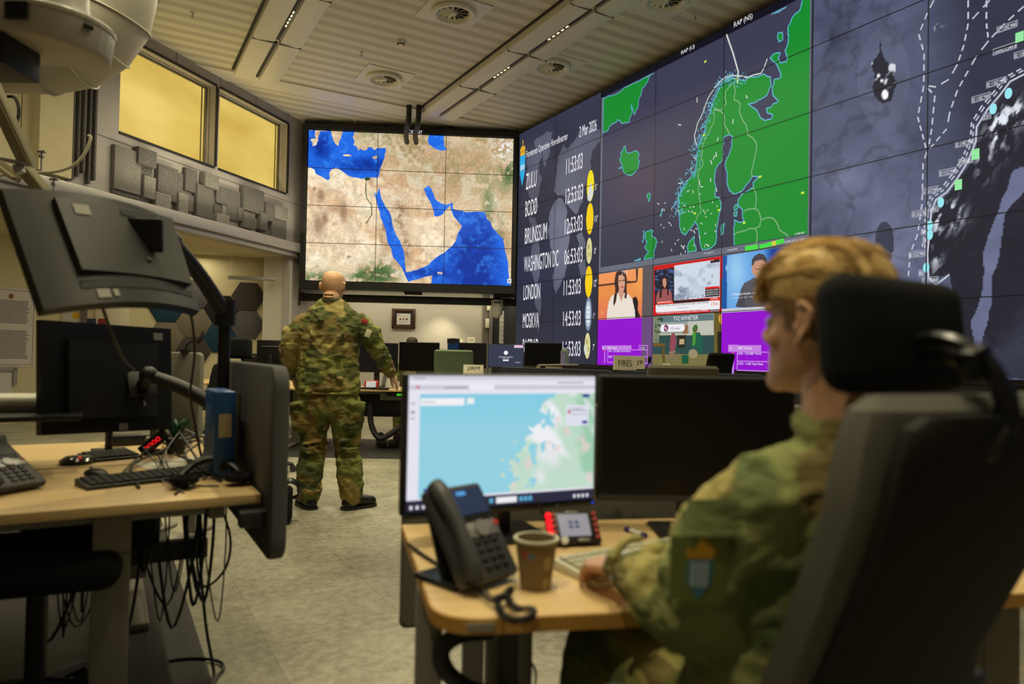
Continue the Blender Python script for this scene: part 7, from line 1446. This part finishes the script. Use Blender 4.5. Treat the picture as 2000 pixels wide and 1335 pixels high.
for i in range(14):
    s = i % 2; y = R_.uniform(860, 960); cx = (612, 682)[s]; a = Q(cx - 22, y, 0); b = Q(cx + 22, y + R_.uniform(-9, 9), 0); a.y = b.y = 5.30; m_ = a.lerp(b, .5); m_.y -= .055; tr.tube([a, m_, b], [.006, .013, .006], 8)
fuse(tr, 'trousers', M_camo3, sm, .0085, 5, .035, .055)
for s, px, rot, nm in ((-1, 601, 40, 'l'), (1, 695, -48, 'r')):
    P = atZ(px, 1000 if s < 0 else 1003, 0); A_ = (AL, AR_)[s > 0]; base = Vector((A_.x, A_.y - .0, 0)); f = Vector((-math.sin(math.radians(rot)), math.cos(math.radians(rot)), 0)); b = MB()
    limb(b, [Vector((A_.x, A_.y, .19)), Vector((A_.x, A_.y, .1))], [.056, .052], 14); b.ball(base + Vector((0, 0, .05)) - f * .03, (.047, .05, .05)); b.tube([base + Vector((0, 0, .075)), base + f * .08 + Vector((0, 0, .058)), base + f * .165 + Vector((0, 0, .045))], [.05, .046, .040], 14); b.ball(base + f * .175 + Vector((0, 0, .042)), .04)
    o = fuse(b, 'boot', M_boot, sm, .006, 3); k = MB(); q = f.cross(Vector((0, 0, 1)))
    MB().prism([(base + f * t + q * w_).to_tuple()[:2] for t, w_ in ((-.075, -.03), (-.06, -.043), (.0, -.043), (.08, -.05), (.16, -.05), (.21, -.028), (.22, 0), (.21, .028), (.16, .05), (.08, .05), (0, .043), (-.06, .043), (-.075, .03))], .0, .022).build('sole', M_black, o)

# ---- the chair of the seated soldier
CHD = Vector((-.5, .866, 0)); CHR = Vector((.866, .5, 0)); CZ = math.atan2(CHR.y, CHR.x)
ch = thing('office_chair', 'large dark office chair with headrest in the right foreground, seen from behind', 'chair', (.46, 1.14, 0), CZ)
def cl_(x, y, z): return Vector((x, y, z))     # chair frame: x right, y forward
bc = Vector((.645, .925, 0)) - Vector((.46, 1.14, 0)); bcy = bc.dot(CHD); bcx = bc.dot(CHR)
def backring(z, hw, th, yo, n=28, ex=.35, wrap=.03):
    f = max(0, (1.15 - z)); yb = bcy + float(np.interp(f, (0, .1, .19, .34, .45, .65), (0, .010, .032, .105, .14, .165))); P = []
    for i in range(n):
        a = 2 * math.pi * i / n; cx = math.copysign(abs(math.cos(a)) ** ex, math.cos(a)); sy = math.copysign(abs(math.sin(a)) ** ex, math.sin(a)); P.append(cl_(bcx + cx * hw, yb + yo + sy * th + wrap * cx * cx, z))
    return P
MB().loft([backring(z, hw, th, .02) for z, hw, th in ((.50, .17, .015), (.53, .20, .03), (.60, .215, .033), (.75, .225, .035), (.9, .235, .035), (1.02, .24, .035), (1.10, .238, .034), (1.14, .225, .028), (1.158, .20, .012))]).build('back_cushion', mat('charcoal_upholstery', (104, 103, 96), .9, bump=.3, bscale=500, spec=.2), ch)
MB().loft([backring(z, hw, .012, -.022, wrap=.025) for z, hw in ((.52, .16), (.55, .19), (.75, .205), (.95, .215), (1.08, .215), (1.12, .20), (1.135, .17))]).build('back_shell', mat('dark_shell', (34, 33, 29), .7, spec=.3), ch)
HC = Vector((.552, 1.010, 0)) - Vector((.46, 1.14, 0)); hx, hy = HC.dot(CHR), HC.dot(CHD)
hr = MB(); R3 = Matrix.Rotation(math.radians(-6), 3, 'X')
hr.box((hx, hy, 1.238), (.285, .075, .165), .034, R3, seg=5).build('headrest', M_fab, ch)
def tol(px, py, Y): p = atY(px, py, Y) - Vector((.46, 1.14, 0)); return Vector((p.dot(CHR), p.dot(CHD), p.z))
SB = mat('satin_black', (16, 16, 16), .3)
for dz in (0, 22): MB().tube([tol(1775, 668 + dz, .985), tol(1830, 662 + dz, .95), tol(1885, 680 + dz, .92), tol(1935 + dz * .6, 720 + dz, .90), tol(1962 + dz * .4, 790, .89), tol(1955 + dz * .4, 850, .90)], [.010, .012, .013, .013, .012, .012], 10).build('headrest_arm', SB, ch)
MB()._merge(_box(.05, .03, .045, .01), Matrix.Translation(tol(1905, 708, .905)) @ Matrix.Rotation(-.3, 4, 'Y')).build('headrest_joint', SB, ch)
MB().tube([tol(1962, 840, .89), tol(1930, 880, .88), tol(1880, 880, .88), tol(1825, 850, .89)], .013, 10).build('rear_handle', SB, ch)
MB().box((0, .03, .43), (.50, .48, .09), .04, seg=4).build('seat', M_fab, ch); MB().tube([(0, 0, .38), (0, -.2, .38), (0, bcy + .10, .46), (0, bcy + .09, .62)], [.035, .035, .03, .025], 10).build('back_support', M_blackp, ch)
for s in (-1, 1): a = MB().tube([(s * .2, 0, .40), (s * .285, 0, .42), (s * .295, -.02, .52), (s * .295, -.02, .65)], .02, 10).build('armrest', M_blackp, ch); MB().box((s * .29, -.0, .668), (.095, .27, .03), .014, seg=3).build('arm_pad', mat('arm_pad_grey', (52, 54, 58), .55), a)
MB().cyl((0, 0, .1), (0, 0, .4), .03).build('column', M_blackp, ch)
for k in range(5):
    a = math.radians(72 * k + 54); c, s = math.cos(a), math.sin(a); l = MB().tube([(0, 0, .13), (c * .16, s * .16, .10), (c * .32, s * .32, .075)], [.034, .026, .02], 8).build('base_arm', M_blackp, ch); MB().cyl((c * .32 - s * .02, s * .32 + c * .02, .032), (c * .32 + s * .02, s * .32 - c * .02, .032), .032, n=14).build('caster', M_dark, l)

# ---- the seated soldier
ss = thing('person', 'young blond man in camouflage uniform seated at the right desk, hand on the keyboard', 'person', (0, 0, 0))
HM = Matrix.Translation((.496, 1.118, 1.147)) @ Matrix.Rotation(math.atan2(.84, -.545), 4, 'Z') @ Matrix.Rotation(math.radians(-5), 4, 'Y')
HM = HM @ Matrix.Diagonal((1.0, 1.0, .935, 1))
NBs = Vector((.525, 1.075, 1.055)); PVs = Vector((.46, 1.10, .56)); S1, E1, W1 = Vector((.365, 1.045, .985)), Vector((.285, 1.085, .815)), Vector((.212, 1.36, .797)); S2, E2, W2 = Vector((.675, 1.15, 1.0)), Vector((.67, 1.30, .79)), Vector((.53, 1.46, .80))
K1, A1_ = Vector((.21, 1.52, .57)), Vector((.20, 1.60, .12)); K2, A2_ = Vector((.45, 1.64, .57)), Vector((.46, 1.72, .12)); L1, L2 = Vector((.37, 1.10, .56)), Vector((.55, 1.18, .56))
sb_ = MB(); head_geo(sb_, HM); limb(sb_, [HM @ Vector((-.03, 0, .06)), HM @ Vector((-.032, 0, .0)), NBs - Vector((0, 0, .02))], [.056, .056, .066], 16)
CH_ = Vector((.49, 1.115, .86)); sb_.loft([ering(c, a, b, 20, Matrix.Rotation(.25, 3, 'Z')) for c, a, b in ((PVs, .15, .1), (PVs.lerp(CH_, .5), .13, .09), (CH_, .15, .095), (Vector((.50, 1.10, .98)), .15, .085), (NBs - Vector((0, 0, .02)), .065, .055))])
for S, E_, W in ((S1, E1, W1), (S2, E2, W2)): limb(sb_, [S, E_, W], [.05, .04, .028], 12)
hand_geo(sb_, W1 - Vector((0, .02, 0)), (-.38, 1.0, -.16), (-.15, .12, 1), curl=.62, thumb_side=1, spread=.25, L=.95); hand_geo(sb_, W2, (-.25, 1.0, -.12), (.1, .1, 1), curl=.5, thumb_side=-1, spread=.25)
for L_, K_, A_ in ((L1, K1, A1_), (L2, K2, A2_)): limb(sb_, [L_, K_, A_], [.055, .045, .034], 12)
fuse(sb_, 'body', M_skin2, ss, .0042, 4)
eyw = mat('eye_white', (220, 214, 206), .3)
for s in (-1, 1): o = MB().ball(HM @ Vector((.0795, s * .032, .116)), .0105).build('eye', eyw, ss); MB().ball(HM @ Vector((.0885, s * .032, .1155)), (.003, .005, .005)).build('iris', mat('iris_blue', (50, 70, 90), .2), o)
# jacket
sj = MB(); Rz = Matrix.Rotation(.22, 3, 'Z')
sj.loft([ering(c, a, b, 28, Rz, .85) for c, a, b in ((Vector((.455, 1.11, .60)), .175, .135), (Vector((.46, 1.115, .68)), .185, .14), (Vector((.475, 1.12, .80)), .18, .135), (Vector((.49, 1.115, .92)), .19, .125), (Vector((.50, 1.105, 1.0)), .175, .11), (Vector((.512, 1.095, 1.04)), .12, .085), (Vector((.52, 1.085, 1.075)), .075, .07), (Vector((.521, 1.085, 1.115)), .064, .064))])
for i, (S, E_, W) in enumerate(((S1, E1, W1), (S2, E2, W2))):
    d = (W - E_).normalized(); limb(sj, [S + Vector((.03 - .06 * i, 0, .01)), S.lerp(E_, .45) + Vector((-.012, -.005, 0)), E_ + Vector((0, 0, -.005)), E_.lerp(W, .5), W - d * (.075 if i == 0 else .03)], [.076, .078, .070, .053, .034], 20)
limb(sj, [NBs + Vector((-.03, 0, -.03)), S1 + Vector((.02, 0, .01))], [.055, .062], 16); limb(sj, [NBs + Vector((.03, .02, -.03)), S2 + Vector((-.02, 0, .02))], [.06, .066], 16)
R_ = random.Random(8)
for i in range(10):
    f = R_.uniform(.1, 1.0); c = S1.lerp(E1, f) if i % 2 else E1.lerp(W1, f * .8); rr2 = .074; a0 = R_.uniform(3.4, 4.6); ax = (E1 - S1).normalized() if i % 2 else (W1 - E1).normalized(); u_ = ax.orthogonal().normalized(); v_ = ax.cross(u_)
    sj.tube([c + ax * (.02 * math.sin(t * 2)) + (u_ * math.cos(a0 + t) + v_ * math.sin(a0 + t)) * rr2 for t in (0, .4, .8, 1.2, 1.6)], [.004, .011, .013, .011, .004], 8)
fuse(sj, 'jacket', M_camo2, ss, .0065, 4, .028, .045)
cl = MB(); c_ = [NBs + Vector((.002, .014, .045)) + Rz @ Vector((.066 * math.cos(a), .064 * math.sin(a), .018 * math.sin(a))) for a in np.linspace(0, 2 * math.pi, 22)]; cl.tube(c_, .013, 8, squash=1.8).build('collar', M_camo2, ss)
MB().tube([W1 - (W1 - E1).normalized() * .076 + (Matrix.Rotation(a, 3, (W1 - E1).normalized()) @ (W1 - E1).normalized()  .orthogonal().normalized()) * .036 for a in np.linspace(0, 2 * math.pi, 20)], .007, 6).build('cuff', M_camo2, ss)
MB().tube([W1 + (W1 - E1).normalized() * -.045 + (Matrix.Rotation(a, 3, (W1 - E1).normalized()) @ (W1 - E1).normalized().orthogonal().normalized()) * .031 for a in np.linspace(0, 2 * math.pi, 20)], .006, 8, squash=1.8).build('wristband', mat('pale_band_blue', (196, 200, 214), .6), ss)
# sleeve pocket, flap and crest patch on the left upper arm
fc = [atY(1335, 1000, 1.0), atY(1448, 1000, .99), atY(1440, 1185, 1.0), atY(1312, 1188, 1.015)]
_, PP = corner_slab('sleeve_pocket', fc, .03, .016, M_camo2, ss)
fc2 = [atY(1345, 975, 1.0), atY(1445, 978, .99), atY(1452, 1050, .975), atY(1325, 1048, .985)]; corner_slab('pocket_flap', fc2, .012, .014, M_camo2, ss)
pc_ = [PP(u, v, 0) for u, v in ((.06, .34), (.80, .32), (.82, .96), (.06, .97))]; pc_ = [atY(1310, 1042, .990), atY(1424, 1042, .978), atY(1416, 1172, .986), atY(1306, 1166, .998)]
_, P5 = corner_slab('patch_backing', pc_, .004, .006, mat('patch_green', (108, 118, 60), .9), ss, off=.004)
def uvpoly(P, pts, name, m, lift): b = MB(); f = b.bm.faces.new([b.bm.verts.new(P(u, v, lift)) for u, v in pts]); bmesh.ops.triangulate(b.bm, faces=[f]); return b.build(name, m, ss, False)
uvpoly(P5, [(.30, .36), (.72, .36), (.72, .70), (.51, .94), (.30, .70)], 'crest_shield', mat('crest_blue', (60, 130, 160), .8), .0015)
for u in (.36, .47, .58): uvpoly(P5, [(u, .38), (u + .06, .38), (u + .06, .76), (u, .76)], 'crest_bar', mat('crest_white', (190, 200, 206), .8), .0025)
uvpoly(P5, [(.29, .34), (.26, .18), (.38, .22), (.48, .10), (.48, .03), (.54, .03), (.54, .10), (.64, .22), (.76, .18), (.73, .34)], 'crest_crown', mat('crest_gold', (196, 150, 30), .7), .002)
# trousers and boots
st_ = MB(); st_.loft([ering(c, a, b, 24, Rz, .85) for c, a, b in ((Vector((.46, 1.10, .50)), .17, .13), (Vector((.46, 1.10, .56)), .18, .14), (Vector((.46, 1.10, .64)), .165, .125))])
for L_, K_, A_ in ((L1, K1, A1_), (L2, K2, A2_)): limb(st_, [L_, L_.lerp(K_, .5), K_, K_.lerp(A_, .5) + Vector((0, -.02, 0)), A_ + Vector((0, 0, .03))], [.095, .09, .078, .082, .068], 18)
fuse(st_, 'trousers', M_camo, ss, .0085, 5, .03, .06)
for A_, rot in ((A1_, 15), (A2_, -5)):
    base = Vector((A_.x, A_.y, 0)); f = Vector((-math.sin(math.radians(rot)), math.cos(math.radians(rot)), 0)); b = MB(); limb(b, [Vector((A_.x, A_.y, .2)), Vector((A_.x, A_.y, .1))], [.056, .052], 14); b.ball(base + Vector((0, 0, .055)) - f * .03, .048); b.tube([base + Vector((0, 0, .075)), base + f * .08 + Vector((0, 0, .06)), base + f * .165 + Vector((0, 0, .048))], [.05, .046, .04], 14); b.ball(base + f * .175 + Vector((0, 0, .046)), .04); fuse(b, 'boot', M_boot, ss, .007, 3)
# hair: short sides, long top swept forward
def hair_nodes(c0, c1, sc):
    def fn(nt, b):
        tc = nt.nodes.new('ShaderNodeTexCoord'); m0 = nt.nodes.new('ShaderNodeMapping'); m0.inputs['Rotation'].default_value = (0, 0, -math.atan2(.748, -.664)); nt.links.new(tc.outputs['Object'], m0.inputs['Vector']); mp = nt.nodes.new('ShaderNodeMapping'); mp.inputs['Scale'].default_value = (9, 110, 14); nt.links.new(m0.outputs[0], mp.inputs['Vector'])
        n = nt.nodes.new('ShaderNodeTexNoise'); n.inputs['Scale'].default_value = sc; n.inputs['Detail'].default_value = 5; nt.links.new(mp.outputs[0], n.inputs['Vector']); r = nt.nodes.new('ShaderNodeValToRGB'); e = r.color_ramp.elements; e[0].position = .35; e[0].color = (*lin(c0), 1); e[1].position = .68; e[1].color = (*lin(c1), 1)
        nt.links.new(n.outputs['Fac'], r.inputs['Fac']); nt.links.new(r.outputs['Color'], b.inputs['Base Color']); b.inputs['Roughness'].default_value = .5
    return fn
M_hair = node_mat('blond_hair', hair_nodes((150, 110, 56), (240, 206, 138), 1.0)); M_fade = node_mat('short_side_hair', hair_nodes((104, 76, 44), (140, 106, 64), 2.0))
hs_ = MB(); secs = [s_ for s_ in HEAD if s_[0] >= .049]; n = 56
V = [[hs_.bm.verts.new(HM @ (ering(((b + f) / 2, 0, z), (f - b) / 2 + .003, w + .003, n, None, .92)[i])) for i in range(n)] for z, b, f, w in secs]
for j in range(len(secs) - 1):
    for i in range(n):
        a = 2 * math.pi * (i + .5) / n; x = math.cos(a); z = secs[j][0]
        lim = -.15 if z < .07 else (-.55 if z < .085 else (.0 if z < .11 else (.28 if z < .135 else .62)))
        if z < .085 and x > -.72: continue
        if x < lim: hs_.bm.faces.new((V[j][i], V[j][(i + 1) % n], V[j + 1][(i + 1) % n], V[j + 1][i]))
hs_.build('short_hair', M_fade, ss)
ht = MB(); T = [(.138, -.092, .070, .073), (.155, -.097, .092, .0775), (.170, -.099, .102, .080), (.188, -.098, .107, .081), (.208, -.093, .105, .079), (.228, -.081, .096, .072), (.246, -.06, .077, .058), (.258, -.03, .047, .037), (.262, -.005, .017, .014)]
ht.loft([[HM @ p for p in ering(((b + f) / 2, 0, z), (f - b) / 2, w, 28, None, .9)] for z, b, f, w in T])
hair = fuse(ht, 'hair', M_hair, ss, .006, 4, .006, .03)
hl = MB(); R_ = random.Random(21)
for i in range(620):                           # locks swept forward and down over the forehead and sides
    side = R_.uniform(-1, 1); t0 = R_.uniform(-.075, .05); ln = R_.uniform(.05, .085); pts = []
    for q in range(5):
        x = t0 + ln * q / 4; u = (x - .006) / .108; uu = min(.999, abs(u)); ww = .079 * math.sqrt(1 - uu * uu * .9); y = side * ww; yy = min(.999, abs(side)); z = .165 + .096 * math.sqrt(max(0, 1 - .9 * yy ** 2.4)) * math.sqrt(max(0, 1 - uu ** 2.6)) - .02 * (q / 4) ** 2 * (1 if x > .06 else .4) + R_.uniform(-.0015, .0025) + .003
        k = 1.03; pts.append(HM @ Vector((x * k, y * k + R_.uniform(-.002, .002), z)))
    hl.tube(pts, [.001, .0020, .0026, .0026, .0005], 4, smooth=False)
for i in range(170):                           # fringe
    y = R_.uniform(-.07, .07); x = .104 - .35 * abs(y) * abs(y) / .07; z = R_.uniform(.185, .215); d = R_.uniform(.03, .05); hl.tube([HM @ Vector((x - .03, y * .95, z + .022)), HM @ Vector((x, y, z)), HM @ Vector((x + .006, y * 1.02 + R_.uniform(-.006, .006), z - d * .6)), HM @ Vector((x - .002, y * 1.02 + R_.uniform(-.01, .01), z - d))], [.002, .003, .0026, .0006], 4, smooth=False)
hl.build('hair_locks', M_hair, ss)
# ---- a third person, only the crown of the head shows over the far monitors
p3 = thing('person', 'person almost hidden behind the far monitors, only dark brown hair visible', 'person', (atY(805, 668, 10.5).x, 10.5, 0)); b = MB(); HM3 = Matrix.Translation((0, .0, 1.19)) @ Matrix.Rotation(math.radians(80), 4, 'Z'); head_geo(b, HM3)
limb(b, [HM3 @ Vector((-.03, 0, .04)), Vector((0, .02, 1.08))], [.055, .065], 12); b.loft([ering((0, .03, z), a, c) for z, a, c in ((.5, .16, .11), (.75, .16, .1), (.95, .2, .1), (1.06, .17, .08), (1.1, .07, .06))])
for s in (-1, 1): limb(b, [(s * .2, .03, 1.0), (s * .25, -.02, .78), (s * .2, -.25, .77)], [.05, .045, .03], 10); hand_geo(b, (s * .2, -.27, .775), (0, -1, -.1), (0, 0, 1), curl=.4, thumb_side=-s); limb(b, [(s * .1, .0, .53), (s * .12, -.42, .53), (s * .12, -.42, .08), (s * .12, -.5, .04)], [.08, .06, .045, .035], 10)
fuse(b, 'body', M_skin, p3, .009, 3); b = MB(); b.loft([[HM3 @ q for q in ering(((bb + f) / 2 - .008, 0, z), (f - bb) / 2 + .004, w + .01, 20)] for z, bb, f, w in [(z + .012, a_, b_, c_) for z, a_, b_, c_ in HEAD if z > .11]] ); fuse(b, 'hair', mat('dark_brown_hair', (52, 36, 22), .6), p3, .008, 3)
b = MB(); b.loft([ering((0, .03, z), a, c) for z, a, c in ((.5, .18, .13), (.75, .18, .12), (.95, .22, .12), (1.06, .18, .1), (1.09, .08, .07))]); 
for s in (-1, 1): limb(b, [(s * .2, .03, 1.0), (s * .25, -.02, .78), (s * .21, -.2, .77)], [.065, .058, .045], 10)
fuse(b, 'jacket', M_camo, p3, .012, 3)
b = MB()
for s in (-1, 1): limb(b, [(s * .1, .0, .55), (s * .12, -.42, .55), (s * .12, -.42, .07)], [.10, .085, .07], 12)
fuse(b, 'trousers', M_camo3, p3, .014, 3)
